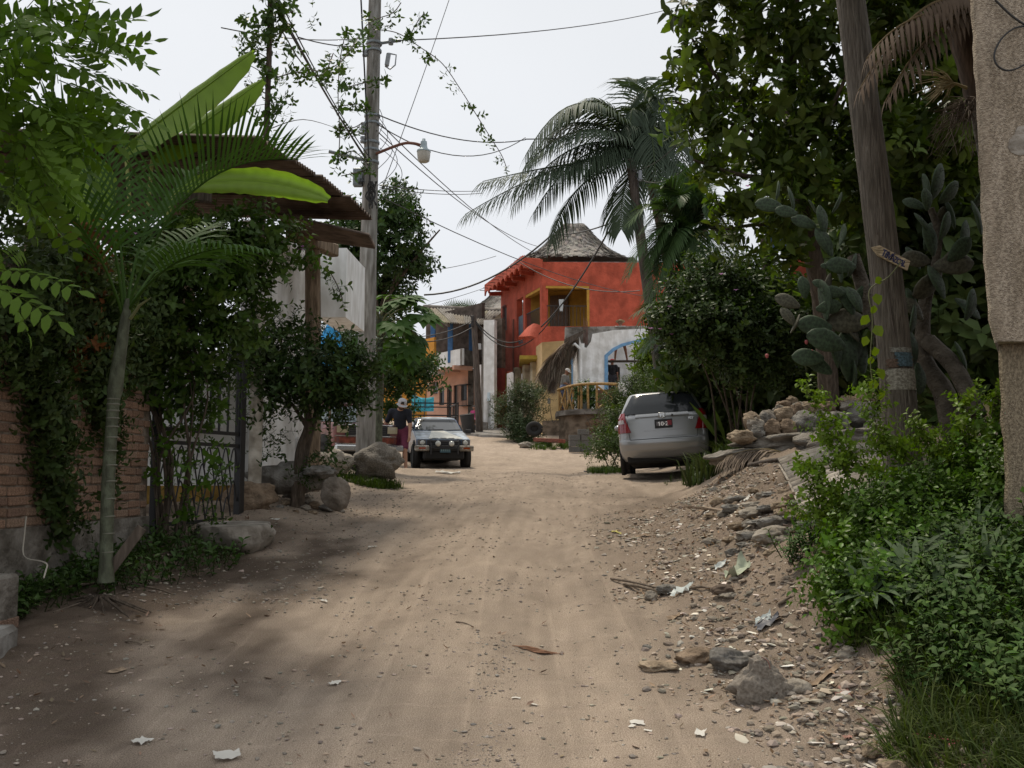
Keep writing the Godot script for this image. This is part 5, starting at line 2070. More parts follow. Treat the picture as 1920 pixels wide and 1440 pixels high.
	pl.box(Vector3(0.13,0.87,1.877),Vector3(0.08,0.09,0.003),Basis.IDENTITY)
	part("plate_emblem",pl,mt("plate_red",Color(0.22,0.02,0.03),0.5),po)
	# badge: rounded ring with an H
	var bd := Shape.new()
	var ring := []
	for k in 25:
		var a := TAU*k/24
		ring.append(Vector3(signf(cos(a))*pow(absf(cos(a)),0.5)*0.062*(1.0+0.12*sin(a)),1.02+signf(sin(a))*pow(absf(sin(a)),0.5)*0.042,1.862))
	bd.tube(ring,[0.008],6)
	for sg in [-1.0,1.0]:
		bd.box(Vector3(sg*0.028,1.02,1.862),Vector3(0.014,0.066,0.012),Basis.IDENTITY.rotated(Vector3.BACK,-sg*0.12))
	bd.box(Vector3(0,1.02,1.862),Vector3(0.05,0.014,0.012))
	part("badge",bd,chrome,car)
	part("lock",disc(Vector3(0.19,1.012,1.865),0.02,0.012,10),black,car)
	text_part(car,"model_script","FIT",Vector3(0.53,0.935,1.848),0.045,chrome)
	part("bumper_crease",patch(tab,[-0.97,0.97,0.37],[-0.97,0.97,0.395],0.012,16,2),silver,car)
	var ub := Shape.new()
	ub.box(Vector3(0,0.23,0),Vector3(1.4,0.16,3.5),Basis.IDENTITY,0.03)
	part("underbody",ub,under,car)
	var ex := Shape.new()
	ex.tube([Vector3(0.45,0.2,1.3),Vector3(0.45,0.2,1.75)],[0.025],8)
	part("exhaust",ex,mt("iron"),car)

	# ---- blue pickup, facing us ----
	g = on_ground(829,29.6)
	car = thing("blue_pickup","old blue and white pickup with bull bar lamps and cargo rack","pickup truck",g+Vector3(-0.35,0.0,-2.0),"",0.2)
	var blue := mt("dark_blue_paint",Color(0.035,0.075,0.15),0.4,{"coat": 0.4,"tex": "soft","scale": 1.0})
	var pale := mt("faded_blue_paint",Color(0.40,0.47,0.54),0.4,{"coat": 0.3,"tex": "stain","scale": 0.7})
	var cab := [[0.52,0.78,2.02,-0.75,0.12],[0.70,0.81,2.05,-0.78,0.12],[0.84,0.815,2.05,-0.78,0.12],[0.875,0.81,2.02,-0.78,0.12],[0.92,0.805,1.85,-0.78,0.14],[1.06,0.79,1.3,-0.78,0.16],[1.17,0.78,0.82,-0.78,0.16],[1.19,0.775,0.74,-0.78,0.16],[1.56,0.655,0.2,-0.62,0.14],[1.62,0.61,0.05,-0.55,0.14],[1.65,0.48,-0.12,-0.45,0.12]]
	part("body",hull(cab,3),blue,car)
	part("hood",patch(cab,[-0.98,0.98,0.865],[-0.95,0.95,1.168],0.008,14,10),pale,car)
	part("white_hood_patch",patch(cab,[-0.55,0.72,0.885],[-0.30,0.20,1.165],0.014,10,10),mt("chalk_white",Color(0.66,0.65,0.58),0.5,{"tex": "soft"}),car)
	for k in 3:
		part("hood_slot",patch(cab,[-0.42+k*0.3,-0.20+k*0.3,0.886],[-0.42+k*0.3,-0.20+k*0.3,0.898],0.02,4,2),black,car)
	part("roof",patch(cab,[-0.98,0.98,1.585],[-0.6,0.6,1.648],0.008,10,4),pale,car)
	part("windscreen",patch(cab,[-0.93,0.93,1.195],[-0.90,0.90,1.555],0.01,14,8),mt("screen_glass",Color(0.10,0.105,0.11),0.06,{"spec": 0.6}),car)
	part("sunstrip",patch(cab,[-0.905,0.905,1.46],[-0.895,0.895,1.548],0.013,10,3),glass,car)
	for k in 2:
		part("sticker",patch(cab,[-0.86,-0.78,1.30+k*0.1],[-0.855,-0.775,1.335+k*0.1],0.016,2,2),mt("white_plastic"),car)
		var wp := Shape.new()
		wp.tube([Vector3(-0.35+k*0.6,1.20,0.78),Vector3(0.15+k*0.55,1.225,0.72)],[0.01],5)
		part("wiper",wp,black,car)
	part("grille",patch(cab,[-0.62,0.62,0.66],[-0.62,0.62,0.84],0.012,10,4),black,car)
	for k in 4:
		part("grille_bar",patch(cab,[-0.6,0.6,0.68+k*0.042],[-0.6,0.6,0.692+k*0.042],0.022,8,1),mt("dark_grey_plastic",Color(0.05,0.05,0.055),0.5),car)
	for sg in [-1.0,1.0]:
		var lo := [-0.95,-0.65,0.675] if sg < 0 else [0.65,0.95,0.675]
		var hi := [-0.95,-0.65,0.84] if sg < 0 else [0.65,0.95,0.84]
		var hl := part("headlight",patch(cab,lo,hi,0.02,6,4),mt("lamp_surround",Color(0.10,0.095,0.09),0.4),car)
		part("lens",disc(Vector3(sg*0.64,0.765,2.06),0.075,0.03,16),mt("lens_white",Color(0.5,0.5,0.46),0.12,{"coat": 0.5}),hl)
		part("side_window",side_patch(cab,sg,[0.6,-0.62,1.2],[0.12,-0.55,1.52],0.006),glass,car)
		var bp := Shape.new()
		bp.box(Vector3(sg*0.66,0.60,2.14),Vector3(0.44,0.17,0.12),Basis.IDENTITY.rotated(Vector3.UP,sg*0.12),0.03)
		var bo := part("bumper_end",bp,mt("dull_chrome",Color(0.42,0.39,0.34),0.4,{"metal": 0.6,"tex": "stain","scale": 2}),car)
		bp = Shape.new()
		bp.box(Vector3(sg*0.66,0.60,2.205),Vector3(0.2,0.055,0.02),Basis.IDENTITY.rotated(Vector3.UP,sg*0.12),0.008)
		part("indicator",bp,mt("amber_lens",Color(0.25,0.045,0.01),0.2),bo)
		bp = Shape.new()
		bp.tube([Vector3(sg*0.40,0.42,2.2),Vector3(sg*0.40,0.66,2.26),Vector3(sg*0.40,0.86,2.16)],[0.025],8)
		part("bull_bar_upright",bp,black,car)
		part("spot_lamp",disc(Vector3(sg*0.20,0.735,2.26),0.085,0.05,18),mt("lens_white"),car)
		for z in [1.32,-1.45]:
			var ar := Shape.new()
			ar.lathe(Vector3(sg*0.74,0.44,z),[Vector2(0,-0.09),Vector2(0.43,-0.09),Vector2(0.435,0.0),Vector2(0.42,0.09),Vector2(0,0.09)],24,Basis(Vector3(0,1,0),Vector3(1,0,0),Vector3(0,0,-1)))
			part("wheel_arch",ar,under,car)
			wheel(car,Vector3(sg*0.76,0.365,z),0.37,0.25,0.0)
		var mi := Shape.new()
		mi.box(Vector3(sg*0.95,1.17,0.62),Vector3(0.17,0.13,0.06),Basis.IDENTITY,0.02)
		part("wing_mirror",mi,black,car)
	for y in [0.60,0.66,0.80]:
		var bp := Shape.new()
		bp.tube([Vector3(-0.42,y,2.24),Vector3(0.42,y,2.24)],[0.02],8)
		part("bull_bar",bp,black,car)
	var bx := Shape.new()
	bx.box(Vector3(0,0.585,2.12),Vector3(0.9,0.14,0.1),Basis.IDENTITY,0.02)
	part("bumper",bx,black,car)
	pl = Shape.new()
	pl.box(Vector3(0.02,0.545,2.205),Vector3(0.31,0.15,0.01),Basis.IDENTITY,0.004)
	po = part("number_plate",pl,mt("plate_blue",Color(0.035,0.085,0.115),0.5),car)
	for k in 5:
		var dg := Shape.new()
		dg.box(Vector3(-0.09+k*0.055,0.545,2.212),Vector3(0.026,0.07,0.004))
		part("plate_digit",dg,mt("plate_light",Color(0.16,0.24,0.26),0.6),po)
	bx = Shape.new()
	bx.box(Vector3(0,0.40,0.3),Vector3(1.2,0.26,3.7),Basis.IDENTITY,0.04)
	part("underbody",bx,under,car)
	# load bed and rack
	bx = Shape.new()
	bx.box(Vector3(0,0.82,-1.75),Vector3(1.6,0.5,1.85),Basis.IDENTITY,0.03)
	part("load_bed",bx,pale,car)
	for sg in [-1.0,1.0]:
		for k in 4:
			bx = Shape.new()
			bx.box(Vector3(sg*0.86,1.62,-0.95 - k*0.6),Vector3(0.04,1.15,0.04))
			part("rack_post",bx,mt("iron"),car)
		for y in [1.42,1.78,2.18]:
			bx = Shape.new()
			bx.box(Vector3(sg*0.86+0.0,y,-1.85),Vector3(0.035,0.04,1.9))
			part("rack_rail",bx,mt("iron"),car)
	for y in [1.40,1.76,2.16]:
		for z in [-0.93,-2.77]:
			bx = Shape.new()
			bx.box(Vector3(0,y,z),Vector3(1.76,0.04,0.035))
			part("rack_rail",bx,mt("iron"),car)

	# ---- dull red truck behind the boulders ----
	g = on_ground(689,23.9)
	car = thing("red_truck","dull red old truck with chrome bumper behind boulders","truck",g+Vector3(-1.05,0.12,-1.5),"",0.62)
	var maroon := mt("maroon_paint",Color(0.22,0.085,0.085),0.45,{"coat": 0.3,"tex": "stain","scale": 0.7})
	var rt := [[0.50,0.82,1.80,-2.2,0.08],[0.66,0.85,1.82,-2.25,0.08],[0.95,0.86,1.83,-2.25,0.08],[1.03,0.855,1.80,-2.25,0.1],[1.06,0.845,1.6,-2.2,0.12],[1.09,0.83,0.75,-0.8,0.12],[1.12,0.82,0.62,-0.78,0.12],[1.58,0.69,0.12,-0.6,0.12],[1.66,0.63,0.0,-0.5,0.12],[1.69,0.5,-0.15,-0.4,0.1]]
	part("body",hull(rt,3),maroon,car)
	part("windscreen",patch(rt,[-0.93,0.93,1.13],[-0.9,0.9,1.56],0.01,12,6),mt("screen_glass_clear",Color(0.22,0.25,0.26),0.05,{"spec": 0.6}),car)
	part("grille",patch(rt,[-0.70,0.70,0.74],[-0.70,0.70,0.98],0.01,10,4),black,car)
	for k in 5:
		part("grille_bar",patch(rt,[-0.56,0.56,0.755+k*0.045],[-0.56,0.56,0.765+k*0.045],0.022,8,1),mt("dark_grey_plastic"),car)
	for k in [[0.715,0.735],[0.985,1.005],[0.53,0.55]]:
		part("chrome_strip",patch(rt,[-0.98,0.98,k[0]],[-0.98,0.98,k[1]],0.02,12,1),chrome,car)
	part("red_panel",patch(rt,[-0.97,0.97,0.56],[-0.97,0.97,0.70],0.008,12,2),mt("faded_red",Color(0.24,0.055,0.03),0.5,{"tex": "stain","scale": 1.5}),car)
	for sg in [-1.0,1.0]:
		var lo := [-0.93,-0.60,0.79] if sg < 0 else [0.60,0.93,0.79]
		var hi := [-0.93,-0.60,0.955] if sg < 0 else [0.60,0.93,0.955]
		part("headlight",patch(rt,lo,hi,0.028,6,4),mt("yellowed_lens",Color(0.34,0.30,0.20),0.2,{"coat": 0.5}),car)
		part("side_window",side_patch(rt,sg,[0.45,-0.7,1.14],[0.08,-0.55,1.55],0.006),glass,car)
		for z in [1.15,-1.45]:
			var ar := Shape.new()
			ar.lathe(Vector3(sg*0.79,0.40,z),[Vector2(0,-0.08),Vector2(0.40,-0.08),Vector2(0.405,0.0),Vector2(0.39,0.08),Vector2(0,0.08)],24,Basis(Vector3(0,1,0),Vector3(1,0,0),Vector3(0,0,-1)))
			part("wheel_arch",ar,under,car)
			wheel(car,Vector3(sg*0.76,0.31,z),0.33,0.22)
		var mi := Shape.new()
		mi.lathe(Vector3(sg*0.98,1.22,0.55),[Vector2(0,0.05),Vector2(0.09,0.05),Vector2(0.11,0.0),Vector2(0.08,-0.05),Vector2(0,-0.07)],12,Basis(Vector3(1,0,0),Vector3(0,0,1),Vector3(0,-1,0)))
		part("wing_mirror",mi,chrome,car)
	var bm := Shape.new()
	bm.box(Vector3(0,0.45,1.92),Vector3(1.82,0.15,0.14),Basis.IDENTITY,0.04)
	part("bumper",bm,chrome,car)
	bm = Shape.new()
	bm.tube([Vector3(-0.6,1.1,0.9),Vector3(-0.6,1.75,0.88)],[0.006],4)
	part("aerial",bm,black,car)
	bx = Shape.new()
	bx.box(Vector3(0,0.36,0),Vector3(1.3,0.26,3.6),Basis.IDENTITY,0.04)
	part("underbody",bx,under,car)

# ---------- people ----------
# surface nets over a field of tapered capsules joined by a smooth minimum
func flesh(bones: Array,cell: float,k := 0.018,pad := 0.0) -> Shape:
	var lo := Vector3.ONE*1e9
	var hi := -lo
	for b in bones:
		var r: float = maxf(b[2],b[3])+pad+cell*3
		for e in [b[0],b[1]]:
			lo = lo.min(e - Vector3.ONE*r)
			hi = hi.max(e+Vector3.ONE*r)
	var n := Vector3i(((hi - lo)/cell).ceil())+Vector3i.ONE
	var f := PackedFloat32Array()
	f.resize(n.x*n.y*n.z)
	for b in bones:
		var a: Vector3 = b[0]
		var ab: Vector3 = b[1] - a
		var l2 := maxf(1e-9,ab.length_squared())
		var ra: float = b[2]+pad
		var rb: float = b[3]+pad
		var m := maxf(ra,rb)+cell*3.0
		var i0 := Vector3i(((a.min(b[1]) - Vector3.ONE*m - lo)/cell).floor()).clamp(Vector3i.ZERO,n - Vector3i.ONE)
		var i1 := Vector3i(((a.max(b[1])+Vector3.ONE*m - lo)/cell).ceil()).clamp(Vector3i.ZERO,n - Vector3i.ONE)
		for z in range(i0.z,i1.z+1):
			for y in range(i0.y,i1.y+1):
				for x in range(i0.x,i1.x+1):
					var q := lo+Vector3(x,y,z)*cell - a
					var t := clampf(q.dot(ab)/l2,0,1)
					var d := (q - ab*t).length() - lerpf(ra,rb,t)
					if d < cell*3:
						f[(z*n.y+y)*n.x+x] += exp(-d/k)
	var s := Shape.new()
	var id := {}
	var off := [0,1,n.x,n.x+1,n.x*n.y,n.x*n.y+1,n.x*n.y+n.x,n.x*n.y+n.x+1]
	for z in n.z - 1:
		for y in n.y - 1:
			for x in n.x - 1:
				var i := (z*n.y+y)*n.x+x
				var c := 0
				for o in off:
					if f[i+o] >= 1.0: c += 1
				if c == 0 or c == 8: continue
				var m := Vector3.ZERO
				var w := 0
				for e in [[0,1],[2,3],[4,5],[6,7],[0,2],[1,3],[4,6],[5,7],[0,4],[1,5],[2,6],[3,7]]:
					var f0 := -k*log(maxf(f[i+off[e[0]]],1e-12))
					var f1 := -k*log(maxf(f[i+off[e[1]]],1e-12))
					if (f0 <= 0) == (f1 <= 0): continue
					var t := f0/(f0 - f1)
					var p0 := Vector3(e[0] & 1,(e[0] >> 1) & 1,e[0] >> 2)
					var p1 := Vector3(e[1] & 1,(e[1] >> 1) & 1,e[1] >> 2)
					m += p0.lerp(p1,clampf(t,0,1))
					w += 1
				id[i] = s.p(lo+(Vector3(x,y,z)+m/maxi(w,1))*cell)
	var st := [1,n.x,n.x*n.y]
	for i in id:
		for ax in 3:
			var a1: int = st[(ax+1) % 3]
			var a2: int = st[(ax+2) % 3]
			if not (id.has(i - a1) and id.has(i - a2) and id.has(i - a1 - a2)): continue
			var in0 := f[i] >= 1.0
			var in1: bool = f[i+st[ax]] >= 1.0
			if in0 == in1: continue
			var q := [id[i],id[i - a1],id[i - a1 - a2],id[i - a2]]
			if in1:
				q.reverse()
			s.t(q[0],q[1],q[2])
			s.t(q[0],q[2],q[3])
	return s

# j: joint positions, facing +z
func human(n: String,label: String,pos: Vector3,turn: float,j: Dictionary,look: Dictionary,sc := 1.0) -> Node3D:
	var o := thing(n,label,"person",pos,"",turn)
	o.scale = Vector3.ONE*sc
	var hd: Vector3 = j.head
	var nk: Vector3 = j.neck
	var hz: Vector3 = j.get("face",Vector3(0,0,1)).normalized()
	var hu := (hd - nk).normalized()
	var hx := hu.cross(hz).normalized()
	hz = hx.cross(hu)
	var bones := [
		[j.pelvis,j.waist,0.125,0.115],[j.waist,j.chest,0.115,0.13],[j.chest,nk,0.13,0.065],[nk,hd - hu*0.04,0.056,0.055],
		[j.sh_l,j.sh_r,0.068,0.068],[j.hip_l,j.hip_r,0.105,0.105],
		[hd+hu*0.035 - hz*0.012,hd+hu*0.02+hz*0.02,0.092,0.088],[hd - hu*0.05+hz*0.03,hd+hz*0.035,0.058,0.072],
		[hd+hz*0.10 - hu*0.012,hd+hz*0.088+hu*0.03,0.015,0.010],[hd+hx*0.088+hu*0.015,hd+hx*0.09 - hu*0.02,0.015,0.012],[hd - hx*0.088+hu*0.015,hd - hx*0.09 - hu*0.02,0.015,0.012]]
	var sleeves := [[j.chest,nk - (nk - j.chest)*0.25,0.138,0.075],[j.waist,j.chest,0.128,0.142],[j.pelvis,j.waist,0.136,0.128],[j.sh_l,j.sh_r,0.079,0.079]]
	var legs := [[j.hip_l,j.hip_r,0.118,0.118],[j.pelvis,j.waist,0.138,0.122]]
	var slv: float = look.get("sleeve",0.75)
	var leg: float = look.get("leg",0.95)
	for e in ["_l","_r"]:
		var el: Vector3 = j["el"+e]
		var wr: Vector3 = j["wr"+e]
		var kn: Vector3 = j["kn"+e]
		var an: Vector3 = j["an"+e]
		bones.append_array([[j["sh"+e],el,0.056,0.042],[el,wr,0.043,0.028],[j["hip"+e],kn,0.092,0.058],[kn,an,0.06,0.036]])
		var fd: Vector3 = j.get("toe"+e,an+Vector3(0.01,-0.06,0.19)) - an
		bones.append([an+Vector3(0,-0.03,-0.04),an+fd,0.038,0.026])
		# hand: palm, four fingers, thumb
		var hdir: Vector3 = (wr - el).normalized()
		var hs := hdir.cross(Vector3(1,0,0) if e == "_l" else Vector3(-1,0,0))
		hs = (Vector3(0,0,1) - hdir*hdir.z).normalized()
		var hn0 := hdir.cross(hs)
		bones.append([wr+hdir*0.02,wr+hdir*0.085,0.024,0.028])
		for k in 4:
			var b0 := wr+hdir*0.09+hs*(0.030 - k*0.02)
			var ln: float = [0.034,0.039,0.037,0.028][k]
			var b1 := b0+(hdir+hn0*0.25).normalized()*ln
			bones.append([b0,b1,0.0095,0.009])
			bones.append([b1,b1+(hdir+hn0*0.8).normalized()*ln,0.009,0.0075])
		var tb := wr+hdir*0.035+hs*0.022
		bones.append([tb,tb+(hs+hdir*0.8).normalized()*0.04,0.0115,0.0095])
		bones.append([tb+(hs+hdir*0.8).normalized()*0.04,tb+(hs+hdir*1.6).normalized()*0.07,0.0095,0.008])
		sleeves.append([j["sh"+e],j["sh"+e].lerp(el,slv),0.073,0.06])
		if leg <= 1.0:
			legs.append([j["hip"+e],j["hip"+e].lerp(kn,leg),0.108,0.088])
		else:
			legs.append([j["hip"+e],kn,0.106,0.074])
			legs.append([kn,kn.lerp(an,leg - 1.0),0.074,0.056])
	var cell: float = look.get("cell",0.016)
	part("body",flesh(bones,cell,0.012),mt(look.get("skinkey","skin_light"),look.skin,0.6,{"spec": 0.3}),o)
	part("shirt",flesh(sleeves,cell*1.2,0.02),mt(look.shirtkey,look.shirt,0.95,{"tex": "soft","scale": 4}),o)
	if look.has("skirt"):
		var s := Shape.new()
		var rows := []
		for r in 5:
			var row := PackedVector3Array()
			for k in 24:
				var a := -TAU*k/24
				var rr := lerpf(0.13,look.skirt,r/4.0)*(1.0+0.08*sin(k*2.1)*r/4.0)
				row.append(j.waist.lerp(j.kn_l.lerp(j.kn_r,0.5),r/4.0*0.75)+Vector3(cos(a)*rr,0,sin(a)*rr))
			rows.append(row)
		s.sheet(rows,true)
		part("skirt",s,mt(look.shirtkey+"_skirt",look.skirtcol,0.9,{"back": Color(1,1,1)*0.2}),o)
	else:
		part("shorts" if leg <= 1.0 else "trousers",flesh(legs,cell*1.2,0.02),mt(look.legkey,look.legs,0.95,{"tex": "soft","scale": 4}),o)
	# eyes, brows and mouth
	var fs := Shape.new()
	for sg in [-1.0,1.0]:
		fs.box(hd+hx*sg*0.034+hz*0.094+hu*0.022,Vector3(0.026,0.01,0.012),Basis(hx,hu,hz))
		fs.box(hd+hx*sg*0.034+hz*0.098+hu*0.042,Vector3(0.036,0.008,0.012),Basis(hx,hu,hz))
	fs.box(hd+hz*0.089 - hu*0.052,Vector3(0.045,0.008,0.012),Basis(hx,hu,hz))
	part("face_features",fs,mt("dark_hair",Color(0.02,0.016,0.013),0.7),o)
	var hb := Basis(hx,hu,hz)
	if look.has("beard"):
		part("beard",flesh([[hd - hu*0.06+hz*0.045,hd - hu*0.075+hz*0.05,0.058,0.045],[hd+hx*0.055 - hu*0.035+hz*0.02,hd+hx*0.03 - hu*0.07+hz*0.045,0.035,0.035],[hd - hx*0.055 - hu*0.035+hz*0.02,hd - hx*0.03 - hu*0.07+hz*0.045,0.035,0.035]],0.009,0.01),mt("beard_brown",Color(0.06,0.04,0.028),0.9),o)
	if look.has("shades"):
		var g := Shape.new()
		for sg in [-1.0,1.0]:
			g.box(hd+hx*sg*0.036+hz*0.105+hu*0.022,Vector3(0.058,0.036,0.01),hb,0.008)
			g.box(hd+hx*sg*0.088+hz*0.05+hu*0.03,Vector3(0.006,0.01,0.1),hb)
		g.box(hd+hz*0.106+hu*0.03,Vector3(0.02,0.008,0.008),hb)
		part("sunglasses",g,mt("black_lens",Color(0.01,0.01,0.01),0.15),o)
	if look.has("hair"):
		var hb2 := [[hd+hu*0.05 - hz*0.02,hd+hu*0.045+hz*0.005,0.098,0.094],[hd - hz*0.03+hu*0.02,hd - hz*0.03 - hu*0.04,0.088,0.075]]
		if look.hair > 0.1:
			hb2.append([hd - hz*0.05,hd - hz*0.07 - Vector3(0,look.hair,0),0.085,0.06])
		part("hair",flesh(hb2,0.014,0.012),mt("dark_hair"),o)
	if look.has("cap"):
		var c := Shape.new()
		var brim: float = look.get("brim",0.0)
		if brim > 0.0:
			c.lathe(hd+hu*0.05,[Vector2(0.1,0.0),Vector2(0.103,0.03),Vector2(0.095,0.085),Vector2(0.06,0.1),Vector2(0,0.092)],20,hb)
			c.lathe(hd+hu*0.05,[Vector2(brim,0.03),Vector2(brim*0.8,-0.005),Vector2(0.1,0.0),Vector2(0.1,0.008),Vector2(brim*0.8,0.004),Vector2(brim,0.036)],20,hb)
		else:
			c.lathe(hd+hu*0.045 - hz*0.005,[Vector2(0.104,0.0),Vector2(0.105,0.03),Vector2(0.09,0.07),Vector2(0.055,0.09),Vector2(0,0.096)],20,hb)
			var rows := []
			for r in 3:
				var row := PackedVector3Array()
				for k in 9:
					var a := lerpf(-1.1,1.1,k/8.0)
					row.append(hd+hu*(0.05 - r*0.012)+(hx*sin(a)*(1.0 - r*0.08)+hz*cos(a))*(0.1+r*0.04))
				rows.append(row)
			c.sheet(rows)
		part("hat" if brim > 0.0 else "cap",c,mt(look.capkey,look.cap,0.9),o)
		if look.has("capfront"):
			var cf := Shape.new()
			var rows := []
			for r in 4:
				var row := PackedVector3Array()
				for k in 5:
					var a := lerpf(-0.35,0.35,k/4.0)
					var rr: float = [0.108,0.109,0.1,0.088][r]
					row.append(hd+hu*(0.052+r*0.022) - hz*0.005+(hx*sin(a)+hz*cos(a))*rr)
				rows.append(row)
			cf.sheet(rows)
			part("cap_front",cf,mt("dark_hair"),o)
	return o

func stand() -> Dictionary:
	return {"pelvis": Vector3(0,0.98,0),"waist": Vector3(0,1.12,0.01),"chest": Vector3(0,1.32,0.0),"neck": Vector3(0,1.48,0.0),"head": Vector3(0,1.63,0.03),
		"sh_l": Vector3(0.18,1.42,0),"sh_r": Vector3(-0.18,1.42,0),"el_l": Vector3(0.24,1.13,-0.02),"el_r": Vector3(-0.24,1.13,-0.02),"wr_l": Vector3(0.25,0.88,0.06),"wr_r": Vector3(-0.25,0.88,0.06),
		"hip_l": Vector3(0.09,0.93,0),"hip_r": Vector3(-0.09,0.93,0),"kn_l": Vector3(0.1,0.50,0.03),"kn_r": Vector3(-0.1,0.50,0.03),"an_l": Vector3(0.1,0.08,-0.02),"an_r": Vector3(-0.1,0.08,-0.02)}

func build_people() -> void:
	# man walking down between the trucks
	var j := stand()
	j.merge({"waist": Vector3(-0.02,1.11,0.05),"chest": Vector3(-0.03,1.29,0.12),"neck": Vector3(-0.01,1.43,0.2),"head": Vector3(0.03,1.55,0.28),"face": Vector3(0.1,-0.3,1),
		"sh_l": Vector3(0.17,1.37,0.17),"sh_r": Vector3(-0.21,1.38,0.12),"el_l": Vector3(0.22,1.09,0.16),"el_r": Vector3(-0.36,1.13,-0.03),"wr_l": Vector3(0.21,0.84,0.22),"wr_r": Vector3(-0.27,0.93,0.0),
		"kn_l": Vector3(0.10,0.53,0.2),"an_l": Vector3(0.13,0.09,0.16),"kn_r": Vector3(-0.1,0.5,-0.08),"an_r": Vector3(-0.1,0.16,-0.38),"toe_r": Vector3(-0.1,0.03,-0.24)},true)
	human("person","person in navy T-shirt, plum shorts, cap and sunglasses walking between trucks",on_ground(752,24.6),0.05,j,{"skin": Color(0.42,0.24,0.165),"shirt": Color(0.014,0.017,0.028),"shirtkey": "navy_cotton","legs": Color(0.14,0.028,0.06),"legkey": "plum_cotton","leg": 0.92,"beard": 1,"shades": 1,"cap": Color(0.38,0.38,0.40),"capkey": "grey_cap","capfront": 1,"cell": 0.014},1.06)
	# man leaning on the terrace
	j = stand()
	j.merge({"chest": Vector3(0,1.3,0.06),"neck": Vector3(0,1.45,0.1),"head": Vector3(0,1.58,0.16),"face": Vector3(0,-0.1,1),"sh_l": Vector3(0.18,1.38,0.08),"sh_r": Vector3(-0.18,1.38,0.08),"el_l": Vector3(0.24,1.12,0.14),"el_r": Vector3(-0.24,1.12,0.14),"wr_l": Vector3(0.16,1.0,0.34),"wr_r": Vector3(-0.16,1.0,0.34)},true)
	var fl := at(1057,767,39.6)
	fl.y = at(960,767,38.2).y
	human("person","person in grey shirt and pale cap leaning on the bamboo railing",fl,1.15,j,{"skin": Color(0.22,0.11,0.07),"skinkey": "skin_tan","shirt": Color(0.17,0.16,0.145),"shirtkey": "grey_cotton","legs": Color(0.10,0.12,0.2),"legkey": "blue_denim","leg": 1.85,"cap": Color(0.45,0.43,0.40),"capkey": "pale_cap","sleeve": 0.9,"cell": 0.018})
	# workman on the scaffold plank
	j = stand()
	j.merge({"kn_l": Vector3(0.2,0.5,0.02),"an_l": Vector3(0.24,0.08,0),"kn_r": Vector3(-0.2,0.5,0.02),"an_r": Vector3(-0.27,0.08,0),"wr_l": Vector3(0.2,1.2,0.25),"wr_r": Vector3(-0.2,1.2,0.25)},true)
	fl = at(1162,690,43.2)
	fl.y = at(960,690,42.8).y
	human("person","person in white shirt and straw hat standing on scaffold plank",fl+Vector3(0,0.3,0.4),3.0,j,{"skin": Color(0.24,0.12,0.075),"skinkey": "skin_tan","shirt": Color(0.62,0.62,0.60),"shirtkey": "white_cotton","legs": Color(0.2,0.15,0.1),"legkey": "khaki_cotton","leg": 0.6,"cap": Color(0.42,0.33,0.2),"capkey": "straw","brim": 0.2,"cell": 0.02},1.02)
	# man in the doorway
	j = stand()
	fl = at(1150,744,43.0)
	human("person","person in dark shirt and red cap standing in the dark doorway",Vector3(fl.x,at(960,745,42.5).y+0.08,-43.4),0.1,j,{"skin": Color(0.3,0.16,0.11),"skinkey": "skin_mid","shirt": Color(0.02,0.02,0.024),"shirtkey": "black_cotton","legs": Color(0.05,0.05,0.06),"legkey": "dark_denim","leg": 1.85,"cap": Color(0.3,0.02,0.03),"capkey": "red_cap","cell": 0.02},0.95)
	# girl and boy on the step
	j = stand()
	j.merge({"pelvis": Vector3(0,0.55,0),"waist": Vector3(0,0.7,0),"chest": Vector3(0,0.88,0),"neck": Vector3(0,1.02,0),"head": Vector3(0,1.17,0.02),"sh_l": Vector3(0.16,0.96,0),"sh_r": Vector3(-0.16,0.96,0),"el_l": Vector3(0.2,0.72,0.08),"el_r": Vector3(-0.2,0.72,0.08),"wr_l": Vector3(0.12,0.62,0.28),"wr_r": Vector3(-0.12,0.62,0.28),"hip_l": Vector3(0.09,0.52,0.02),"hip_r": Vector3(-0.09,0.52,0.02),"kn_l": Vector3(0.11,0.5,0.42),"kn_r": Vector3(-0.11,0.5,0.42),"an_l": Vector3(0.11,0.08,0.4),"an_r": Vector3(-0.11,0.08,0.4)},true)
	var g := on_ground(890.5,47.5)
	var girl := human("person","person with long dark hair in pink dress sitting on the step",g+Vector3(0,0.05,0.25),-0.5,j,{"skin": Color(0.28,0.15,0.10),"skinkey": "skin_mid","shirt": Color(0.42,0.05,0.17),"shirtkey": "pink_cotton","skirt": 0.3,"skirtcol": Color(0.55,0.12,0.3),"hair": 0.4,"cell": 0.02,"sleeve": 0.4},0.93)
	human("person","person in pale blue shirt sitting low beside the one in pink",on_ground(881.5,47.0)+Vector3(0,-0.1,0.2),0.9,j,{"skin": Color(0.28,0.15,0.10),"skinkey": "skin_mid","shirt": Color(0.30,0.42,0.50),"shirtkey": "pale_blue_cotton","legs": Color(0.03,0.045,0.08),"legkey": "navy_denim","leg": 1.8,"hair": 0.0,"cell": 0.02},0.78)

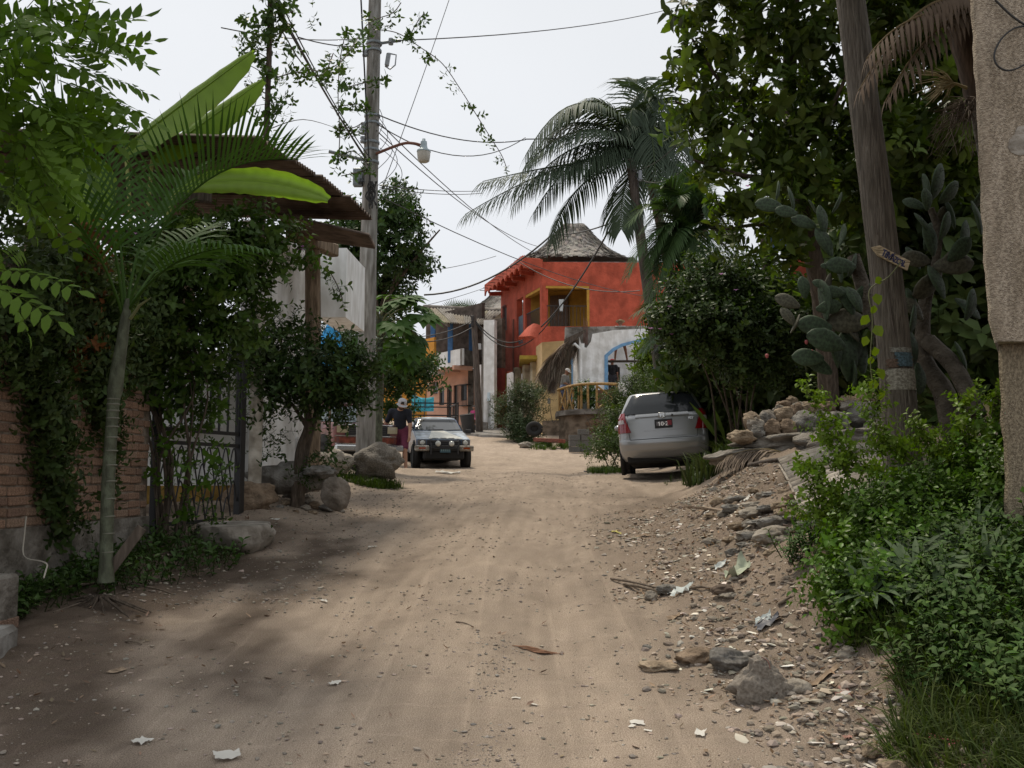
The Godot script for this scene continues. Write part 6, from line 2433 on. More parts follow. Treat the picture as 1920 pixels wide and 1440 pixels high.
# ---------- plant kit ----------
func sprig(n: int,ln: float,ll: float,lw: float,sd: int,spread := 0.9,stem := 0.004) -> ArrayMesh:
	var s := Shape.new()
	var r := seeded(sd)
	s.col = Color(0.55,0.45,0.35)
	var bend := Vector3(r.randf_range(-0.2,0.2),0,r.randf_range(-0.2,0.2))*ln
	var tip := Vector3(0,ln,0)+bend
	s.tube([Vector3.ZERO,Vector3(0,ln*0.5,0)+bend*0.3,tip],[stem,stem*0.8,stem*0.4],3,false)
	for i in n:
		var t := (i+1.0)/n
		var a := i*2.4+r.randf_range(-0.4,0.4)
		var out := Vector3(cos(a),0,sin(a))
		var dir := (out*spread+Vector3(0,0.55,0)*(0.4+t)+rand_dir(r)*0.2).normalized()
		var k := r.randf_range(0.75,1.15)
		var g := r.randf_range(0.82,1.15)
		s.col = Color(g*r.randf_range(0.9,1.12),g,g*0.9)
		s.leaf(Vector3(0,ln*t,0)+bend*t*t,dir,(Vector3.UP - dir*dir.y).normalized(),ll*k,lw*k,0.3,r.randf_range(0.1,0.5))
	return s.mesh()

func compound(pairs: int,ln: float,ll: float,lw: float,sd: int) -> ArrayMesh:
	# pinnate leaf lying in the xy plane, growing along +y, drooping towards -z
	var s := Shape.new()
	var r := seeded(sd)
	var c := func(t: float) -> Vector3:
		return Vector3(0,ln*t,-ln*0.28*t*t)
	s.col = Color(0.7,0.65,0.4)
	s.tube([c.call(0.0),c.call(0.33),c.call(0.66),c.call(1.0)],[0.004,0.003,0.002,0.001],4,false)
	for i in pairs+1:
		var t := 0.15+0.85*i/pairs
		for sg in ([-1.0,1.0] if i < pairs else [0.0]):
			var g := r.randf_range(0.85,1.15)
			s.col = Color(g,g,g*0.9)
			var dir := Vector3(sg,0.45 if sg else 1.0,-0.25+r.randf_range(-0.2,0.15)).normalized()
			s.leaf(c.call(t),dir,Vector3(0,0.1,1),ll*r.randf_range(0.85,1.1)*(1.0 - 0.25*absf(t - 0.6)),lw,0.15,r.randf_range(0.1,0.35))
	return s.mesh()

func lobes_in(c: Vector3,rad: Vector3,n: int,r0: float,r1: float,sd: int) -> Array:
	var r := seeded(sd)
	var out := []
	for i in n:
		var d := rand_dir(r)*pow(r.randf(),0.4)
		out.append([c+d*rad,r.randf_range(r0,r1)])
	return out

func crown(parent: Node,n: String,m,mat: Material,lobes: Array,count: int,s0: float,s1: float,sd: int,lift := 0.3,tint := 0.22) -> void:
	var r := seeded(sd)
	var tot := 0.0
	for l in lobes: tot += l[1]*l[1]
	var ms: Array = m if m is Array else [m]
	var sets := []
	for k in ms: sets.append([])
	for l in lobes:
		var c := int(count*l[1]*l[1]/tot)+1
		for i in c:
			var d := rand_dir(r)
			var p: Vector3 = l[0]+d*l[1]*pow(r.randf(),0.45)
			var y := (d+Vector3(0,lift,0)+rand_dir(r)*0.7).normalized()
			sets[r.randi() % ms.size()].append(Transform3D(look_basis(y,r.randf()*TAU)*r.randf_range(s0,s1),p))
	for k in ms.size():
		if sets[k].size(): many(n,ms[k],mat,parent,sets[k],tint,sd+k)

func limb(parent: Node,n: String,pts: Array,r0: float,r1: float,mat: Material,sd := 0) -> void:
	var s := Shape.new()
	var c := poly(pts,5)
	s.tube(c,taper(r0,r1,c.size()),9,true,0.06,sd)
	part(n,s,mat,parent)

func frond(p: Array,n: int,ll: float,lw: float,rise: float,hang: float,sd: int,rr := 0.012,bare := 0.12,col := Color.WHITE,twist := 0.0) -> Shape:
	# feather leaf along the bezier p[0..2]
	var s := Shape.new()
	var r := seeded(sd)
	var c := bez(p[0],p[1],p[2],14)
	s.col = Color(1.1,1.05,0.7)*col
	s.tube(c,taper(rr,rr*0.2,c.size()),5,false)
	for i in n:
		var t := bare+(1.0 - bare)*(i+0.5)/n
		var a: Vector3 = p[0].lerp(p[1],t).lerp(p[1].lerp(p[2],t),t)
		var dir: Vector3 = (p[1] - p[0]).lerp(p[2] - p[1],t).normalized()
		var sd0 := dir.cross(Vector3.UP)
		if sd0.length() < 0.15: sd0 = dir.cross(Vector3.BACK)
		sd0 = sd0.normalized().rotated(dir,twist)
		var nu := sd0.cross(dir).normalized()
		var l := ll*(0.45+0.75*sin(PI*clampf(t*0.92+0.06,0,1)))*r.randf_range(0.88,1.08)
		for sg in [-1.0,1.0]:
			var g := r.randf_range(0.8,1.15)
			s.col = Color(g*col.r,g*col.g,g*col.b)
			var d: Vector3 = (sd0*sg+dir*(0.55+t*0.7)+nu*(rise+r.randf_range(-0.12,0.12))).normalized()
			var q: Vector3 = a
			var wv := d.cross(nu).normalized()
			if wv.length() < 0.5: wv = dir
			var i0 := s.p(q - wv*lw*0.35)
			s.p(q+wv*lw*0.35)
			var w := [0.5,0.42,0.0]
			var dd := d
			for k in 3:
				dd = (dd+Vector3(0,-hang*(0.5+k*0.8),0)).normalized()
				q += dd*l/3.0
				if k < 2:
					var j := s.p(q - wv*lw*w[k])
					s.p(q+wv*lw*w[k])
					s.t(j - 2,j - 1,j+1)
					s.t(j - 2,j+1,j)
				else:
					var j := s.p(q)
					s.t(j - 2,j - 1,j)
	return s

func banana_leaf(p: Array,wd: float,foldl: float,foldr: float,nrm: Vector3,sd: int) -> Shape:
	var s := Shape.new()
	var r := seeded(sd)
	var c := bez(p[0],p[1],p[2],26)
	var rows := []
	var nz := FastNoiseLite.new()
	nz.seed = sd
	nz.frequency = 0.9
	for i in c.size():
		var t := float(i)/26.0
		var dir: Vector3 = (c[mini(i+1,26)] - c[maxi(i - 1,0)]).normalized()
		var sx := dir.cross(nrm).normalized()
		var nn := sx.cross(dir)
		var w := wd*pow(sin(PI*clampf(t*0.9+0.06,0,1)),0.55)*(1.0 if t < 0.93 else 0.75)
		var row := PackedVector3Array()
		for k in 13:
			var u := k/6.0 - 1.0
			var fold := foldl if u < 0 else foldr
			var a := absf(u)*(1.0+(0.10*nz.get_noise_2d(t*60.0,u*40.0+sd) if absf(u) > 0.9 else 0.0))
			# blade bends away from the midrib plane
			var ang := fold*a
			row.append(c[i]+sx*signf(u)*w*a*cos(ang)+nn*w*a*sin(ang)+nn*nz.get_noise_2d(t*9.0,u*1.2+5.0)*w*0.10*a+dir*a*w*0.22)
		rows.append(row)
	# leave a few slits along the veins
	var n := 13
	for i in rows.size():
		for k in n:
			var g := 1.0+nz.get_noise_2d(i*0.7,k*0.2)*0.2+(0.07 if i % 2 else -0.07)
			s.col = Color(g,g,g)
			if (k == 0 or k == 12) and nz.get_noise_2d(i*0.35,k*3.0+sd) > 0.0: s.col = Color(1.5,0.85,0.9)
			s.p(rows[i][k],Vector2(k/12.0,i/26.0))
	for i in rows.size() - 1:
		for k in n - 1:
			var a := i*n+k
			s.t(a,a+1,a+n+1)
			s.t(a,a+n+1,a+n)
	s.col = Color(1.5,1.35,0.9)
	s.tube(c,taper(wd*0.06,wd*0.015,c.size()),6,false)
	return s

func blade(ln: float,wd: float,sd: int,n := 5) -> ArrayMesh:
	# tuft of grass blades
	var s := Shape.new()
	var r := seeded(sd)
	for i in n:
		var a := r.randf()*TAU
		var out := Vector3(cos(a),0,sin(a))
		var l := ln*r.randf_range(0.6,1.1)
		var b := out*r.randf()*0.03
		var lean := r.randf_range(0.2,0.9)
		var sx := out.cross(Vector3.UP)*wd*0.5
		var g := r.randf_range(0.75,1.2)
		s.col = Color(g*1.05,g,g*0.8)
		var m := b+out*l*lean*0.3+Vector3(0,l*0.6,0)
		var e := b+out*l*lean+Vector3(0,l*(1.0 - lean*0.35),0)
		var i0 := s.p(b - sx)
		s.p(b+sx)
		s.p(m - sx*0.8)
		s.p(m+sx*0.8)
		s.p(e)
		s.t(i0,i0+1,i0+3)
		s.t(i0,i0+3,i0+2)
		s.t(i0+2,i0+3,i0+4)
	return s.mesh()

# ---------- plants on the left ----------
func build_left_plants() -> void:
	var bark := mt("bark",Color(0.13,0.10,0.075),0.95,{"tex": "grain","scale": Vector3(3,0.6,3),"bump": 1.0})
	var stemg := mt("green_stem",Color(0.13,0.14,0.055),0.6,{"tex": "soft"})
	var rng := seeded(77)
	# tree with feather leaves leaning over the wall
	var t := thing("feather_leaved_tree","tree with broad paired leaflets overhanging the brick wall","tree",Vector3(-5.4,0.5,-7.6))
	var o := t.position
	var lm := leafm("feather_leaf",Color(0.11,0.19,0.03),0.55,1.0)
	limb(t,"trunk",[Vector3(0,-0.3,0),Vector3(0.1,2.0,0.1),Vector3(0.2,4.2,0.2),Vector3(0.3,6.0,0.0)],0.14,0.07,bark)
	limb(t,"branch",[Vector3(0.15,3.0,0.15),Vector3(1.3,3.5,1.2),Vector3(2.5,3.55,2.2)],0.05,0.012,bark)
	limb(t,"branch",[Vector3(0.15,3.2,0.15),Vector3(1.4,2.9,1.3),Vector3(2.4,2.4,2.3)],0.04,0.012,bark)
	limb(t,"branch",[Vector3(0.3,5.0,0.1),Vector3(1.0,7.0,-0.2),Vector3(2.2,8.2,-0.8)],0.06,0.02,bark)
	limb(t,"branch",[Vector3(0.3,5.4,0.1),Vector3(0.3,7.2,-0.6),Vector3(0.2,8.2,-1.6)],0.06,0.02,bark)
	var cl := compound(7,0.46,0.105,0.05,4)
	var cl2 := compound(6,0.40,0.115,0.055,5)
	# leaves that can be told apart against the sky: base pixel, tip direction, distance
	for k in [[150,50,1.0,-0.25,5.5],[120,80,1.0,-0.12,5.6],[130,120,0.9,-0.5,5.5],[110,150,1.0,-0.35,5.4],[150,170,1.0,-0.2,5.6],[120,205,0.95,-0.4,5.5],[150,215,1.0,-0.25,5.7],[90,60,0.9,0.35,5.5],[60,30,0.8,0.5,5.6],[85,240,0.8,-0.6,5.5],[30,250,0.6,-0.9,5.4],[60,280,0.5,-1.0,5.5],[20,180,0.9,-0.3,5.2],[40,120,0.9,0.1,5.3],[10,60,0.8,0.3,5.2],[-5,505,1.0,-0.05,5.0],[-20,535,0.9,-0.25,4.9]]:
		var l := part("compound_leaf",cl if int(k[0]) % 20 else cl2,lm,t,at(k[0],k[1],k[4]) - o)
		var y := Vector3(k[2],k[3],rng.randf_range(-0.35,0.35)).normalized()
		var z := (Vector3(0.1,0.75,0.6) - y*y.dot(Vector3(0.1,0.75,0.6))).normalized()
		l.basis = Basis(y.cross(z),y,z)
		l.scale = Vector3.ONE*rng.randf_range(0.8,1.0)
	var lb := []
	for k in [[30,90,5.4,0.38],[70,150,5.5,0.36],[20,200,5.4,0.36],[90,60,5.7,0.3],[-60,100,5.3,0.6],[-80,260,5.4,0.6],[20,20,5.8,0.45],[40,270,5.5,0.22],[-30,510,5.2,0.15],[110,190,5.7,0.22]]:
		lb.append([at(k[0],k[1],k[2]) - o,k[3]])
	crown(t,"foliage",[cl,cl2],lm,lb,150,0.75,1.05,5,-0.1)
	# upper canopy, out of the frame, that shades the road
	crown(t,"canopy",[cl,cl2],lm,lobes_in(Vector3(1.0,8.2,-1.2),Vector3(2.3,0.7,1.9),36,0.45,0.7,6),1600,0.9,1.3,7,0.1)

	# banana
	var bl := mt("banana_leaf",Color(0.23,0.35,0.05),0.5,{"vc": true,"back": Color(0.8,1.0,0.22)*1.0,"spec": 0.5})
	t = thing("banana_plant","banana plant with huge backlit leaves behind the creeper wall","banana plant",Vector3(-4.1,0.7,-10.6))
	o = t.position
	limb(t,"pseudostem",[Vector3(0,-0.2,0),Vector3(0.02,1.2,0),Vector3(0.08,2.4,0)],0.12,0.07,stemg)
	var P := func(px: float,py: float,d: float) -> Vector3:
		return at(px,py,d) - o
	for k in [
		[[235,275,10.4],[330,205,10.0],[473,98,9.8],0.33,-0.9,0.1,Vector3(0.05,0.3,1.0)],
		[[285,300,10.7],[370,240,10.6],[492,150,10.6],0.28,-0.9,0.1,Vector3(0.05,0.3,1.0)],
		[[330,352,10.2],[490,318,10.0],[616,374,9.9],0.15,1.2,-1.2,Vector3(0.0,1.0,0.25)],
		[[150,420,10.0],[128,330,10.0],[98,250,10.0],0.22,0.3,-0.2,Vector3(0.2,0.3,1.0)],
		[[90,410,10.2],[40,360,10.1],[-40,335,10.0],0.17,-0.8,0.5,Vector3(0,0.8,0.6)],
		[[165,425,10.3],[190,360,10.4],[172,300,10.6],0.22,0.3,-0.3,Vector3(-0.2,0.3,1.0)],
		[[320,425,10.4],[345,412,10.3],[375,418,10.2],0.1,0.5,-0.5,Vector3(0,1,0.5)]]:
		part("leaf",banana_leaf([P.call(k[0][0],k[0][1],k[0][2]),P.call(k[1][0],k[1][1],k[1][2]),P.call(k[2][0],k[2][1],k[2][2])],k[3],k[4],k[5],k[6],int(k[0][0])),bl,t)
		limb(t,"leaf_stalk",[Vector3(0.05,2.2,0),Vector3(0.08,2.5,0).lerp(P.call(k[0][0],k[0][1],k[0][2]),0.55),P.call(k[0][0],k[0][1],k[0][2])],0.03,0.02,mt("stalk_yellow",Color(0.26,0.28,0.07),0.5))

	# young palm before the wall
	t = thing("young_palm","slender young palm with green ringed trunk before the brick wall","palm",on_ground(200,7.7))
	o = t.position
	P = func(px: float,py: float,d: float) -> Vector3:
		return at(px,py,d) - o
	var s := Shape.new()
	var tr := [[199,1092,0.062],[199,1050,0.049],[200,1000,0.050],[203,900,0.050],[206,850,0.047],[210,790,0.045],[213,750,0.045],[215,735,0.058],[221,690,0.052],[229,640,0.043],[236,590,0.036],[240,560,0.02]]
	var tp := []
	var tw := []
	for k in tr:
		tp.append(P.call(k[0],k[1],7.7))
		tw.append(k[2])
	s.tube(tp,tw,16,true,0.02)
	part("trunk",s,mt("palm_trunk",Color(0.10,0.115,0.072),0.75,{"tex": "stain","scale": Vector3(3,1.5,3),"bump": 0.3}),t)
	for py in [748,758,770,784,800,820,845,872,902,935,968,1000,1035]:
		s = Shape.new()
		var x := lerpf(213,200,(py - 748)/290.0)
		s.lathe(P.call(x,py,7.7),[Vector2(0.046,-0.006),Vector2(0.0525,0),Vector2(0.046,0.006)],14)
		part("trunk_ring",s,mt("ring_pale",Color(0.15,0.15,0.115),0.85),t)
	var pl := leafm("young_palm_leaf",Color(0.055,0.115,0.026),0.62,0.7)
	for k in [
		[[232,590,7.7],[205,300,7.6],[75,205,7.2],34,0.55,0.35,0.10],
		[[235,580,7.7],[225,400,7.9],[190,215,8.2],26,0.42,0.3,0.12],
		[[240,578,7.7],[330,275,7.7],[560,300,7.5],46,0.60,0.85,0.06],
		[[242,580,7.7],[330,440,7.4],[500,470,7.0],34,0.45,0.3,0.22],
		[[238,580,7.7],[260,380,8.2],[360,330,8.8],30,0.45,0.6,0.08],
		[[230,592,7.7],[180,420,7.3],[60,330,6.9],28,0.45,0.4,0.1],
		[[241,582,7.7],[300,470,8.3],[400,420,9.2],26,0.42,0.4,0.15]]:
		part("frond",frond([P.call(k[0][0],k[0][1],k[0][2]),P.call(k[1][0],k[1][1],k[1][2]),P.call(k[2][0],k[2][1],k[2][2])],int(k[3]*0.72),k[4]*1.05,0.026,k[5],k[6],int(k[1][0]),0.014,0.3),pl,t)
	s = Shape.new()
	s.tube([P.call(244,598,7.68),P.call(262,572,7.66),P.call(283,558,7.64)],[0.014,0.012,0.004],6)
	part("cut_stalk",s,stemg,t)
	# roots and mound
	for i in 16:
		s = Shape.new()
		var a := i*0.4 - 0.4
		var e := Vector3(cos(a)*rng.randf_range(0.12,0.45),0,sin(a)*rng.randf_range(0.1,0.3))
		e.y = gh(o.x+e.x,-(o.z+e.z)) - o.y - 0.01
		s.tube([Vector3(cos(a)*0.05,0.08,sin(a)*0.05),e*0.5+Vector3(0,0.05,0),e],[0.012,0.01,0.005],5)
		part("root",s,bark,t)

	# creeper over the wall
	t = thing("wall_creeper","dark five-leaved creeper hanging over the brick wall in strands","creeper",Vector3(-3.7,2.6,-8.5))
	o = t.position
	var iv := [sprig(7,0.16,0.075,0.04,31,1.1,0.002),sprig(9,0.2,0.065,0.034,32,1.1,0.002)]
	var ivm := leafm("creeper_leaf",Color(0.06,0.095,0.032),0.55,0.55)
	lb = []
	for i in 34:
		lb.append([Vector3(rng.randf_range(-0.25,0.12),rng.randf_range(0.25,0.85),rng.randf_range(-1.6,1.7)),rng.randf_range(0.16,0.28)])
	for i in 26:
		lb.append([Vector3(rng.randf_range(-0.06,0.02),rng.randf_range(-0.2,0.2),rng.randf_range(-1.5,1.7)),rng.randf_range(0.10,0.16)])
	# strands: pixel x, from y, to y
	for k in [[18,700,900,0.07],[40,720,960,0.07],[58,760,1010,0.06],[72,900,1030,0.06],[140,700,805,0.09],[120,650,760,0.11],[160,680,850,0.06],[168,840,930,0.045],[178,760,880,0.04],[8,640,800,0.12],[110,640,690,0.08]]:
		var n := int((k[2] - k[1])/14.0)
		for i in n:
			var py: float = lerpf(k[1],k[2],float(i)/n)
			var d: float = 7.2+(k[0]+70.0)/350.0*2.9
			lb.append([at(k[0]+rng.randf_range(-6,6),py,d)*Vector3(0,1,1)+Vector3(-3.76+(d - 7.2)*0.05,0,0) - o,k[3]])
	crown(t,"foliage",iv,ivm,lb,3400,0.7,1.15,9,-0.35,0.35)
	var rl := []
	for k in [[110,480,0.16],[125,520,0.13],[105,450,0.12],[130,650,0.1],[120,560,0.08]]:
		rl.append([at(k[0],k[1],8.25)*Vector3(0,1,1)+Vector3(-3.62,0,0) - o,k[2]])
	crown(t,"withered_foliage",iv,leafm("rust_leaf",Color(0.17,0.075,0.03),0.7,0.3),rl,130,0.7,1.1,10,-0.3)

	# shrub on the gate
	t = thing("gate_shrub","dense dark climbing shrub with bare stems against the iron gate","shrub",on_ground(325,10.2))
	o = t.position
	P = func(px: float,py: float,d: float) -> Vector3:
		return at(px,py,d) - o
	var gl := [sprig(9,0.26,0.085,0.045,41),sprig(8,0.22,0.09,0.05,42)]
	var glm := leafm("gate_leaf",Color(0.068,0.115,0.027),0.48,0.8)
	lb = []
	for k in [[300,470,10.3,0.3],[370,480,10.3,0.3],[440,480,10.5,0.3],[280,560,10.2,0.28],[350,570,10.2,0.32],[420,560,10.4,0.32],[300,660,10.2,0.26],[370,650,10.3,0.28],[440,630,10.6,0.24],[300,730,10.2,0.2],[350,740,10.4,0.2],[400,720,10.6,0.16],[330,440,10.6,0.25],[270,500,10.0,0.25],[470,470,10.6,0.22],[505,505,10.7,0.17],[530,450,10.8,0.16],[555,480,10.9,0.12],[480,430,10.6,0.18],[485,560,10.7,0.13],[410,440,10.6,0.26],[400,520,10.1,0.25]]:
		lb.append([P.call(k[0],k[1],k[2]),k[3]])
	crown(t,"foliage",gl,glm,lb,1250,0.7,1.1,14,0.0,0.3)
	lb = []
	for k in [[330,830,10.4,0.2],[380,800,10.6,0.18],[400,860,10.5,0.16],[300,880,10.2,0.15],[350,920,10.2,0.18],[410,760,10.7,0.18],[300,800,10.2,0.2],[370,960,10.0,0.12],[425,700,10.8,0.13],[400,910,10.3,0.1]]:
		lb.append([P.call(k[0],k[1],k[2]),k[3]])
	crown(t,"young_foliage",gl,leafm("gate_leaf_young",Color(0.085,0.155,0.028),0.42,0.8),lb,85,0.6,1.0,15,0.0)
	for i in 12:
		var bx := rng.randf_range(295,350)
		limb(t,"stem",[P.call(bx,1000,10.2+rng.randf()*0.15),P.call(bx+rng.randf_range(-25,30),860,10.25),P.call(bx+rng.randf_range(-40,60),720,10.3),P.call(bx+rng.randf_range(-50,110),560,10.4)],rng.randf_range(0.012,0.024),0.006,bark,i)
	s = Shape.new()
	for i in 5:
		s.leaf(Vector3.ZERO,Vector3(cos(i*1.26),0.5,sin(i*1.26)).normalized(),Vector3.UP,0.05,0.035)
	var fl := s.mesh()
	for k in [[568,464,10.8],[564,470,10.8],[248,440,8.4],[530,455,10.7]]:
		part("flower",fl,mt("mauve_petal",Color(0.35,0.12,0.38),0.6,{"back": Color(1,0.6,1)*0.4}),t,P.call(k[0],k[1],k[2]))

	# small tree by the rocks
	t = thing("roadside_sapling","small dark leaved tree growing out of the flat rock","tree",on_ground(556,13.0))
	o = t.position
	P = func(px: float,py: float,d: float) -> Vector3:
		return at(px,py,d) - o
	limb(t,"trunk",[Vector3(0,-0.1,0),P.call(562,850,13.0),P.call(578,790,13.0),P.call(560,720,13.0)],0.075,0.04,bark)
	limb(t,"trunk",[Vector3(0.05,-0.1,0),P.call(572,850,13.05),P.call(592,780,13.1),P.call(610,700,13.1)],0.06,0.03,bark,1)
	limb(t,"branch",[P.call(575,800,13.0),P.call(540,750,12.9),P.call(480,720,12.8)],0.03,0.01,bark,2)
	limb(t,"branch",[P.call(592,780,13.1),P.call(640,720,13.0),P.call(680,690,13.0)],0.025,0.008,bark,3)
	limb(t,"branch",[P.call(566,730,13.0),P.call(520,680,13.0),P.call(500,640,13.0)],0.025,0.008,bark,4)
	var sl := [sprig(9,0.24,0.085,0.038,51),sprig(10,0.28,0.075,0.034,52)]
	lb = []
	for k in [[480,650,12.8,0.2],[530,665,12.9,0.24],[590,690,13.0,0.28],[650,680,13.0,0.27],[690,680,13.0,0.16],[610,640,13.1,0.14],[500,610,12.9,0.12],[570,710,12.8,0.28],[630,730,12.9,0.26],[500,700,12.8,0.24],[520,745,12.8,0.18],[470,690,12.7,0.16],[650,740,13.0,0.17],[685,735,13.1,0.1],[620,770,12.9,0.13],[460,640,12.7,0.16],[540,620,13.0,0.16]]:
		lb.append([P.call(k[0],k[1],k[2]),k[3]])
	crown(t,"foliage",sl,leafm("sapling_leaf",Color(0.052,0.09,0.03),0.42,0.6),lb,850,0.75,1.3,17,0.1,0.4)
	lb = []
	for k in [[480,780,12.9,0.1],[470,810,12.9,0.08],[520,810,12.9,0.09],[515,850,12.9,0.06],[620,840,13.0,0.08],[640,860,13.0,0.07],[580,880,12.9,0.1],[600,850,13.0,0.08],[490,830,12.9,0.05]]:
		lb.append([P.call(k[0],k[1],k[2]),k[3]])
	crown(t,"hanging_foliage",sl,mats["sapling_leaf"],lb,60,0.7,1.0,18,-0.8)
	# leafless looking trunk covered in vine, rising out of the frame
	t = thing("vine_covered_post","thin dark post wrapped in vine rising above the corrugated roof","post",at(490,420,12.2))
	o = t.position
	limb(t,"post",[Vector3(0,-0.6,0),at(497,300,12.2) - o,at(504,120,12.2) - o,at(508,-60,12.2) - o],0.045,0.03,bark)
	var vs := [sprig(6,0.16,0.1,0.052,61,1.0,0.003),sprig(5,0.14,0.11,0.058,62,1.0,0.003)]
	var vm := leafm("vine_leaf",Color(0.07,0.12,0.036),0.45,0.5)
	lb = []
	for i in 22:
		lb.append([at(498+rng.randf_range(-12,14),330 - i*16,12.2) - o,rng.randf_range(0.05,0.1)])
	for i in 8:
		lb.append([at(508+rng.randf_range(-40,40),10+rng.randf()*120,12.2+rng.randf_range(-0.2,0.2)) - o,rng.randf_range(0.08,0.15)])
	for k in [[540,200,0.12],[520,170,0.13],[470,60,0.12],[475,100,0.1],[530,15,0.15],[580,25,0.1]]:
		lb.append([at(k[0],k[1],12.2) - o,k[2]])
	crown(t,"foliage",vs,vm,lb,150,0.7,1.0,19,-0.2,0.25)
	for i in 9:
		limb(t,"twig",[at(500,40+i*34,12.2) - o,at(500+rng.randf_range(-60,70),20+i*34,12.2) - o,at(500+rng.randf_range(-95,150),30+i*36,12.1) - o],0.007,0.002,bark,i)
	# vines trailing along the cables: polylines in pixels
	var trails := [
		["vine trailing from the post to the concrete pole",[[530,60,12.4],[580,130,13.5],[640,115,15],[690,45,17.0],[735,25,17.8],[752,5,17.9]]],
		["vine hanging straight down beside the slanting cables",[[650,55,17.3],[638,110,17.3],[634,180,17.3],[637,250,17.3],[634,310,17.3]]],
		["leafy vine arching from the pole towards the palm",[[700,55,17.8],[745,62,18],[790,90,18.5],[830,120,19],[865,170,19.5],[890,210,20],[918,255,20.5],[940,290,21],[950,315,21]]],
		["short vine spray crossing the concrete pole",[[640,165,17.2],[665,160,17.4],[700,150,17.7],[728,148,17.9]]],
		["vine spray hanging under the slanting cables",[[520,145,12.6],[560,135,13.0],[605,140,13.6],[625,100,14]]],
		["vine spray beside the meter box",[[636,200,17.2],[670,195,17.4],[690,205,17.6]]],
		["low vine spray at the corrugated roof edge",[[636,235,17.2],[660,240,17.3],[680,230,17.5]]],
		["vine spray over the lamp bracket",[[640,290,17.2],[665,285,17.3],[690,315,17.4],[640,330,17.2]]],
		["dangling vine below the parapet box",[[612,500,15.6],[630,530,15.7],[642,560,15.7]]],
		["vine tip climbing above the pole bracket",[[765,75,18.2],[780,45,18.2],[795,25,18.2]]],
	]
	for k in trails.size():
		var pts := []
		for q in trails[k][1]: pts.append(at(q[0],q[1],q[2]))
		t = thing("trailing_vine",trails[k][0],"vine",pts[0],"vines on the cables")
		o = t.position
		var c := poly(pts,8)
		for i in c.size(): c[i] -= o
		s = Shape.new()
		s.tube(c,[0.009],5)
		part("stem",s,bark,t)
		var xf := []
		var ln := 0.0
		for i in c.size() - 1:
			var seg: float = c[i].distance_to(c[i+1])
			var m := maxi(1,int(seg/0.10))
			for q in m:
				if rng.randf() < (0.55 if k == 2 else 0.8):
					xf.append(Transform3D(look_basis(Vector3(rng.randf_range(-1,1),rng.randf_range(-1.2,0.5),rng.randf_range(-0.6,0.6)),rng.randf()*TAU)*rng.randf_range(0.8,1.3),c[i].lerp(c[i+1],float(q)/m)))
		many("leaves",vs[k % 2],vm,t,xf,0.25,k)
	# weeds along the wall foot
	t = thing("wall_foot_weeds","low weeds growing along the foot of the brick wall","weeds",Vector3(-3.4,0.7,-8.2))
	t.set_meta("kind","stuff")
	o = t.position
	var wd := [sprig(8,0.16,0.07,0.035,71),sprig(7,0.2,0.06,0.028,72)]
	var xf := [[],[]]
	for i in 430:
		var d := rng.randf_range(6.9,10.4)
		var x := -3.72+(d - 7.2)*0.05+pow(rng.randf(),1.6)*(0.25+0.75*smoothstep(7.0,9.5,d))
		if d > 7.5 and d < 8.0 and x > -3.3: continue
		xf[i % 2].append(Transform3D(look_basis(Vector3(rng.randf_range(-0.6,0.6),1,rng.randf_range(-0.6,0.6)),rng.randf()*TAU)*rng.randf_range(0.6,1.4),Vector3(x,gh(x,d),-d) - o))
	many("weeds",wd[0],leafm("weed_leaf",Color(0.055,0.1,0.028),0.5,0.5),t,xf[0],0.3,1)
	many("weeds",wd[1],mats["weed_leaf"],t,xf[1],0.3,2)
	# loose board leaning by the palm
	s = Shape.new()
	s.box(at(232,1035,7.75),Vector3(0.08,0.45,0.02),Basis.IDENTITY.rotated(Vector3.BACK,-0.6).rotated(Vector3.UP,0.4),0.005)
	single("loose_board",s,mt("old_wood"),"dark board leaning among weeds beside the young palm","board")

	# papaya behind the pole
	t = thing("papaya_tree","papaya tree with large lobed leaves behind the concrete pole","papaya",on_ground(708,20.5))
	o = t.position
	limb(t,"trunk",[Vector3(0,-0.2,0),Vector3(0.02,1.6,0),at(712,590,20.5) - o],0.1,0.06,mt("palm_trunk"))
	s = Shape.new()
	for i in 9:
		var a := (i - 4)*0.52
		for q in 3:
			var b := a+(q - 1)*0.16
			s.leaf(Vector3(sin(a),cos(a),0)*(0.02 if q == 1 else 0.16),Vector3(sin(b+(q - 1)*0.4),cos(b+(q - 1)*0.4),-0.12).normalized(),Vector3(0,0.1,1),0.44 if q == 1 else 0.22,0.17 if q == 1 else 0.10,0.15,0.2)
	var pm := s.mesh()
	var ppm := leafm("papaya_leaf",Color(0.055,0.115,0.024),0.65,0.7)
	for i in 22:
		var a := i*2.4
		var e := at(712,590,20.5) - o
		var f := i/21.0
		var dir := Vector3(cos(a),0.75 - f*1.5,sin(a)*0.7).normalized()
		var q := e+Vector3(0.05,-f*0.5,0)+dir*(0.6+0.3*(i % 3)/2.0)
		limb(t,"leaf_stalk",[e - Vector3(0,f*0.6,0),e.lerp(q,0.5)+Vector3(0,0.12,0),q],0.014,0.008,stemg,i)
		var l := part("leaf",pm,ppm,t,q)
		var y := (dir+Vector3(0,-0.5,0)).normalized()
		var z := (Vector3(0,1,0.4) - y*y.dot(Vector3(0,1,0.4))).normalized()
		l.basis = Basis(y.cross(z),y,z)*rng.randf_range(0.85,1.2)
	# trees behind
	t = thing("broadleaf_tree","dense green broadleaf tree behind the concrete pole","tree",on_ground(705,27))
	o = t.position
	limb(t,"trunk",[Vector3(0,-0.3,0),Vector3(0.1,3,0),Vector3(0.2,5.5,0)],0.16,0.06,bark)
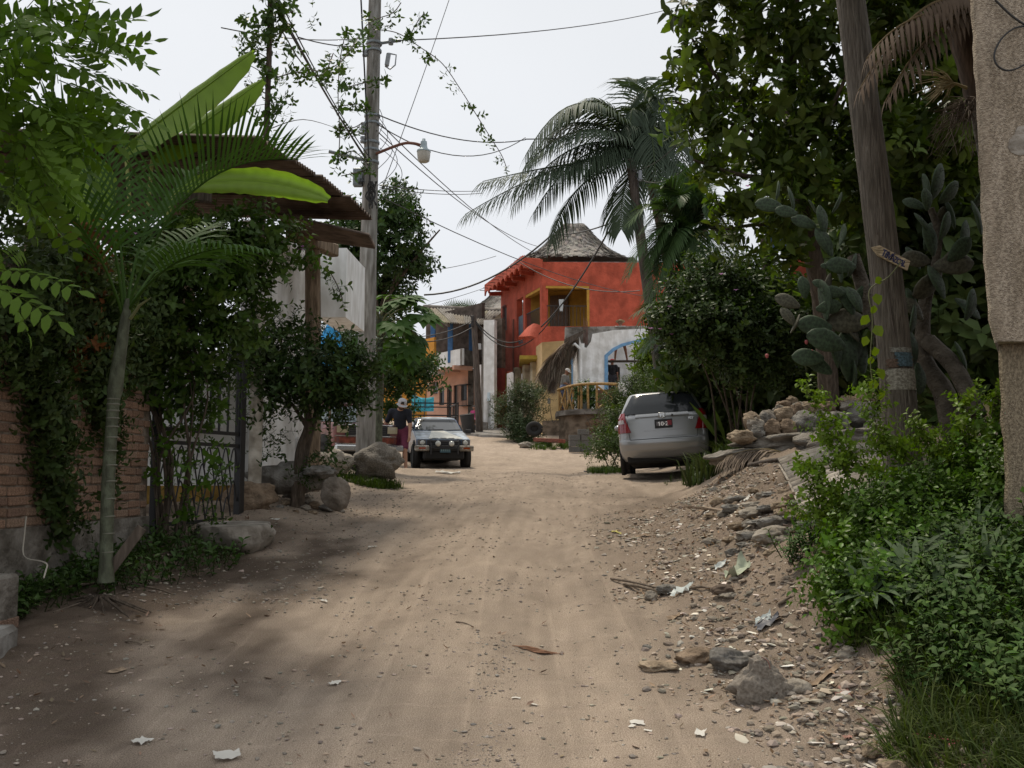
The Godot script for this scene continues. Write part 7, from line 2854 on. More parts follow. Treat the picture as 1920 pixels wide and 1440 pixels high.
	for i in 5:
		limb(t,"branch",[Vector3(0.1,2.5+i*0.5,0),Vector3((i - 2)*0.45,3.6+i*0.5,0.2),Vector3((i - 2)*0.85,4.6+i*0.5,0.1)],0.06,0.02,bark,i)
	var tl := [sprig(9,0.36,0.15,0.07,81),sprig(8,0.32,0.16,0.08,82)]
	lb = []
	for k in [[700,430,0.6],[745,400,0.5],[750,365,0.28],[640,470,0.6],[720,500,0.65],[770,500,0.4],[795,500,0.22],[740,560,0.42],[690,560,0.6],[640,560,0.5],[620,500,0.4],[660,410,0.4],[780,425,0.25],[730,620,0.4],[600,455,0.35],[760,450,0.4]]:
		lb.append([at(k[0],k[1],27+rng.randf_range(-0.6,0.6)) - o,k[2]])
	crown(t,"foliage",tl,leafm("tree_leaf",Color(0.045,0.085,0.026),0.45,0.55),lb,1500,0.75,1.2,23,0.1,0.3)
	t = thing("shady_tree","dark tree filling the yard behind the red truck","tree",on_ground(650,31))
	o = t.position
	limb(t,"trunk",[Vector3(0,-0.3,0),Vector3(0.1,2,0),Vector3(0.0,3.4,0)],0.15,0.06,bark)
	crown(t,"foliage",tl,leafm("shade_leaf",Color(0.055,0.098,0.028),0.45,0.5),lobes_in(Vector3(0.3,2.6,0),Vector3(2.3,1.7,0.8),26,0.4,0.7,8),1600,0.8,1.25,24,0.1,0.3)

# ---------- plants on the right ----------
func pad_mesh(sd: int) -> ArrayMesh:
	# flattened cactus pad growing along +y, thin along z
	var s := Shape.new()
	var r := seeded(sd)
	var rows := []
	for i in 11:
		var t := i/10.0
		var w := 0.5*pow(sin(PI*clampf(0.04+t*0.95,0,1)),0.62)*(0.62+0.4*t)*1.1
		var row := PackedVector3Array()
		for k in 16:
			var a := -TAU*k/16
			var th := 0.075*pow(maxf(0.0,sin(PI*clampf(t*0.96+0.02,0,1))),0.5)
			row.append(Vector3(cos(a)*w*0.62+r.randf_range(-0.008,0.008),t,sin(a)*th+0.05*sin(t*3.0)))
		rows.append(row)
	s.sheet(rows,true)
	for k in 26:
		var t := r.randf_range(0.15,0.92)
		var x := r.randf_range(-0.24,0.24)*sin(PI*t)
		for sg in [-1.0,1.0]:
			s.col = Color(1.5,1.35,1.0)
			s.box(Vector3(x,t,sg*0.072+0.05*sin(t*3.0)),Vector3(0.012,0.012,0.02))
	return s.mesh()

func build_right_plants() -> void:
	var bark := mt("bark")
	var rng := seeded(99)
	# broad-leaved tree over the bank
	var t := thing("broad_leaved_tree","large tree with glossy paddle leaves above the cactus","tree",on_ground(1560,13.5))
	var o := t.position
	var P := func(px: float,py: float,d: float) -> Vector3:
		return at(px,py,d) - o
	limb(t,"trunk",[Vector3(0,-0.3,0),P.call(1540,560,13.2),P.call(1500,380,12.8),P.call(1480,150,12.5),P.call(1500,-150,12.3)],0.15,0.07,bark)
	for k in [[[1500,380,12.8],[1420,260,12.2],[1265,190,11.6]],[[1490,250,12.6],[1400,220,12.0],[1290,60,11.6]],[[1480,150,12.5],[1400,60,12.0],[1350,-40,11.6]],[[1500,330,12.8],[1400,330,12.0],[1300,300,11.5]],[[1510,420,13.0],[1430,420,12.4],[1360,430,12]],[[1490,300,12.7],[1560,200,12.0],[1620,60,11.5]]]:
		limb(t,"branch",[P.call(k[0][0],k[0][1],k[0][2]),P.call(k[1][0],k[1][1],k[1][2]),P.call(k[2][0],k[2][1],k[2][2])],0.045,0.012,bark,int(k[2][0]))
	var bl := [sprig(8,0.22,0.20,0.095,91,1.0,0.006),sprig(7,0.18,0.21,0.105,92,1.0,0.006)]
	var blm := leafm("paddle_leaf",Color(0.088,0.125,0.028),0.5,0.95)
	var lb := []
	for k in [[1290,40,11.6,0.26],[1340,20,11.6,0.3],[1330,110,11.6,0.26],[1285,115,11.5,0.16],[1270,190,11.5,0.16],[1310,210,11.6,0.26],[1370,180,11.8,0.32],[1400,80,11.8,0.36],[1440,0,12,0.4],[1350,290,11.7,0.28],[1310,300,11.5,0.18],[1400,280,11.9,0.34],[1450,190,12,0.4],[1500,90,12,0.42],[1440,350,12.1,0.34],[1380,380,12,0.26],[1500,280,12.2,0.42],[1550,180,12.2,0.42],[1560,40,12,0.4],[1480,420,12.4,0.34],[1550,360,12.4,0.38],[1600,280,12.3,0.36],[1410,430,12.3,0.22],[1340,430,12.1,0.14],[1380,470,12.2,0.15],[1480,500,12.6,0.2],[1250,240,11.4,0.1]]:
		lb.append([P.call(k[0],k[1],k[2]),k[3]])
	for i in 26:
		lb.append([P.call(rng.randf_range(1620,1860),rng.randf_range(-40,420),rng.randf_range(11.5,12.8)),rng.randf_range(0.3,0.42)])
	for i in 20:
		lb.append([P.call(rng.randf_range(1300,1800),rng.randf_range(-320,-80),rng.randf_range(10.5,13)),rng.randf_range(0.4,0.6)])
	crown(t,"foliage",bl,blm,lb,2800,0.5,1.0,31,0.25,0.5)
	# dark trees behind it closing the view
	for k in [[1700,16.5,18,"dark dense tree standing behind the cactus"],[1440,19.5,19,"dark dense tree behind the stone pile and hedge"],[1880,13.5,20,"dark dense tree between cactus and stucco wall"],[1350,24.0,21,"dark tree closing the gap behind palms and hedge"]]:
		t = thing("dense_tree",k[3],"tree",on_ground(k[0],k[1]))
		limb(t,"trunk",[Vector3(0,-0.3,0),Vector3(0.1,2.2,0),Vector3(0.0,4.5,0)],0.16,0.07,bark)
		var hi := 5.6 if k[2] == 18 else (3.6 if k[2] == 19 else (4.2 if k[2] == 21 else 4.6))
		crown(t,"foliage",bl,leafm("back_leaf",Color(0.065,0.098,0.028),0.5,0.35),lobes_in(Vector3(0,hi*0.5,0),Vector3(2.0 if k[2] < 19 or k[2] == 20 else (0.9 if k[2] == 21 else 1.6),hi*0.5,0.9),34,0.45,0.75,k[2]),1700,0.9,1.4,int(k[2]),0.2,0.3)
	# hedge-like bush
	t = thing("flowering_hedge","large dark bush with small glossy leaves and mauve blossoms beside stones","shrub",on_ground(1380,16.2))
	o = t.position
	P = func(px: float,py: float,d: float) -> Vector3:
		return at(px,py,d) - o
	var hl := [sprig(10,0.24,0.07,0.036,101),sprig(9,0.2,0.075,0.04,102)]
	lb = []
	for k in [[1290,560,15.6,0.32],[1350,545,15.6,0.36],[1410,560,15.8,0.36],[1460,560,16,0.34],[1260,610,15.4,0.28],[1310,612,15.3,0.34],[1370,620,15.3,0.4],[1430,630,15.5,0.38],[1480,620,15.7,0.3],[1285,640,15.3,0.2],[1360,655,15.4,0.26],[1400,690,15.4,0.3],[1320,510,15.8,0.24],[1390,510,16,0.24],[1245,600,15.3,0.16],[1440,690,15.7,0.26],[1480,680,15.8,0.2]]:
		lb.append([P.call(k[0],k[1],k[2]),k[3]])
	crown(t,"foliage",hl,leafm("hedge_leaf",Color(0.058,0.092,0.03),0.42,0.55),lb,2400,0.8,1.3,37,0.25,0.35)
	for i in 8:
		limb(t,"stem",[Vector3(rng.randf_range(-0.3,0.3),-0.1,rng.randf_range(-0.2,0.2)),P.call(1380+(i - 4)*12,720,15.8),P.call(1380+(i - 4)*26,620,15.6)],0.02,0.008,bark,i)
	var s := Shape.new()
	for i in 5:
		s.leaf(Vector3.ZERO,Vector3(cos(i*1.26),0.6,sin(i*1.26)).normalized(),Vector3.UP,0.05,0.035)
	var fl := s.mesh()
	var mv := mt("mauve_petal")
	for k in [[1256,576],[1260,628],[1220,617],[1380,545],[1352,515],[1378,365],[1390,372],[1402,350],[1300,590],[1340,580],[1238,618]]:
		part("flower",fl,mv,t,P.call(k[0],k[1],15.1))
	# yellow-leaved croton and tall sword leaf by the car
	t = thing("croton_shrub","shrub with yellow variegated leaves behind the silver car","shrub",on_ground(1268,23.0))
	o = t.position
	limb(t,"stem",[Vector3(0,-0.1,0),Vector3(0.05,1.0,0),at(1275,690,23) - o],0.03,0.015,bark)
	crown(t,"foliage",[sprig(9,0.25,0.26,0.075,105,1.0,0.006)],leafm("croton_leaf",Color(0.26,0.25,0.03),0.4,0.7),[[at(1262,700,22.8) - o,0.25],[at(1285,690,22.8) - o,0.25],[at(1275,715,22.7) - o,0.2],[at(1305,700,22.8) - o,0.15]],46,0.8,1.1,38,0.3,0.45)
	crown(t,"green_foliage",hl,leafm("fresh_leaf",Color(0.07,0.13,0.02),0.4,0.7),[[at(1290,735,22.9) - o,0.35],[at(1320,720,22.9) - o,0.35],[at(1255,730,23) - o,0.25],[at(1335,690,22.9) - o,0.3]],260,1.0,1.5,39)
	t = thing("sword_leaf_plant","long striped sword leaf leaning across the silver car's corner","plant",on_ground(1362,17.9))
	o = t.position
	for k in [[1350,800,1298,752,0.05],[1362,805,1340,760,0.04],[1372,806,1385,765,0.04],[1380,810,1405,780,0.035]]:
		s = Shape.new()
		var a := at(k[0],k[1]+30,17.9) - o
		var b := at(k[2],k[3],17.6) - o
		s.leaf(a,(b - a).normalized(),Vector3(0.2,0.5,1),a.distance_to(b),k[4]*2.2,0.3,0.1)
		part("leaf",s,leafm("sword_leaf",Color(0.09,0.13,0.035),0.4,0.4),t)
	# strappy undergrowth between hedge and stones
	t = thing("strap_leaf_undergrowth","dark strappy undergrowth below the hedge","undergrowth",on_ground(1340,16.5))
	t.set_meta("kind","stuff")
	o = t.position
	var xf := []
	for i in 190:
		var q := on_ground(rng.randf_range(1290,1480),rng.randf_range(15.2,17.5))
		if absf(q.x - 3.2) < 0.9 and q.z < -16.9: continue
		xf.append(Transform3D(Basis(Vector3.UP,rng.randf()*TAU)*rng.randf_range(0.7,1.5),q - o))
	many("strap_leaves",blade(0.5,0.03,5,7),leafm("strap_leaf",Color(0.065,0.095,0.038),0.45,0.3),t,xf,0.35,4)

	# coconut palm
	var fm := leafm("palm_leaf",Color(0.06,0.085,0.055),0.62,0.4)
	t = thing("tall_palm","tall palm with drooping feathery fronds beside the red house","palm",on_ground(1262,27))
	o = t.position
	P = func(px: float,py: float,d: float) -> Vector3:
		return at(px,py,d) - o
	var hub: Vector3 = P.call(1208,292,27)
	limb(t,"trunk",[Vector3(0,-0.3,0),P.call(1262,600,27.3),P.call(1244,450,27.3),hub],0.17,0.12,mt("palm_bark",Color(0.16,0.13,0.105),0.9,{"tex": "grain","scale": Vector3(2,3,2)}))
	for k in [
		[1090,95,25.6,985,292,25.0,62],[1100,185,25.2,985,310,24.8,56],[1090,270,25.0,872,402,24.2,66],[1070,300,25.2,905,340,24.4,54],[1060,320,25.4,1035,455,25.2,46],[1080,210,26.2,960,390,25.6,56],[1130,120,26.8,1040,235,26.6,50],[1160,330,26,1165,430,25.6,36],
		[1185,130,26.6,1180,265,26.2,40],[1215,60,27,1205,260,26.4,40],[1240,80,26.8,1245,290,26.0,42],[1260,150,26.6,1290,350,25.6,42],[1220,150,26.2,1232,380,25.4,44],[1280,160,27.2,1340,330,27.0,42],[1270,230,26.2,1310,420,25.4,42],[1190,130,27.0,1195,150,27.4,34],[1250,120,27.2,1290,90,27.4,34],[1180,200,28.0,1110,190,29.0,42],[1150,250,26.6,1095,330,26.2,44],[1100,230,25.4,1000,400,24.8,50],[1060,150,26.2,975,330,25.8,52],[1295,130,27.2,1365,250,27,40],[1300,200,26.6,1350,420,26,44],[1270,250,26,1275,470,25.4,44],[1290,270,26.2,1330,500,25.6,44],[1245,60,27.4,1300,120,27.2,40],[1235,200,26.4,1190,300,26,40]]:
		part("frond",frond([hub,P.call(k[0],k[1],k[2]),P.call(k[3],k[4],k[5])],int(k[6]*(1.15 if k[3] < 1180 else 0.85)),0.3 if k[4] < 100 else 1.1,0.036 if k[4] < 100 else 0.05,-0.15,0.32,int(k[3]),0.04,0.06),fm,t)
	# dead brown lower frond
	part("dry_frond",frond([hub,P.call(1180,190,26.2),P.call(1160,270,26)],26,0.7,0.04,-0.2,0.5,7,0.03,0.1,Color(3.6,2.2,1.6)),fm,t)
	# lower palms
	var fm2 := leafm("areca_leaf",Color(0.055,0.098,0.034),0.5,0.55)
	for q in [["clump palm with arching fronds beside the leaning pole",1290,23.0,[[1288,450,22.8],[[1240,330,1180,420,22.2],[1320,350,1365,430,22.4],[1290,330,1270,380,22.2],[1330,400,1370,540,22.2],[1250,370,1215,500,22],[1300,380,1310,560,22],[1230,380,1175,520,22],[1270,340,1240,350,22.5],[1310,330,1330,400,22.4],[1280,370,1225,560,21.8],[1340,380,1390,470,22.4],[1300,320,1300,330,23.2],[1260,410,1200,610,21.8]]]],["low palm with glossy fronds above the croton",1300,22.0,[[1310,640,21.6],[[1260,530,1190,590,21.2],[1270,570,1205,660,20.9],[1290,530,1240,560,21.4],[1330,530,1370,590,21.2],[1280,590,1240,690,20.8],[1310,500,1300,520,21.8]]]]]:
		t = thing("clump_palm",q[0],"palm",on_ground(q[1],q[2]))
		o = t.position
		hub = at(q[3][0][0],q[3][0][1],q[3][0][2]) - o
		limb(t,"trunk",[Vector3(0,-0.2,0),hub*0.5+Vector3(0.03,0,0),hub],0.07,0.05,mt("palm_trunk"))
		for k in q[3][1]:
			part("frond",frond([hub,at(k[0],k[1],k[4]+0.3) - o,at(k[2],k[3],k[4]) - o],40,0.6,0.04,0.12,0.13,int(k[0]+k[3]),0.02,0.12),fm2,t)
			part("frond",frond([hub,at(k[0]+rng.randf_range(-20,35),k[1]+rng.randf_range(0,40),k[4]+0.6) - o,at(k[2]+rng.randf_range(0,50),k[3]+rng.randf_range(-40,30),k[4]+0.4) - o],40,0.55,0.04,0.1,0.16,int(k[0]+k[3])+1,0.02,0.12),fm2,t)
	# front frond of that palm, over the white house
	# palm by the stucco wall with dead frond and seed stalk
	t = thing("foxtail_palm","palm with brown crownshaft and hanging dead frond by the stucco wall","palm",Vector3(4.0,1.6,-7.9))
	o = t.position
	P = func(px: float,py: float,d: float) -> Vector3:
		return at(px,py,d) - o
	limb(t,"trunk",[Vector3(0.2,-0.5,-0.2),P.call(1880,420,7.9),P.call(1850,290,7.9),P.call(1830,190,7.9)],0.075,0.06,mt("grey_palm_trunk",Color(0.15,0.135,0.11),0.9,{"tex": "grain","scale": Vector3(2,4,2)}))
	limb(t,"crownshaft",[P.call(1832,200,7.9),P.call(1815,120,7.9),P.call(1800,30,7.85),P.call(1790,-60,7.8)],0.075,0.13,mt("brown_sheath",Color(0.13,0.085,0.055),0.75,{"tex": "grain","scale": Vector3(5,0.5,5)}))
	for k in [[1840,15,7.7,1740,-60,7.5,1610,170,7.3,30],[1850,30,7.7,1760,0,7.5,1660,190,7.3,20],[1850,20,7.6,1700,0,7.4,1625,110,7.3,20]]:
		part("dead_frond",frond([P.call(k[0],k[1],k[2]),P.call(k[3],k[4],k[5]),P.call(k[6],k[7],k[8])],k[9],0.32,0.028,-0.3,0.55,int(k[6]),0.02,0.05),leafm("dead_leaf",Color(0.14,0.10,0.072),0.85,0.25),t)
	for k in [[1800,-60,1740,-260,1500,-260],[1800,-60,1880,-280,2060,-200],[1800,-60,1810,-300,1760,-480],[1800,-60,1700,-200,1640,-90]]:
		part("frond",frond([P.call(k[0],k[1],7.8),P.call(k[2],k[3],7.6),P.call(k[4],k[5],7.3)],40,0.5,0.04,0.2,0.2,int(k[4]),0.02,0.1),fm2,t)
	var inf := Shape.new()
	var root: Vector3 = P.call(1812,165,7.75)
	for i in 46:
		var e: Vector3 = P.call(1710+rng.randf()*70,125+rng.randf()*75,7.45+rng.randf()*0.3)
		var m := root.lerp(P.call(1785,155,7.6),0.7+rng.randf()*0.3)
		inf.tube([m,m.lerp(e,0.5)+Vector3(0,0.03,0),e],[0.005,0.004,0.002],4,false)
	inf.tube([root,P.call(1795,158,7.65),P.call(1770,150,7.6)],[0.014,0.01,0.006],6)
	part("seed_stalk",inf,mt("straw_stalk",Color(0.28,0.23,0.12),0.8),t)
	inf = Shape.new()
	for i in 90:
		var a: Vector3 = P.call(1800+rng.randf()*30,180+rng.randf()*30,7.7)
		var e: Vector3 = P.call(1735+rng.randf()*100,200+rng.randf()*100,7.4+rng.randf()*0.4)
		inf.tube([a,a.lerp(e,0.5)+rand_dir(rng)*0.08,e],[0.004,0.003,0.002],3,false)
	part("dry_seed_stalk",inf,mt("dry_brown",Color(0.10,0.075,0.055),0.9),t)

	# prickly pear
	t = thing("prickly_pear","tall prickly pear cactus with grey-green pads around the weathered pole","cactus",on_ground(1640,9.6))
	o = t.position
	P = func(px: float,py: float,d: float) -> Vector3:
		return at(px,py,d) - o
	var cm := [mt("cactus_green",Color(0.045,0.078,0.036),0.75,{"tex": "stain","scale": 2.2,"vc": true}),mt("cactus_dark",Color(0.042,0.074,0.034),0.75,{"tex": "stain","scale": 2.2,"vc": true}),mt("cactus_brown",Color(0.095,0.092,0.058),0.7,{"tex": "stain","scale": 2.2,"vc": true})]
	var pm := [pad_mesh(1),pad_mesh(2),pad_mesh(3)]
	# base pixel x, y, direction in degrees (0 = up, clockwise), length in pixels, turn, distance, tone
	var pads := [
		[1592,715,-5,95,0.3,9.3,1],[1560,700,-60,55,0.2,9.2,0],[1545,672,-88,62,0.5,9.1,0],[1572,690,-10,60,0.4,9.2,0],[1585,650,-75,80,0.1,9.1,0],[1560,615,-85,70,0.3,9.2,0],[1630,605,-88,85,0.2,9.3,2],
		[1500,575,-70,52,0.3,9.1,2],[1490,610,-35,42,0.2,9.0,2],[1482,625,25,40,0.9,9.0,2],[1510,560,-5,45,0.1,9.2,0],[1540,560,20,52,0.6,9.3,2],[1550,600,-5,80,1.1,9.2,1],[1530,580,80,50,0.4,9.2,0],[1555,540,-70,35,0.4,9.3,1],
		[1585,550,-85,45,0.2,9.2,1],[1600,590,-20,60,0.2,9.25,0],[1615,585,-25,55,0.3,9.2,0],[1578,530,-10,45,1.0,9.3,0],[1590,520,20,50,0.7,9.4,0],[1560,500,-85,22,0.3,9.3,1],[1605,500,-88,60,0.4,9.3,1],[1560,480,-30,62,0.3,9.4,1],[1545,440,-8,58,0.4,9.4,1],[1530,425,-70,50,0.3,9.4,1],[1495,400,-85,45,0.4,9.3,1],[1488,395,-10,50,0.7,9.5,1],[1468,388,-85,55,0.5,9.4,1],[1455,375,10,40,0.8,9.4,0],[1530,400,-30,30,0.9,9.5,0],[1575,460,12,42,1.1,9.4,0],[1600,560,60,50,0.3,9.4,0],[1560,400,25,45,0.8,9.6,1],
		[1600,690,5,80,0.5,9.4,1],[1620,700,-20,90,0.3,9.5,0],[1600,730,0,55,0.8,9.3,1],[1640,660,10,90,0.6,9.5,2],[1610,640,-35,60,0.5,9.3,2],
		[1745,490,-85,60,0.4,8.9,2],[1765,510,-130,75,0.5,8.8,2],[1750,500,85,75,0.2,8.8,2],[1725,505,-30,50,0.4,9.0,1],[1760,500,60,62,0.4,8.8,2],[1740,380,-5,60,0.9,8.8,0],[1745,375,18,75,0.5,8.9,0],[1760,380,45,60,0.6,8.8,0],[1738,395,0,45,0.2,8.7,0],[1735,390,-70,45,0.4,8.9,0],[1755,420,30,40,0.4,8.9,2],[1790,560,130,60,0.5,8.8,1],[1715,570,-170,60,0.6,8.7,1],[1705,620,175,70,0.4,8.7,1],[1720,680,178,60,0.3,8.8,1],[1735,470,20,60,0.3,9.0,1],[1800,480,10,70,0.5,8.9,1],[1840,440,-10,70,0.6,8.6,0],[1820,390,40,60,0.7,8.7,1],[1700,540,165,60,0.4,8.8,1],[1750,480,-12,66,0.3,8.8,1],[1762,450,18,58,0.5,8.75,1],[1745,440,-35,52,0.6,8.8,0],[1778,490,42,60,0.2,8.75,1],[1790,430,-15,60,0.8,8.9,0],[1770,560,-20,70,0.4,8.7,1],[1730,600,-40,60,0.3,8.75,2],[1810,600,20,66,0.5,8.6,1],[1790,640,160,60,0.7,8.6,1]]
	for k in pads:
		var ln: float = k[3]/FOCAL*k[5]
		var a := deg_to_rad(k[2])
		var y := Vector3(sin(a),cos(a),rng.randf_range(-0.15,0.15)).normalized()
		var z := Vector3(sin(k[4]*1.6),0.1,cos(k[4]*1.6))
		z = (z - y*y.dot(z)).normalized()
		var po := part("pad",pm[int(k[0]) % 3],cm[k[6]],t,P.call(k[0],k[1],k[5]))
		po.basis = Basis(y.cross(z),y,z)*ln
	var wm := mt("cactus_wood",Color(0.115,0.098,0.075),0.95,{"tex": "stain","scale": 1.5,"bump": 1.0})
	limb(t,"trunk",[Vector3(0.25,-0.3,0.1),P.call(1690,690,9.3),P.call(1640,600,9.4),P.call(1600,480,9.5)],0.13,0.06,wm)
	limb(t,"trunk",[P.call(1800,860,8.8),P.call(1770,740,8.9),P.call(1730,660,9.0),P.call(1740,520,8.95)],0.12,0.05,wm,2)
	limb(t,"branch",[P.call(1740,640,8.9),P.call(1790,690,8.6),P.call(1835,780,8.3)],0.075,0.07,wm,3)
	limb(t,"branch",[P.call(1740,560,8.95),P.call(1760,450,8.9),P.call(1745,390,8.85)],0.04,0.03,wm,4)
	for k in [[1522,660],[1560,645],[1438,668],[1512,642]]:
		s = Shape.new()
		s.lathe(P.call(k[0],k[1],9.1),[Vector2(0,-0.02),Vector2(0.014,-0.01),Vector2(0.018,0.012),Vector2(0.01,0.022),Vector2(0,0.02)],8)
		part("fruit",s,mt("pear_fruit",Color(0.35,0.08,0.08),0.6),t)

	# green shrub at the bank's edge
	t = thing("green_shrub","bright green small-leaved shrub spilling over the bank's edge","shrub",Vector3(2.75,gh(2.75,6.6),-6.6))
	o = t.position
	P = func(px: float,py: float,d: float) -> Vector3:
		return at(px,py,d) - o
	var dl := [sprig(11,0.17,0.048,0.027,111,1.0,0.002),sprig(12,0.2,0.044,0.026,112,1.0,0.002)]
	var dm := leafm("shrub_leaf",Color(0.078,0.15,0.020),0.42,0.65)
	lb = []
	for k in [[1622,985,6.7,0.141],[1682,980,6.7,0.176],[1742,950,6.8,0.176],[1802,920,6.9,0.176],[1820,900,6.9,0.2],[1850,830,7.0,0.16],[1860,960,6.6,0.22],[1642,1040,6.4,0.158],[1602,1060,6.3,0.132],[1702,1040,6.4,0.176],[1762,1020,6.5,0.194],[1832,1000,6.5,0.194],[1572,1020,6.4,0.106],[1587,1100,6.1,0.141],[1642,1110,6.0,0.158],[1562,1120,6.0,0.088],[1612,1160,5.9,0.123],[1822,870,7.0,0.123],[1742,880,7.0,0.114],[1900,900,6.4,0.2],[1682,1170,5.8,0.123],[1722,1130,6.0,0.158],[1582,1180,5.8,0.0704]]:
		lb.append([P.call(k[0],k[1],k[2]),k[3]])
	crown(t,"foliage",dl,dm,lb,1250,0.7,1.2,41,0.35,0.35)
	# long arching shoots
	for k in [[[1640,900],[1560,800],[1510,730]],[[1660,880],[1640,780],[1625,720]],[[1620,930],[1560,850],[1540,800]],[[1700,900],[1600,870],[1500,880]],[[1600,960],[1540,900],[1490,875]],[[1620,980],[1560,930],[1500,930]],[[1780,900],[1810,800],[1815,740]],[[1830,900],[1860,780],[1870,720]],[[1720,880],[1680,830],[1640,830]],[[1600,1000],[1540,970],[1500,960]],[[1760,880],[1740,830],[1720,800]]]:
		var c := bez(P.call(k[0][0],k[0][1],6.9),P.call(k[1][0],k[1][1],6.9),P.call(k[2][0],k[2][1],6.8),12)
		s = Shape.new()
		s.tube(c,taper(0.007,0.002,13),5,false)
		part("shoot",s,mt("green_stem"),t)
		xf = []
		for i in 40:
			var q: Vector3 = c[mini(12,2+i/4)]+rand_dir(rng)*0.03
			xf.append(Transform3D(look_basis(Vector3(rng.randf_range(-1,1),rng.randf_range(-0.1,1),rng.randf_range(-1,1)),rng.randf()*TAU)*rng.randf_range(0.55,1.0),q))
		many("shoot_leaves",dl[0],leafm("shoot_leaf",Color(0.13,0.21,0.022),0.42,0.8),t,xf,0.3,int(k[2][0]))
	# darker undergrowth under it and grass in the corner
	t = thing("bank_undergrowth","shadowy leafy undergrowth covering the bank below the green shrub","undergrowth",Vector3(2.6,0.9,-6.0))
	t.set_meta("kind","stuff")
	o = t.position
	var ul := sprig(11,0.16,0.045,0.022,121)
	xf = []
	for i in 2600:
		var d := rng.randf_range(4.6,7.6)
		var x := rng.randf_range(lerpf(2.05,1.95,(d - 4.6)/2.0),3.6)
		if x < 1.92+0.35*absf(sin(d*3.0)): continue
		xf.append(Transform3D(look_basis(Vector3(rng.randf_range(-0.7,0.4),1,rng.randf_range(-0.4,0.7)),rng.randf()*TAU)*rng.randf_range(0.7,1.5),Vector3(x,gh(x,d)+rng.randf()*0.12,-d) - o))
	many("undergrowth",ul,leafm("under_leaf",Color(0.06,0.11,0.026),0.65,0.45),t,xf,0.35,5)
	t = thing("lance_leaf_rosettes","dark lance-leaved rosettes among the bank undergrowth","plants",Vector3(2.7,1.0,-6.0))
	t.set_meta("kind","stuff")
	o = t.position
	var ro := Shape.new()
	for i in 16:
		var a := i*2.4
		ro.leaf(Vector3.ZERO,Vector3(cos(a),0.35+0.5*(i % 4)/3.0,sin(a)).normalized(),Vector3.UP,0.26,0.035,0.3,0.35)
	xf = []
	for k in [[1790,1030,6.1],[1720,1085,5.9],[1850,1060,5.8],[1760,1110,5.7],[1700,1060,6.1],[1830,1000,6.2],[1640,1110,5.9]]:
		xf.append(Transform3D(look_basis(Vector3(-0.3,1,0.5),rng.randf()*6)*rng.randf_range(0.9,1.3),at(k[0],k[1],k[2]) - o))
	many("rosettes",ro,leafm("lance_leaf",Color(0.055,0.085,0.038),0.7,0.3),t,xf,0.2,6)
	t = thing("bank_grass","long uncut grass on the bank in front of undergrowth","grass",Vector3(2.3,0.7,-5.0))
	t.set_meta("kind","stuff")
	o = t.position
	xf = []
	for i in 2600:
		var d := rng.randf_range(3.9,6.1)
		var x := 1.86+0.14*sin(d*5.0)+pow(rng.randf(),0.8)*1.5+maxf(0.0,(d - 5.2))*0.3
		xf.append(Transform3D(Basis(Vector3.UP,rng.randf()*TAU).rotated(Vector3.RIGHT,rng.randf_range(-0.2,0.5)).rotated(Vector3.BACK,rng.randf_range(-0.1,0.6))*rng.randf_range(0.6,1.35),Vector3(x,gh(x,d) - 0.01,-d) - o))
	many("grass_tufts",blade(0.22,0.007,8,9),leafm("grass_blade",Color(0.065,0.092,0.028),0.5,0.5),t,xf,0.4,7)
	# ivy leaves on the weathered pole
	t = thing("pole_vine","lime green heart-leaved vine climbing the weathered pole","vine",at(1625,560,7.9))
	o = t.position
	s = Shape.new()
	s.tube(poly([at(1640,740,7.86) - o,at(1632,680,7.86) - o,at(1636,600,7.86) - o,at(1630,545,7.88) - o,at(1665,520,7.84) - o,at(1690,490,7.86) - o],5),[0.005],5)
	part("stem",s,mt("green_stem"),t)
	s = Shape.new()
	s.leaf(Vector3.ZERO,Vector3(0,1,0),Vector3(0,0,1),0.085,0.07,0.2,0.3)
	var hm := s.mesh()
	for k in [[1640,530,60],[1642,550,170],[1640,572,190],[1628,590,-150],[1640,610,150],[1625,630,-160],[1640,650,170],[1635,668,-170],[1645,690,160],[1640,710,-170],[1650,730,150]]:
		var q := part("leaf",hm,leafm("lime_leaf",Color(0.16,0.22,0.02),0.45,0.8),t,at(k[0],k[1],7.84) - o)
		q.rotation = Vector3(rng.randf_range(-0.5,0.3),rng.randf_range(-0.6,0.6),deg_to_rad(-k[2]))
		q.scale = Vector3.ONE*rng.randf_range(0.8,1.3)
	# dead palm frond lying on the ledge
	t = thing("fallen_palm_frond","dry grey palm frond lying on the rock ledge","palm frond",at(1430,850,12.6))
	o = t.position
	for k in [[[1490,862],[1440,825],[1362,856]],[[1470,855],[1420,835],[1350,866]]]:
		part("leaflets",frond([at(k[0][0],k[0][1],12.4) - o,at(k[1][0],k[1][1],12.6) - o,at(k[2][0],k[2][1],12.6) - o],30,0.38,0.018,-0.1,0.45,int(k[2][0]),0.014,0.05),leafm("dry_frond_leaf",Color(0.23,0.18,0.14),0.9,0.1),t)

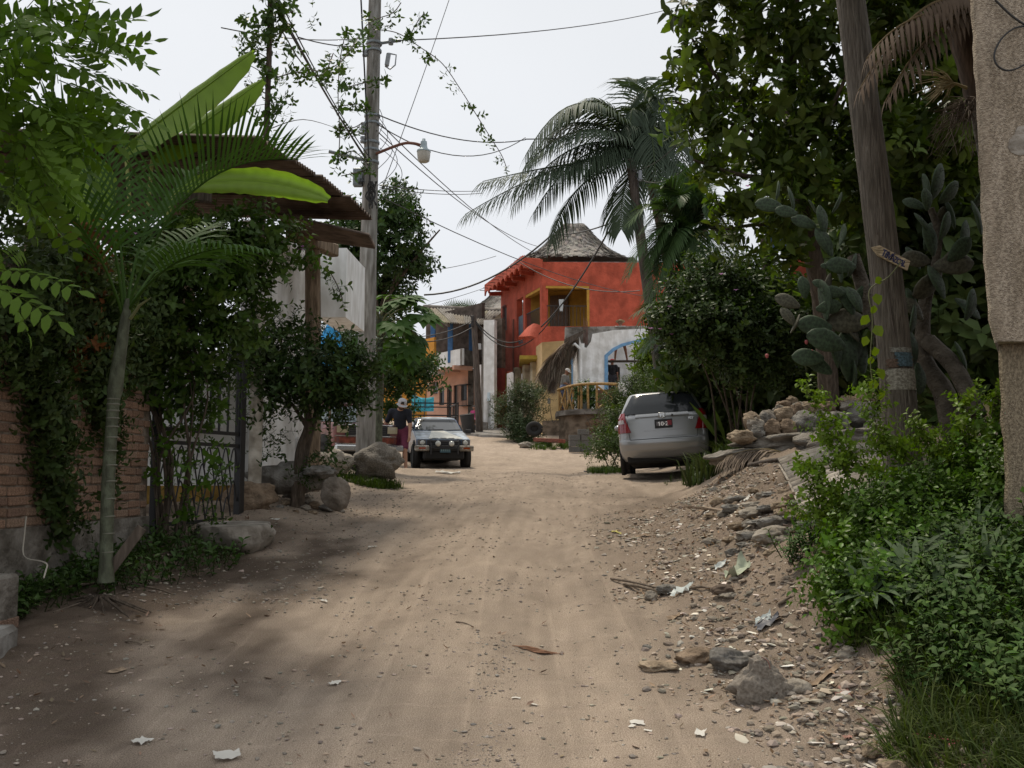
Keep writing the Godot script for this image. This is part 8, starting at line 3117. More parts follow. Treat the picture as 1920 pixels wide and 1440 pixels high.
# ---------- plants further off ----------
func build_far_plants() -> void:
	var bark := mt("bark")
	var rng := seeded(55)
	var t := thing("oleander_bush","grey-green oleander bush in front of the red arcade","shrub",on_ground(975,40.5))
	var o := t.position
	var ol := [sprig(12,0.4,0.17,0.028,131,0.7,0.006),sprig(11,0.45,0.16,0.026,132,0.7,0.006)]
	var lb := []
	for k in [[955,760,0.4],[975,745,0.42],[998,750,0.4],[950,790,0.36],[975,790,0.45],[1005,775,0.32],[965,815,0.35],[990,740,0.3],[942,775,0.25],[1010,745,0.22]]:
		lb.append([at(k[0],k[1],40.3+rng.randf_range(-0.3,0.3)) - o,k[2]])
	for i in 6: limb(t,"stem",[Vector3(rng.randf_range(-0.2,0.2),-0.1,0),Vector3((i - 2.5)*0.2,0.9,0),Vector3((i - 2.5)*0.33,1.8,0)],0.025,0.01,bark,i)
	crown(t,"foliage",ol,leafm("oleander_leaf",Color(0.075,0.10,0.05),0.45,0.5),lb,560,0.8,1.2,61,0.8,0.3)
	t = thing("dark_shrub","low very dark shrub at the foot of the oleander","shrub",on_ground(985,40.0))
	o = t.position
	crown(t,"foliage",ol,leafm("dark_shrub_leaf",Color(0.05,0.08,0.036),0.5,0.3),lobes_in(at(982,812,39.7) - o,Vector3(0.5,0.3,0.3),8,0.25,0.35,3),240,0.8,1.1,62,0.5)
	# bushes by the terrace
	t = thing("wild_bush","tangled light green bush between terrace and silver car","shrub",on_ground(1160,27))
	o = t.position
	var wl := [sprig(12,0.3,0.07,0.026,141),sprig(11,0.34,0.08,0.03,142)]
	lb = []
	for k in [[1150,760,28,0.3],[1175,745,28,0.35],[1200,735,28,0.35],[1160,800,26,0.35],[1140,820,26,0.3],[1185,790,26,0.4],[1150,840,24.5,0.28],[1130,848,24.5,0.2],[1165,835,24,0.28],[1215,720,28,0.35],[1110,842,27,0.16],[1185,830,23.5,0.25],[1230,740,27,0.4]]:
		lb.append([at(k[0],k[1],k[2]) - o,k[3]])
	crown(t,"foliage",wl,leafm("wild_leaf",Color(0.075,0.115,0.035),0.5,0.6),lb,1300,0.75,1.2,63,0.5,0.35)
	for i in 6: limb(t,"stem",[Vector3(rng.randf_range(-0.3,0.4),-0.1,0),Vector3((i - 2.5)*0.22,0.8,-0.2),Vector3((i - 2.5)*0.36,1.6,-0.5)],0.02,0.008,bark,i)
	t = thing("yellow_green_vine","yellow-green leafy climber on the post beside the white house","climber",on_ground(1216,32))
	o = t.position
	lb = []
	for k in [[1215,640,0.25],[1222,665,0.3],[1210,690,0.3],[1222,715,0.3],[1208,735,0.3],[1230,640,0.2],[1205,660,0.18],[1225,745,0.3]]:
		lb.append([at(k[0],k[1],31.5) - o,k[2]])
	crown(t,"foliage",[sprig(9,0.3,0.16,0.06,151)],leafm("lime_climber",Color(0.13,0.19,0.022),0.45,0.8),lb,330,0.8,1.2,64,0.0,0.35)
	limb(t,"stem",[Vector3(0,-0.2,0),Vector3(0.02,1.8,0),at(1218,640,31.6) - o],0.05,0.02,bark)
	t = thing("terrace_plant","leafy potted plant behind the bamboo railing","plant",at(1096,758,38.9))
	o = t.position
	lb = []
	for k in [[1090,735,0.25],[1105,735,0.25],[1098,750,0.25],[1084,748,0.18],[1110,750,0.18]]: lb.append([at(k[0],k[1],38.9) - o,k[2]])
	crown(t,"foliage",[sprig(9,0.24,0.14,0.07,161)],leafm("pot_leaf",Color(0.05,0.095,0.025),0.4,0.5),lb,130,0.8,1.1,65,0.4)
	limb(t,"stem",[Vector3(0,-0.2,0),Vector3(0.02,0.1,0),Vector3(0.05,0.4,0)],0.03,0.01,bark)
	t = thing("young_yucca","spiky yellow-green yucca beside the terrace corner","plant",at(1152,770,30))
	o = t.position
	var yu := Shape.new()
	for i in 22:
		yu.leaf(Vector3.ZERO,Vector3(cos(i*2.4),0.3+(i % 5)*0.3,sin(i*2.4)).normalized(),Vector3.UP,0.42,0.035,0.2,0.25)
	part("leaves",yu,leafm("yucca_leaf",Color(0.19,0.24,0.035),0.45,0.6),t)
	limb(t,"stem",[Vector3(0,-1.3,0),Vector3(0.02,-0.6,0),Vector3(0,0.02,0)],0.05,0.04,bark)
	# far fan palm
	t = thing("fan_palm","distant fan palm showing above the corrugated roof","palm",on_ground(868,75))
	o = t.position
	limb(t,"trunk",[Vector3(0,-0.3,0),Vector3(0,5,0),at(868,575,75) - o],0.2,0.15,bark)
	for k in [[[877,583],[875,566],1.0],[[850,583],[845,568],1.0],[[862,585],[860,572],0.9]]:
		var s := Shape.new()
		var a := at(k[0][0],k[0][1]+4,74.5) - o
		for i in 21:
			var g := (i - 10)*0.14
			s.leaf(a,Vector3(sin(g),cos(g),0.1),Vector3(0,0,1),1.15*k[2],0.08,0.2,0.05)
		part("fan_leaf",s,leafm("fan_leaf",Color(0.07,0.10,0.05),0.5,0.3),t)
	# grass at the boulders, weeds by the pavement
	var gm := leafm("verge_grass",Color(0.06,0.10,0.02),0.5,0.6)
	var gb := blade(0.17,0.009,18,9)
	for q in [["grass_tuft","green grass growing round the big boulder",620,750,16.6,17.5,620],["verge_weeds","green weeds by the rusty plank and concrete blocks",990,1075,36.5,38.5,420],["verge_weeds","grassy weeds along the verge below the wild bush",1100,1172,21.5,26.5,520],["verge_weeds","sparse grass under and beside the silver car",1250,1370,17.0,18.4,110]]:
		t = thing(q[0],q[1],"grass",on_ground((q[2]+q[3])/2.0,(q[4]+q[5])/2.0))
		t.set_meta("kind","stuff")
		o = t.position
		var xf := []
		for i in int(q[6]):
			var ux := rng.randf()+rng.randf() - 1.0
			var uy := rng.randf()+rng.randf() - 1.0
			var v := on_ground(lerpf(q[2],q[3],0.5+ux*0.55),lerpf(q[4],q[5],0.5+uy*0.6))
			if hn.get_noise_2d(v.x*1.4,v.z*1.4) < -0.12: continue
			xf.append(Transform3D(Basis(Vector3.UP,rng.randf()*TAU)*rng.randf_range(0.5,1.3)*(1.0 if q[4] < 30 else 1.3),v - o))
		many("grass_blades",gb,gm,t,xf,0.35,int(q[2]))

# ---------- rocks and litter ----------
func rock_shape(sd: int,rough: float,sub: int,facet := 0.0,flat := false) -> Shape:
	var t := (1.0+sqrt(5.0))/2.0
	var v := [Vector3(-1,t,0),Vector3(1,t,0),Vector3(-1,-t,0),Vector3(1,-t,0),Vector3(0,-1,t),Vector3(0,1,t),Vector3(0,-1,-t),Vector3(0,1,-t),Vector3(t,0,-1),Vector3(t,0,1),Vector3(-t,0,-1),Vector3(-t,0,1)]
	for i in v.size(): v[i] = v[i].normalized()
	var f := [[0,11,5],[0,5,1],[0,1,7],[0,7,10],[0,10,11],[1,5,9],[5,11,4],[11,10,2],[10,7,6],[7,1,8],[3,9,4],[3,4,2],[3,2,6],[3,6,8],[3,8,9],[4,9,5],[2,4,11],[6,2,10],[8,6,7],[9,8,1]]
	for k in sub:
		var mid := {}
		var g := []
		for q in f:
			var m := []
			for e in 3:
				var a: int = mini(q[e],q[(e+1) % 3])
				var b: int = maxi(q[e],q[(e+1) % 3])
				var key := a*100000+b
				if not mid.has(key):
					mid[key] = v.size()
					v.append(((v[a]+v[b])*0.5).normalized())
				m.append(mid[key])
			g.append_array([[q[0],m[0],m[2]],[q[1],m[1],m[0]],[q[2],m[2],m[1]],[m[0],m[1],m[2]]])
		f = g
	var n := FastNoiseLite.new()
	n.seed = sd
	n.frequency = 0.8
	n.fractal_octaves = 3
	var r := seeded(sd)
	var cuts := []
	for i in 7: cuts.append([rand_dir(r),r.randf_range(0.62,0.95)])
	var s := Shape.new()
	for p in v:
		var q: Vector3 = p*(1.0+n.get_noise_3dv(p*1.4)*rough*1.6)
		for c in cuts:
			var e: float = q.dot(c[0]) - c[1]
			if e > 0: q -= c[0]*e*facet
		q += p*n.get_noise_3dv(p*6.0)*rough*0.22
		s.p(q)
	if flat:
		var w := s.v
		s = Shape.new()
		for q in f: s.tri(w[q[0]],w[q[1]],w[q[2]])
		return s
	for q in f: s.t(q[0],q[1],q[2])
	return s

func stone(n: String,label: String,px: float,py: float,d: float,wpx: float,hpx: float,mat: Material,sd: int,group := "",depth := 0.8,facet := 0.5,cat := "rock",rough := 0.28) -> MeshInstance3D:
	var s := rock_shape(sd,rough,3,facet)
	if d <= 0.0:
		d = hit(px,py+hpx*0.32)
	var k := d/FOCAL
	for i in s.v.size():
		s.v[i] = s.v[i]*Vector3(wpx*0.5*k,hpx*0.5*k,wpx*0.5*k*depth)
	return single(n,s,mat,label,cat,group,at(px,py,d))

func build_rocks() -> void:
	var granite := mt("granite",Color(0.36,0.325,0.275),0.95,{"tex": "stain","scale": 1.1,"bump": 1.0})
	var tan := mt("tan_rock",Color(0.34,0.265,0.185),0.95,{"tex": "stain","scale": 1.6,"bump": 1.0})
	var grey := mt("grey_rock",Color(0.235,0.225,0.205),0.95,{"tex": "stain","scale": 1.6,"bump": 1.0})
	var brown := mt("brown_rock",Color(0.26,0.19,0.13),0.95,{"tex": "stain","scale": 1.6,"bump": 1.0})
	# boulders on the left
	stone("boulder","big speckled boulder in front of the concrete pole and red truck",704,866,17.3,94,68,mt("speckled_granite",Color(0.20,0.178,0.148),0.95,{"tex": "fine","scale": 1.6,"bump": 1.2}),201,"",0.7,0.4)
	stone("boulder","pale rounded boulder left beside the grass under the sapling branches".replace(" left",""),625,866,17.0,70,46,granite,202,"",0.8,0.3)
	stone("boulder","egg shaped grey and brown boulder at the road edge",629,925,11.9,56,68,mt("veined_rock",Color(0.25,0.215,0.18),0.93,{"tex": "stain","scale": 1.0,"bump": 0.8}),203,"",0.9,0.35,"rock",0.16)
	stone("flat_rock","broad flat grey rock carrying the small tree",545,900,13.2,165,62,grey,204,"",0.6,0.6)
	stone("flat_rock","mossy flat stone ending beside the egg shaped boulder",598,884,12.9,62,24,grey,205,"",0.9,0.4)
	stone("flat_rock","brown sloping rock under the white gate column",470,935,12.4,90,70,brown,206,"",0.7,0.6)
	var sm := [[548,928,38,24,"dark domed stone at the rock's foot"],[577,937,24,22,"round grey cobble between two stones"],[545,944,40,15,"flat pale stone before the domed one"],[590,948,24,16,"small stone touching the egg shaped boulder"],[612,952,34,16,"low stone under the egg shaped boulder"],[568,952,30,12,"thin pale slab in the stone cluster"],[530,912,30,14,"stone wedged under the flat rock"],[500,930,26,16,"brown stone beside the gate column rock"],[523,952,18,10,"small pale stone at the cluster's edge"],[640,958,16,9,"little stone at the road edge"],[585,962,20,9,"small flat stone in front of cluster"],[555,960,14,8,"pebble sized stone in front of cluster"]]
	for i in sm.size():
		stone("cobble",sm[i][4],sm[i][0],sm[i][1],0.0,sm[i][2],sm[i][3],[grey,granite,tan,brown][i % 4],210+i,"stones below the small tree")
	# piled stones on the right: px, py, w, h
	var pile := [[1390,820,46,24],[1415,798,34,28],[1420,812,26,26],[1447,806,34,30],[1410,790,36,32],[1440,782,26,26],[1432,788,22,24],[1478,803,32,34],[1470,778,36,30],[1462,770,22,18],[1506,794,46,46],[1495,775,24,34],[1512,770,30,26],[1535,808,28,18],[1540,788,26,34],[1530,768,30,22],[1484,752,20,16],[1500,762,26,16],[1568,796,48,40],[1470,758,24,14],[1592,752,42,18],[1595,765,42,24],[1618,780,56,50],[1550,765,30,24],[1625,750,40,30],[1645,800,40,30]]
	var kinds := [[tan,"tan"],[brown,"brown"],[grey,"grey"],[granite,"pale"]]
	var spots := ["at the foot of the pile beside the palm litter","low in the stone pile near the rock ledge","in the middle of the stone pile","on top of the stone pile under the cactus","at the pile's end near the weathered pole"]
	for i in pile.size():
		var k: Array = kinds[(i*7) % 4]
		var q: Array = pile[i]
		var sp: int = 0 if q[0] < 1425 else (4 if q[0] > 1580 else (3 if q[1] < 772 else (1 if q[1] > 790 else 2)))
		var sz: String = "big" if q[2] > 40 else ("small" if q[2] < 27 else "medium")
		stone("piled_stone","%s %s stone %s" % [sz,k[1],spots[sp]],q[0],q[1],13.3 - (q[1] - 750)*0.009,q[2]*1.12,q[3]*1.15,k[0],240+i,"stones piled below the cactus",0.85,0.55)
	# broken concrete in the foreground
	var con := mt("broken_concrete",Color(0.47,0.41,0.34),0.97,{"tex": "fine","scale": 3.0,"bump": 0.9,"bumptex": "grit"})
	var s := Shape.new()
	var t := thing("concrete_chunk","jagged upright chunk of broken concrete with a rusty wire","concrete chunk",at(1432,1282,hit(1432,1318)))
	var rk := rock_shape(307,0.36,4,0.75)
	var k0: float = -t.position.z/FOCAL
	for i in rk.v.size():
		var v := rk.v[i]
		var up0 := (v.y+1.0)*0.5
		# leans to a peak at the upper left, with a toe to the right
		var w := lerpf(1.0,0.46,smoothstep(0.05,0.95,up0))
		rk.v[i] = Vector3((v.x*w*62 - up0*6+(1.0 - up0)*maxf(0.0,v.x)*18)*k0,v.y*50*k0,v.z*40*w*k0)
	part("chunk",rk,con,t)
	s.tube(poly([at(1428,1232,-t.position.z) - t.position,at(1440,1240,-t.position.z+-0.03) - t.position,at(1444,1254,-t.position.z - 0.05) - t.position],4),[0.003],5)
	part("wire",s,mt("rusty_pipe"),t)
	stone("concrete_lump","rough dark grey concrete lump behind the jagged chunk",1368,1240,0.0,92,40,mt("dark_concrete",Color(0.31,0.29,0.26),0.97,{"tex": "fine","scale": 3.0,"bump": 0.9,"bumptex": "grit"}),302,"",0.8,0.7,"concrete lump",0.4)
	stone("flat_rock","smooth flat grey stone beside the jagged concrete chunk",1490,1290,0.0,72,32,granite,303,"",0.9,0.7,"rock",0.15)
	stone("half_buried_rock","brown rock half buried behind the dark concrete lump",1312,1232,0.0,80,36,brown,304,"",0.8,0.3)
	stone("dark_stone","dark brown block shaped stone in the rubble",1357,1108,0.0,46,24,mt("dark_brown_rock",Color(0.13,0.095,0.07),0.95,{"tex": "stain","scale": 2}),305,"",0.7,0.8)
	stone("pale_stone","pale stone lying in front of the dark block",1367,1117,0.0,38,12,granite,306,"",0.7,0.5)
	stone("bank_stone","rounded stone in the roots at the bank's foot",1592,1230,0.0,40,34,granite,307,"",0.9,0.3)
	stone("roadside_stone","grey pebble shaped stone near the green shrub",1486,1169,0.0,22,14,grey,308)
	stone("pointed_stone","small pointed tan stone by the road's bottom edge",1632,1408,0.0,36,26,tan,309,"",0.9,0.8)
	stone("round_stone","round tan stone cut by the bottom of the verge",1672,1436,0.0,50,24,tan,310)
	stone("verge_stone","brown and white stone under the overhanging grass",1905,1388,0.0,40,34,granite,311)
	stone("white_lump","pale lump of old cement below the weathered step",14,1182,0.0,22,26,granite,312)
	stone("tan_boulder","sandy round boulder before the concrete block stack",1092,838,0.0,18,16,mt("sand_rock",Color(0.42,0.29,0.155),0.95,{"tex": "stain","scale": 1.5}),313)
	stone("verge_boulder","pale rough rock at the foot of the oleander",986,835,0.0,24,14,granite,314)
	stone("verge_boulder","grey rock beside the rusty plank",1015,838,0.0,18,9,grey,315)
	# flat stones in the rubble slope: px, py, d, w, h
	var fl := [[1445,1002,9.2,60,26],[1452,978,9.5,64,18],[1470,962,9.7,40,18],[1410,960,9.8,44,14],[1372,952,10.0,34,12],[1490,930,10.3,38,14],[1420,945,10.1,50,10],[1373,1036,8.5,30,14],[1445,1037,8.5,24,10],[1330,1014,9.0,20,10],[1392,1020,8.9,22,8],[1412,918,10.6,22,8],[1300,985,9.7,16,6],[1510,985,9.2,40,20],[1335,965,10,30,8],[1220,1116,7.5,24,12],[1212,1214,6.0,22,10],[1235,1247,5.8,60,14],[1465,1010,9.0,26,12],[1250,1103,7.6,40,12],[1345,1051,8.3,36,8],[1400,1000,9.2,36,10]]
	for i in 26:
		var fy := 918.0+96.0*((i*37) % 26)/26.0
		fl.append([1340+(i*53) % 175+(fy - 918)*0.1,fy,9.5,18+(i*17) % 26,8+(i*7) % 6])
	for i in fl.size():
		var q: Array = fl[i]
		stone("rubble_stone",["pale flat stone embedded in the rubble slope","grey slab of stone in the rubble slope","tan broken stone in the rubble slope"][i % 3],q[0],q[1]+2,0.0,q[3]*1.15,q[4]*1.5,[granite,grey,tan][i % 3],330+i,["pale rubble stones","grey rubble slabs","tan rubble stones"][i % 3],0.8,0.7)
	# concrete blocks stacked beside the terrace
	var cb := mt("grey_block",Color(0.17,0.165,0.155),0.97,{"tex": "fine","scale": 2.5,"bump": 0.8})
	var base := on_ground(1088,35.5)
	var places := [[0,0,"bottom"],[1,0,"bottom"],[0,1,"middle"],[1,1,"middle"],[0,2,"third"],[1,2,"third"],[0.75,3,"topmost"]]
	for i in places.size():
		s = Shape.new()
		s.box(base+Vector3((places[i][0] - 0.5)*0.42,0.12+places[i][1]*0.205,0.0 if i % 2 else 0.03),Vector3(0.4,0.195,0.2),Basis.IDENTITY.rotated(Vector3.UP,0.08*(i % 3)),0.008)
		single("concrete_block",s,cb,"grey concrete block in the %s course of the stack, %s" % [places[i][2],"close to the terrace" if places[i][0] > 0.5 else "towards the tyre"],"block","concrete blocks stacked by the terrace")
	# rusty red plank and black tyre
	s = Shape.new()
	s.box((at(998,822,38.0)+at(1062,830,37.0))/2,Vector3(1.65,0.14,0.3),face_basis(at(998,822,38.6),at(1062,830,36.8)).rotated(Vector3.BACK,-0.1),0.01)
	single("red_plank",s,mt("rust_red",Color(0.26,0.075,0.045),0.85,{"tex": "stain","scale": 1.5}),"rusty red plank lying before the buff house","plank")
	t = thing("old_tyre","black tyre leaning beside the dark shrub","tyre",at(1002,804,38.6))
	s = Shape.new()
	var ring := []
	for k in 25: ring.append(Vector3(cos(TAU*k/24)*0.24,sin(TAU*k/24)*0.2,0))
	s.tube(ring,[0.1],10,false)
	part("tyre",s,mt("tyre"),t)
	s = Shape.new()
	s.lathe(Vector3.ZERO,[Vector2(0,0.03),Vector2(0.17,0.02),Vector2(0.17,-0.02),Vector2(0,-0.03)],20,Basis(Vector3.RIGHT,Vector3(0,0,1),Vector3.DOWN))
	part("hub",s,mt("underbody"),t)
	t = thing("black_bin","black tilted bin standing before the two children","bin",on_ground(880,44.2))
	s = Shape.new()
	s.lathe(Vector3.ZERO,[Vector2(0.0,0.0),Vector2(0.26,0.0),Vector2(0.32,0.85),Vector2(0.35,0.87),Vector2(0.32,0.9),Vector2(0.28,0.85),Vector2(0.22,0.05)],18,Basis.IDENTITY.rotated(Vector3.BACK,0.12))
	part("bin_body",s,mt("black_plastic"),t)
	s = Shape.new()
	s.lathe(Vector3(-0.1,0.9,0),[Vector2(0.34,-0.01),Vector2(0.355,0.0),Vector2(0.34,0.01)],18,Basis.IDENTITY.rotated(Vector3.BACK,0.12))
	part("rim",s,mt("dark_grey_plastic"),t)

func flat_piece(px: float,py: float,d: float,w: float,l: float,h: float,turn: float,sd: int,curl := 0.3) -> Shape:
	# crumpled sheet lying on the ground
	var s := Shape.new()
	var r := seeded(sd)
	d = hit(px,py)
	var o := at(px,py,d)
	var n := FastNoiseLite.new()
	n.seed = sd
	n.frequency = 7.0
	var rows := []
	for i in 7:
		var row := PackedVector3Array()
		for k in 7:
			var u := k/6.0 - 0.5
			var v := i/6.0 - 0.5
			var edge := 1.0+(r.randf_range(-0.14,0.14) if i in [0,6] or k in [0,6] else 0.0)
			var q := Vector3(u*w*edge,0,v*l*edge).rotated(Vector3.UP,turn)
			var x := o.x+q.x
			var dd := -(o.z+q.z)
			row.append(Vector3(x,gh(x,dd)+relief(x,dd)+0.008+h*(0.5+n.get_noise_2d(u+sd,v))*(curl+u*u+v*v),-dd))
		rows.append(row)
	s.sheet(rows,false,true)
	return s

func build_litter() -> void:
	var rng := seeded(404)
	var white := mt("paper_white",Color(0.55,0.53,0.48),0.9,{"back": Color(1,1,1)*0.2})
	var bluew := mt("pale_bag",Color(0.42,0.47,0.46),0.5,{"back": Color(1,1,1)*0.3})
	var card := mt("card_brown",Color(0.34,0.25,0.17),0.95,{"tex": "stain","scale": 5})
	var cardm := [white,bluew,card,mt("yellow_scrap",Color(0.45,0.40,0.12),0.9),mt("green_scrap",Color(0.36,0.39,0.29),0.9),mt("pink_tile",Color(0.36,0.19,0.15),0.9,{"tex": "stain","scale": 6}),mt("dark_scrap",Color(0.03,0.032,0.045),0.5)]
	# px, py, d, width, length, height, material, name, label, category
	var it := [
		[1384,1082,7.7,0.20,0.12,0.16,4,"plastic_bag","pale green crumpled bag in the rubble","bag"],[1280,1118,7.2,0.16,0.13,0.09,1,"plastic_bag","bluish white crumpled bag by the sticks","bag"],[1264,1111,7.3,0.10,0.07,0.03,0,"paper_scrap","white scrap beside the bluish bag","scrap"],
		[1440,1183,6.1,0.15,0.10,0.07,6,"plastic_bag","black and white striped bag near the shrub","bag"],[1432,1180,6.15,0.10,0.05,0.08,1,"paper_scrap","pale film on the striped bag","scrap"],[1577,1313,4.95,0.085,0.10,0.0,5,"broken_tile","dusty pink broken tile on the dirt","tile"],
		[1810,1366,4.45,0.11,0.05,0.05,1,"plastic_wrapper","clear crumpled wrapper under the grass","wrapper"],[1195,1357,5.0,0.07,0.05,0.0,0,"paper_scrap","white torn scrap near the tyre tracks","scrap"],[1215,1373,4.95,0.04,0.02,0.0,0,"paper_scrap","narrow white sliver near the torn scrap","scrap"],[1185,1366,4.98,0.03,0.03,0,0,"paper_scrap","tiny white flake near the torn scrap","scrap"],[1313,1381,4.85,0.05,0.06,0.02,0,"paper_scrap","pale folded scrap before the concrete chunk","scrap"],
		[218,1260,5.5,0.07,0.11,0.0,2,"paper_scrap","square beige paper on the shaded dirt","scrap"],[425,1410,4.5,0.12,0.10,0.03,0,"paper_scrap","crumpled white paper at the road's lower edge","scrap"],[265,1399,4.6,0.08,0.07,0.03,0,"paper_scrap","small torn white paper on the shaded dirt","scrap"],[627,1278,5.5,0.06,0.05,0.02,0,"paper_scrap","little pale paper on the road's sunny part","scrap"],[607,1131,6.9,0.07,0.04,0.02,0,"paper_scrap","white flake near the shade's edge","scrap"],[698,1027,8.9,0.09,0.05,0.03,0,"paper_scrap","white scrap near the stones' dirt edge","scrap"],
		[1155,1002,9.6,0.12,0.07,0.03,3,"yellow_wrapper","yellow wrapper on the road","wrapper"],[1168,1006,9.5,0.10,0.05,0.02,0,"paper_scrap","pale scrap touching the yellow wrapper","scrap"],[1205,1012,9.4,0.16,0.05,0.05,2,"card_scrap","dry brown husk at the rubble's edge","husk"],[1265,1162,6.4,0.12,0.05,0.03,2,"card_scrap","thin tan husk near the sticks","husk"],[1240,1252,5.75,0.18,0.09,0.02,2,"card_scrap","flat pale board piece by the lump","board"],[1540,1272,5.2,0.2,0.05,0.03,2,"card_scrap","long pale bark strip near the bank","bark"],
		[1100,887,18.5,0.13,0.09,0.1,6,"plastic_bag","small black bag lying on the road before the silver car","bag"],[1103,890,18.4,0.12,0.06,0.02,0,"paper_scrap","white scrap under the small black bag","scrap"],[515,976,10.9,0.10,0.05,0.02,0,"paper_scrap","white paper on the concrete ramp's edge","scrap"],[1000,1320,5.3,0.05,0.03,0.0,0,"paper_scrap","pale flake in the middle of the road","scrap"],[968,1305,5.4,0.05,0.03,0.0,0,"paper_scrap","pale flake beside the centre gravel","scrap"],[1142,852,21.5,0.25,0.1,0.06,0,"paper_scrap","white litter on the verge left of the car".replace(" left of"," by"),"scrap"],[1135,862,21.0,0.18,0.08,0.06,5,"red_wrapper","red and white wrapper on the verge by the car","wrapper"],[840,888,25.0,0.5,0.12,0.08,0,"board_scrap","pale broken board before the blue pickup","board"],[1590,1384,4.6,0.05,0.03,0.02,5,"red_wrapper","tiny pink scrap near the grass","wrapper"],[1352,1068,7.9,0.1,0.05,0.04,1,"paper_scrap","pale film caught in the rubble","scrap"],[1330,960,10.2,0.1,0.06,0.04,0,"paper_scrap","white litter on the rubble's upper edge","scrap"],[1400,935,10.4,0.12,0.06,0.04,0,"paper_scrap","white bag piece between the rubble stones","scrap"]]
	for i in it.size():
		var q: Array = it[i]
		single(q[7],flat_piece(q[0],q[1],q[2],q[3],q[4],q[5],rng.randf_range(-0.6,0.6),500+i),cardm[q[6]],q[8],q[9])
	# tangle of pink net
	var t := thing("pink_net","tangled pink plastic twine at the foot of the bank","twine",at(1812,1400,hit(1812,1400)))
	var s := Shape.new()
	for i in 30:
		var pts := []
		var p := Vector3(rng.randf_range(-0.09,0.09),0.012,rng.randf_range(-0.05,0.05))
		for k in 5:
			pts.append(p)
			p += Vector3(rng.randf_range(-0.07,0.07),rng.randf_range(-0.008,0.012),rng.randf_range(-0.04,0.04))
			p.y = clampf(p.y,0.004,0.04)
		s.tube(poly(pts,3),[0.0028],4,false)
	var gy := gh(t.position.x,-t.position.z)
	t.position.y = gy+0.01
	part("strands",s,mt("pink_twine",Color(0.55,0.14,0.16),0.6),t)
	# sticks and boards: px0 py0 d0 px1 py1 d1 radius
	var st := [[1146,1090,7.8,1262,1112,7.3,0.012,"long dry stick lying in the rubble by the bags"],[1170,1100,7.6,1250,1116,7.25,0.016,"second dry stick beside the long one"],[1298,1116,7.3,1336,1114,7.35,0.012,"short stick end touching the dark block"],[1460,1152,6.4,1490,1126,6.7,0.014,"grey stick leaning into the green shrub"],[1550,1222,5.4,1590,1180,5.8,0.012,"bare root stick at the bank's foot"],[1470,1165,6.2,1530,1150,6.0,0.008,"thin twig under the shrub"],[1405,886,11.5,1490,866,11.8,0.03,"dark weathered log lying before the rock ledge"],[1310,922,11.3,1368,916,11.3,0.01,"thin forked twig on the dirt below the ledge"],[60,1130,6.6,190,1098,7.2,0.016,"dark root branch lying before the young palm"],[220,1085,7.4,330,1100,7.1,0.008,"dry twig among fallen leaves by the palm"],[240,1100,7.2,320,1120,6.9,0.007,"thin dry twig below the young palm"],[100,1150,6.4,240,1110,6.9,0.006,"long thin twig crossing the leaf mould"],[235,1209,6.0,265,1213,5.95,0.008,"short dark twig on the shaded dirt"],[855,1174,6.7,888,1178,6.6,0.006,"short twig beside the centre gravel"]]
	var mid := mt("stick_grey",Color(0.22,0.175,0.135),0.95,{"tex": "grain","scale": 3})
	for i in st.size():
		var q: Array = st[i]
		var a := at(q[0],q[1],hit(q[0],q[1]))
		var b := at(q[3],q[4],hit(q[3],q[4]))
		a.y = gh(a.x,-a.z)+relief(a.x,-a.z)+q[6]
		b.y = gh(b.x,-b.z)+relief(b.x,-b.z)+q[6]
		s = Shape.new()
		s.tube(poly([a,a.lerp(b,0.35)+Vector3(0,0.012,0.02),a.lerp(b,0.7)+Vector3(0,0.006,-0.015),b],4),taper(q[6],q[6]*0.6,13),6,true,0.15,i)
		single("dry_stick",s,mid if i != 6 else mt("dark_timber"),q[7],"stick","dry sticks on the ground")
	for k in [[1318,962,9.9,0.42,0.35,"weathered board piece lying on the rubble"],[1338,966,9.8,0.28,-0.9,"short board piece crossing the other on the rubble"]]:
		s = Shape.new()
		var p := at(k[0],k[1],hit(k[0],k[1]))
		p.y = gh(p.x,-p.z)+0.05
		s.box(p,Vector3(k[3],0.025,0.08),Basis.IDENTITY.rotated(Vector3.BACK,-0.12).rotated(Vector3.UP,k[4]),0.004)
		single("board_piece",s,mt("pale_board",Color(0.36,0.275,0.2),0.9,{"tex": "grain","scale": Vector3(1,4,8)}),k[5],"board")
	# dried palm fibre on the road
	t = thing("palm_fibre","reddish brown wisp of palm fibre lying on the road","palm fibre",at(1010,1210,hit(1010,1210)))
	var o := t.position
	s = Shape.new()
	for i in 40:
		var x0 := rng.randf_range(960,1010)
		var a := at(x0,1200+(x0 - 960)*0.18+rng.randf_range(-3,3),hit(985,1206) - (x0 - 960)*0.002)
		var b := at(x0+rng.randf_range(25,50),1204+(x0 - 960)*0.2+rng.randf_range(0,8),hit(985,1208) - (x0 - 960)*0.002)
		a.y = gh(a.x,-a.z)+relief(a.x,-a.z)+0.008
		b.y = gh(b.x,-b.z)+relief(b.x,-b.z)+0.006
		s.tube([a - o,a.lerp(b,0.5) - o+Vector3(0,rng.randf()*0.012,0),b - o],[0.0025],3,false)
	part("fibres",s,mt("red_fibre",Color(0.20,0.10,0.055),0.9),t)
	# loose stones and grit
	var pm := mt("pebble",Color(0.34,0.29,0.235),0.95,{"vc": true,"tex": "fine","scale": 3})
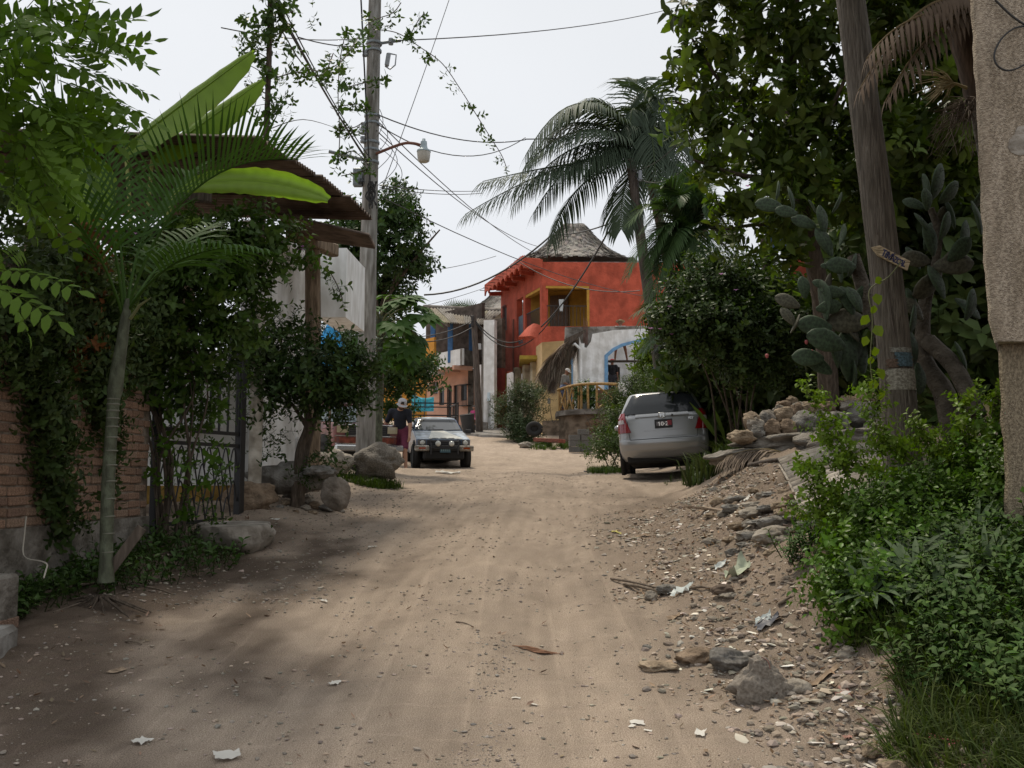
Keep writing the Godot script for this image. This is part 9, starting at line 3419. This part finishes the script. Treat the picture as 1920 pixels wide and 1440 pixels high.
	var zones := [
		["road_gravel","small loose stones scattered over the dirt road",-3.2,2.4,3.9,24.0,21000,0.0025,0.015,0],
		["rubble_gravel","dense gravel and rubble on the slope beside the road",0.75,3.0,4.5,13.5,22000,0.004,0.03,1],
		["centre_gravel","strip of dark gravel along the middle of the road",-0.35,0.15,4.6,9.0,700,0.004,0.014,2],
		["verge_gravel","stones and grit along the verge below the rocks",-3.4,-1.5,8.0,17.0,2600,0.005,0.02,3]]
	for z in zones:
		t = thing(z[0],z[1],"gravel",Vector3(0,0,0))
		t.set_meta("kind","stuff")
		var sets := [[],[],[]]
		for i in int(z[6]):
			var d: float = z[4]+(z[5] - z[4])*pow(rng.randf(),1.5)
			var x := rng.randf_range(z[2],z[3])
			if z[9] == 1:
				if rng.randf() > smoothstep(0.7,1.5,x+hn.get_noise_2d(x*0.6,d*0.6)*0.6): continue
				if rng.randf() > 0.45+hn.get_noise_2d(x*0.9+40,d*0.9)*1.2: continue
			if z[9] == 2:
				x = -0.12+rng.randfn()*0.10+(d - 6.0)*0.01
				if hn.get_noise_2d(3.0,d*0.8) < -0.1: continue
			if z[9] == 0 and hn.get_noise_2d(x*0.7,d*0.7+90) < -0.15: continue
			var g: float = z[7]+(z[8] - z[7])*pow(rng.randf(),5.0)
			var b := Basis(rand_dir(rng),rng.randf()*TAU).scaled(Vector3(g*rng.randf_range(0.8,1.6),g*rng.randf_range(0.4,0.8),g*rng.randf_range(0.8,1.4)))
			sets[i % 3].append(Transform3D(b,Vector3(x,gh(x,d)+relief(x,d)+g*0.2,-d)))
		for k in 3:
			many("gravel",rock_shape(600+k,0.55,0,0.8,true),pm if z[9] != 2 else mt("dark_pebble",Color(0.22,0.19,0.16),0.95,{"vc": true}),t,sets[k],0.45,k+int(z[6]))
	# pale chips of plaster, wood and paper in the rubble
	t = thing("rubble_chips","pale chips of plaster and wood strewn through the rubble","debris",Vector3.ZERO)
	t.set_meta("kind","stuff")
	var cx := []
	for i in 5200:
		var d := 4.4+8.6*pow(rng.randf(),1.2)
		var x := rng.randf_range(0.8,3.0)
		if rng.randf() > smoothstep(0.8,1.6,x+hn.get_noise_2d(x*0.8,d*0.8)*0.8)*(0.5+hn.get_noise_2d(x*1.3+7,d*1.3)): continue
		var g := 0.006+0.03*pow(rng.randf(),3.0)
		cx.append(Transform3D(look_basis(Vector3(rng.randf_range(-0.4,0.4),1,rng.randf_range(-0.4,0.4)),rng.randf()*TAU).scaled(Vector3.ONE)*Basis.from_scale(Vector3(g*rng.randf_range(0.6,2.0),g*0.2,g)),Vector3(x,gh(x,d)+relief(x,d)+0.004,-d)))
	many("chips",rock_shape(620,0.6,0,0.9,true),mt("pale_chip",Color(0.55,0.50,0.43),0.95,{"vc": true}),t,cx,0.4,12)
	# dry leaves, chips and husks lying in the rubble
	var lf := Shape.new()
	lf.leaf(Vector3.ZERO,Vector3(0,0,1),Vector3.UP,0.075,0.032,0.5,-0.4)
	t = thing("leaf_litter","dry leaves, chips and husks strewn over the verges","leaf litter",Vector3.ZERO)
	t.set_meta("kind","stuff")
	var xf := []
	for i in 5200:
		var d := 3.9+10.0*pow(rng.randf(),1.3)
		var x := rng.randf_range(0.8,2.9) if i % 7 else rng.randf_range(-3.6,-1.6)
		if i % 40 == 0: x = rng.randf_range(-2.0,1.0)
		elif rng.randf() > (smoothstep(0.8,1.7,x+hn.get_noise_2d(x*0.8,d*0.8)*0.8) if x > 0 else smoothstep(-1.6,-3.0,x)): continue
		xf.append(Transform3D(look_basis(Vector3(rng.randf_range(-0.5,0.5),1,rng.randf_range(-0.5,0.5)),rng.randf()*TAU)*rng.randf_range(0.2,0.75),Vector3(x,gh(x,d)+relief(x,d)+0.006,-d)))
	many("dry_leaves",lf,mt("dry_leaf",Color(0.22,0.155,0.105),0.9,{"vc": true,"back": Color(1,0.8,0.5)*0.2}),t,xf,0.5,8)
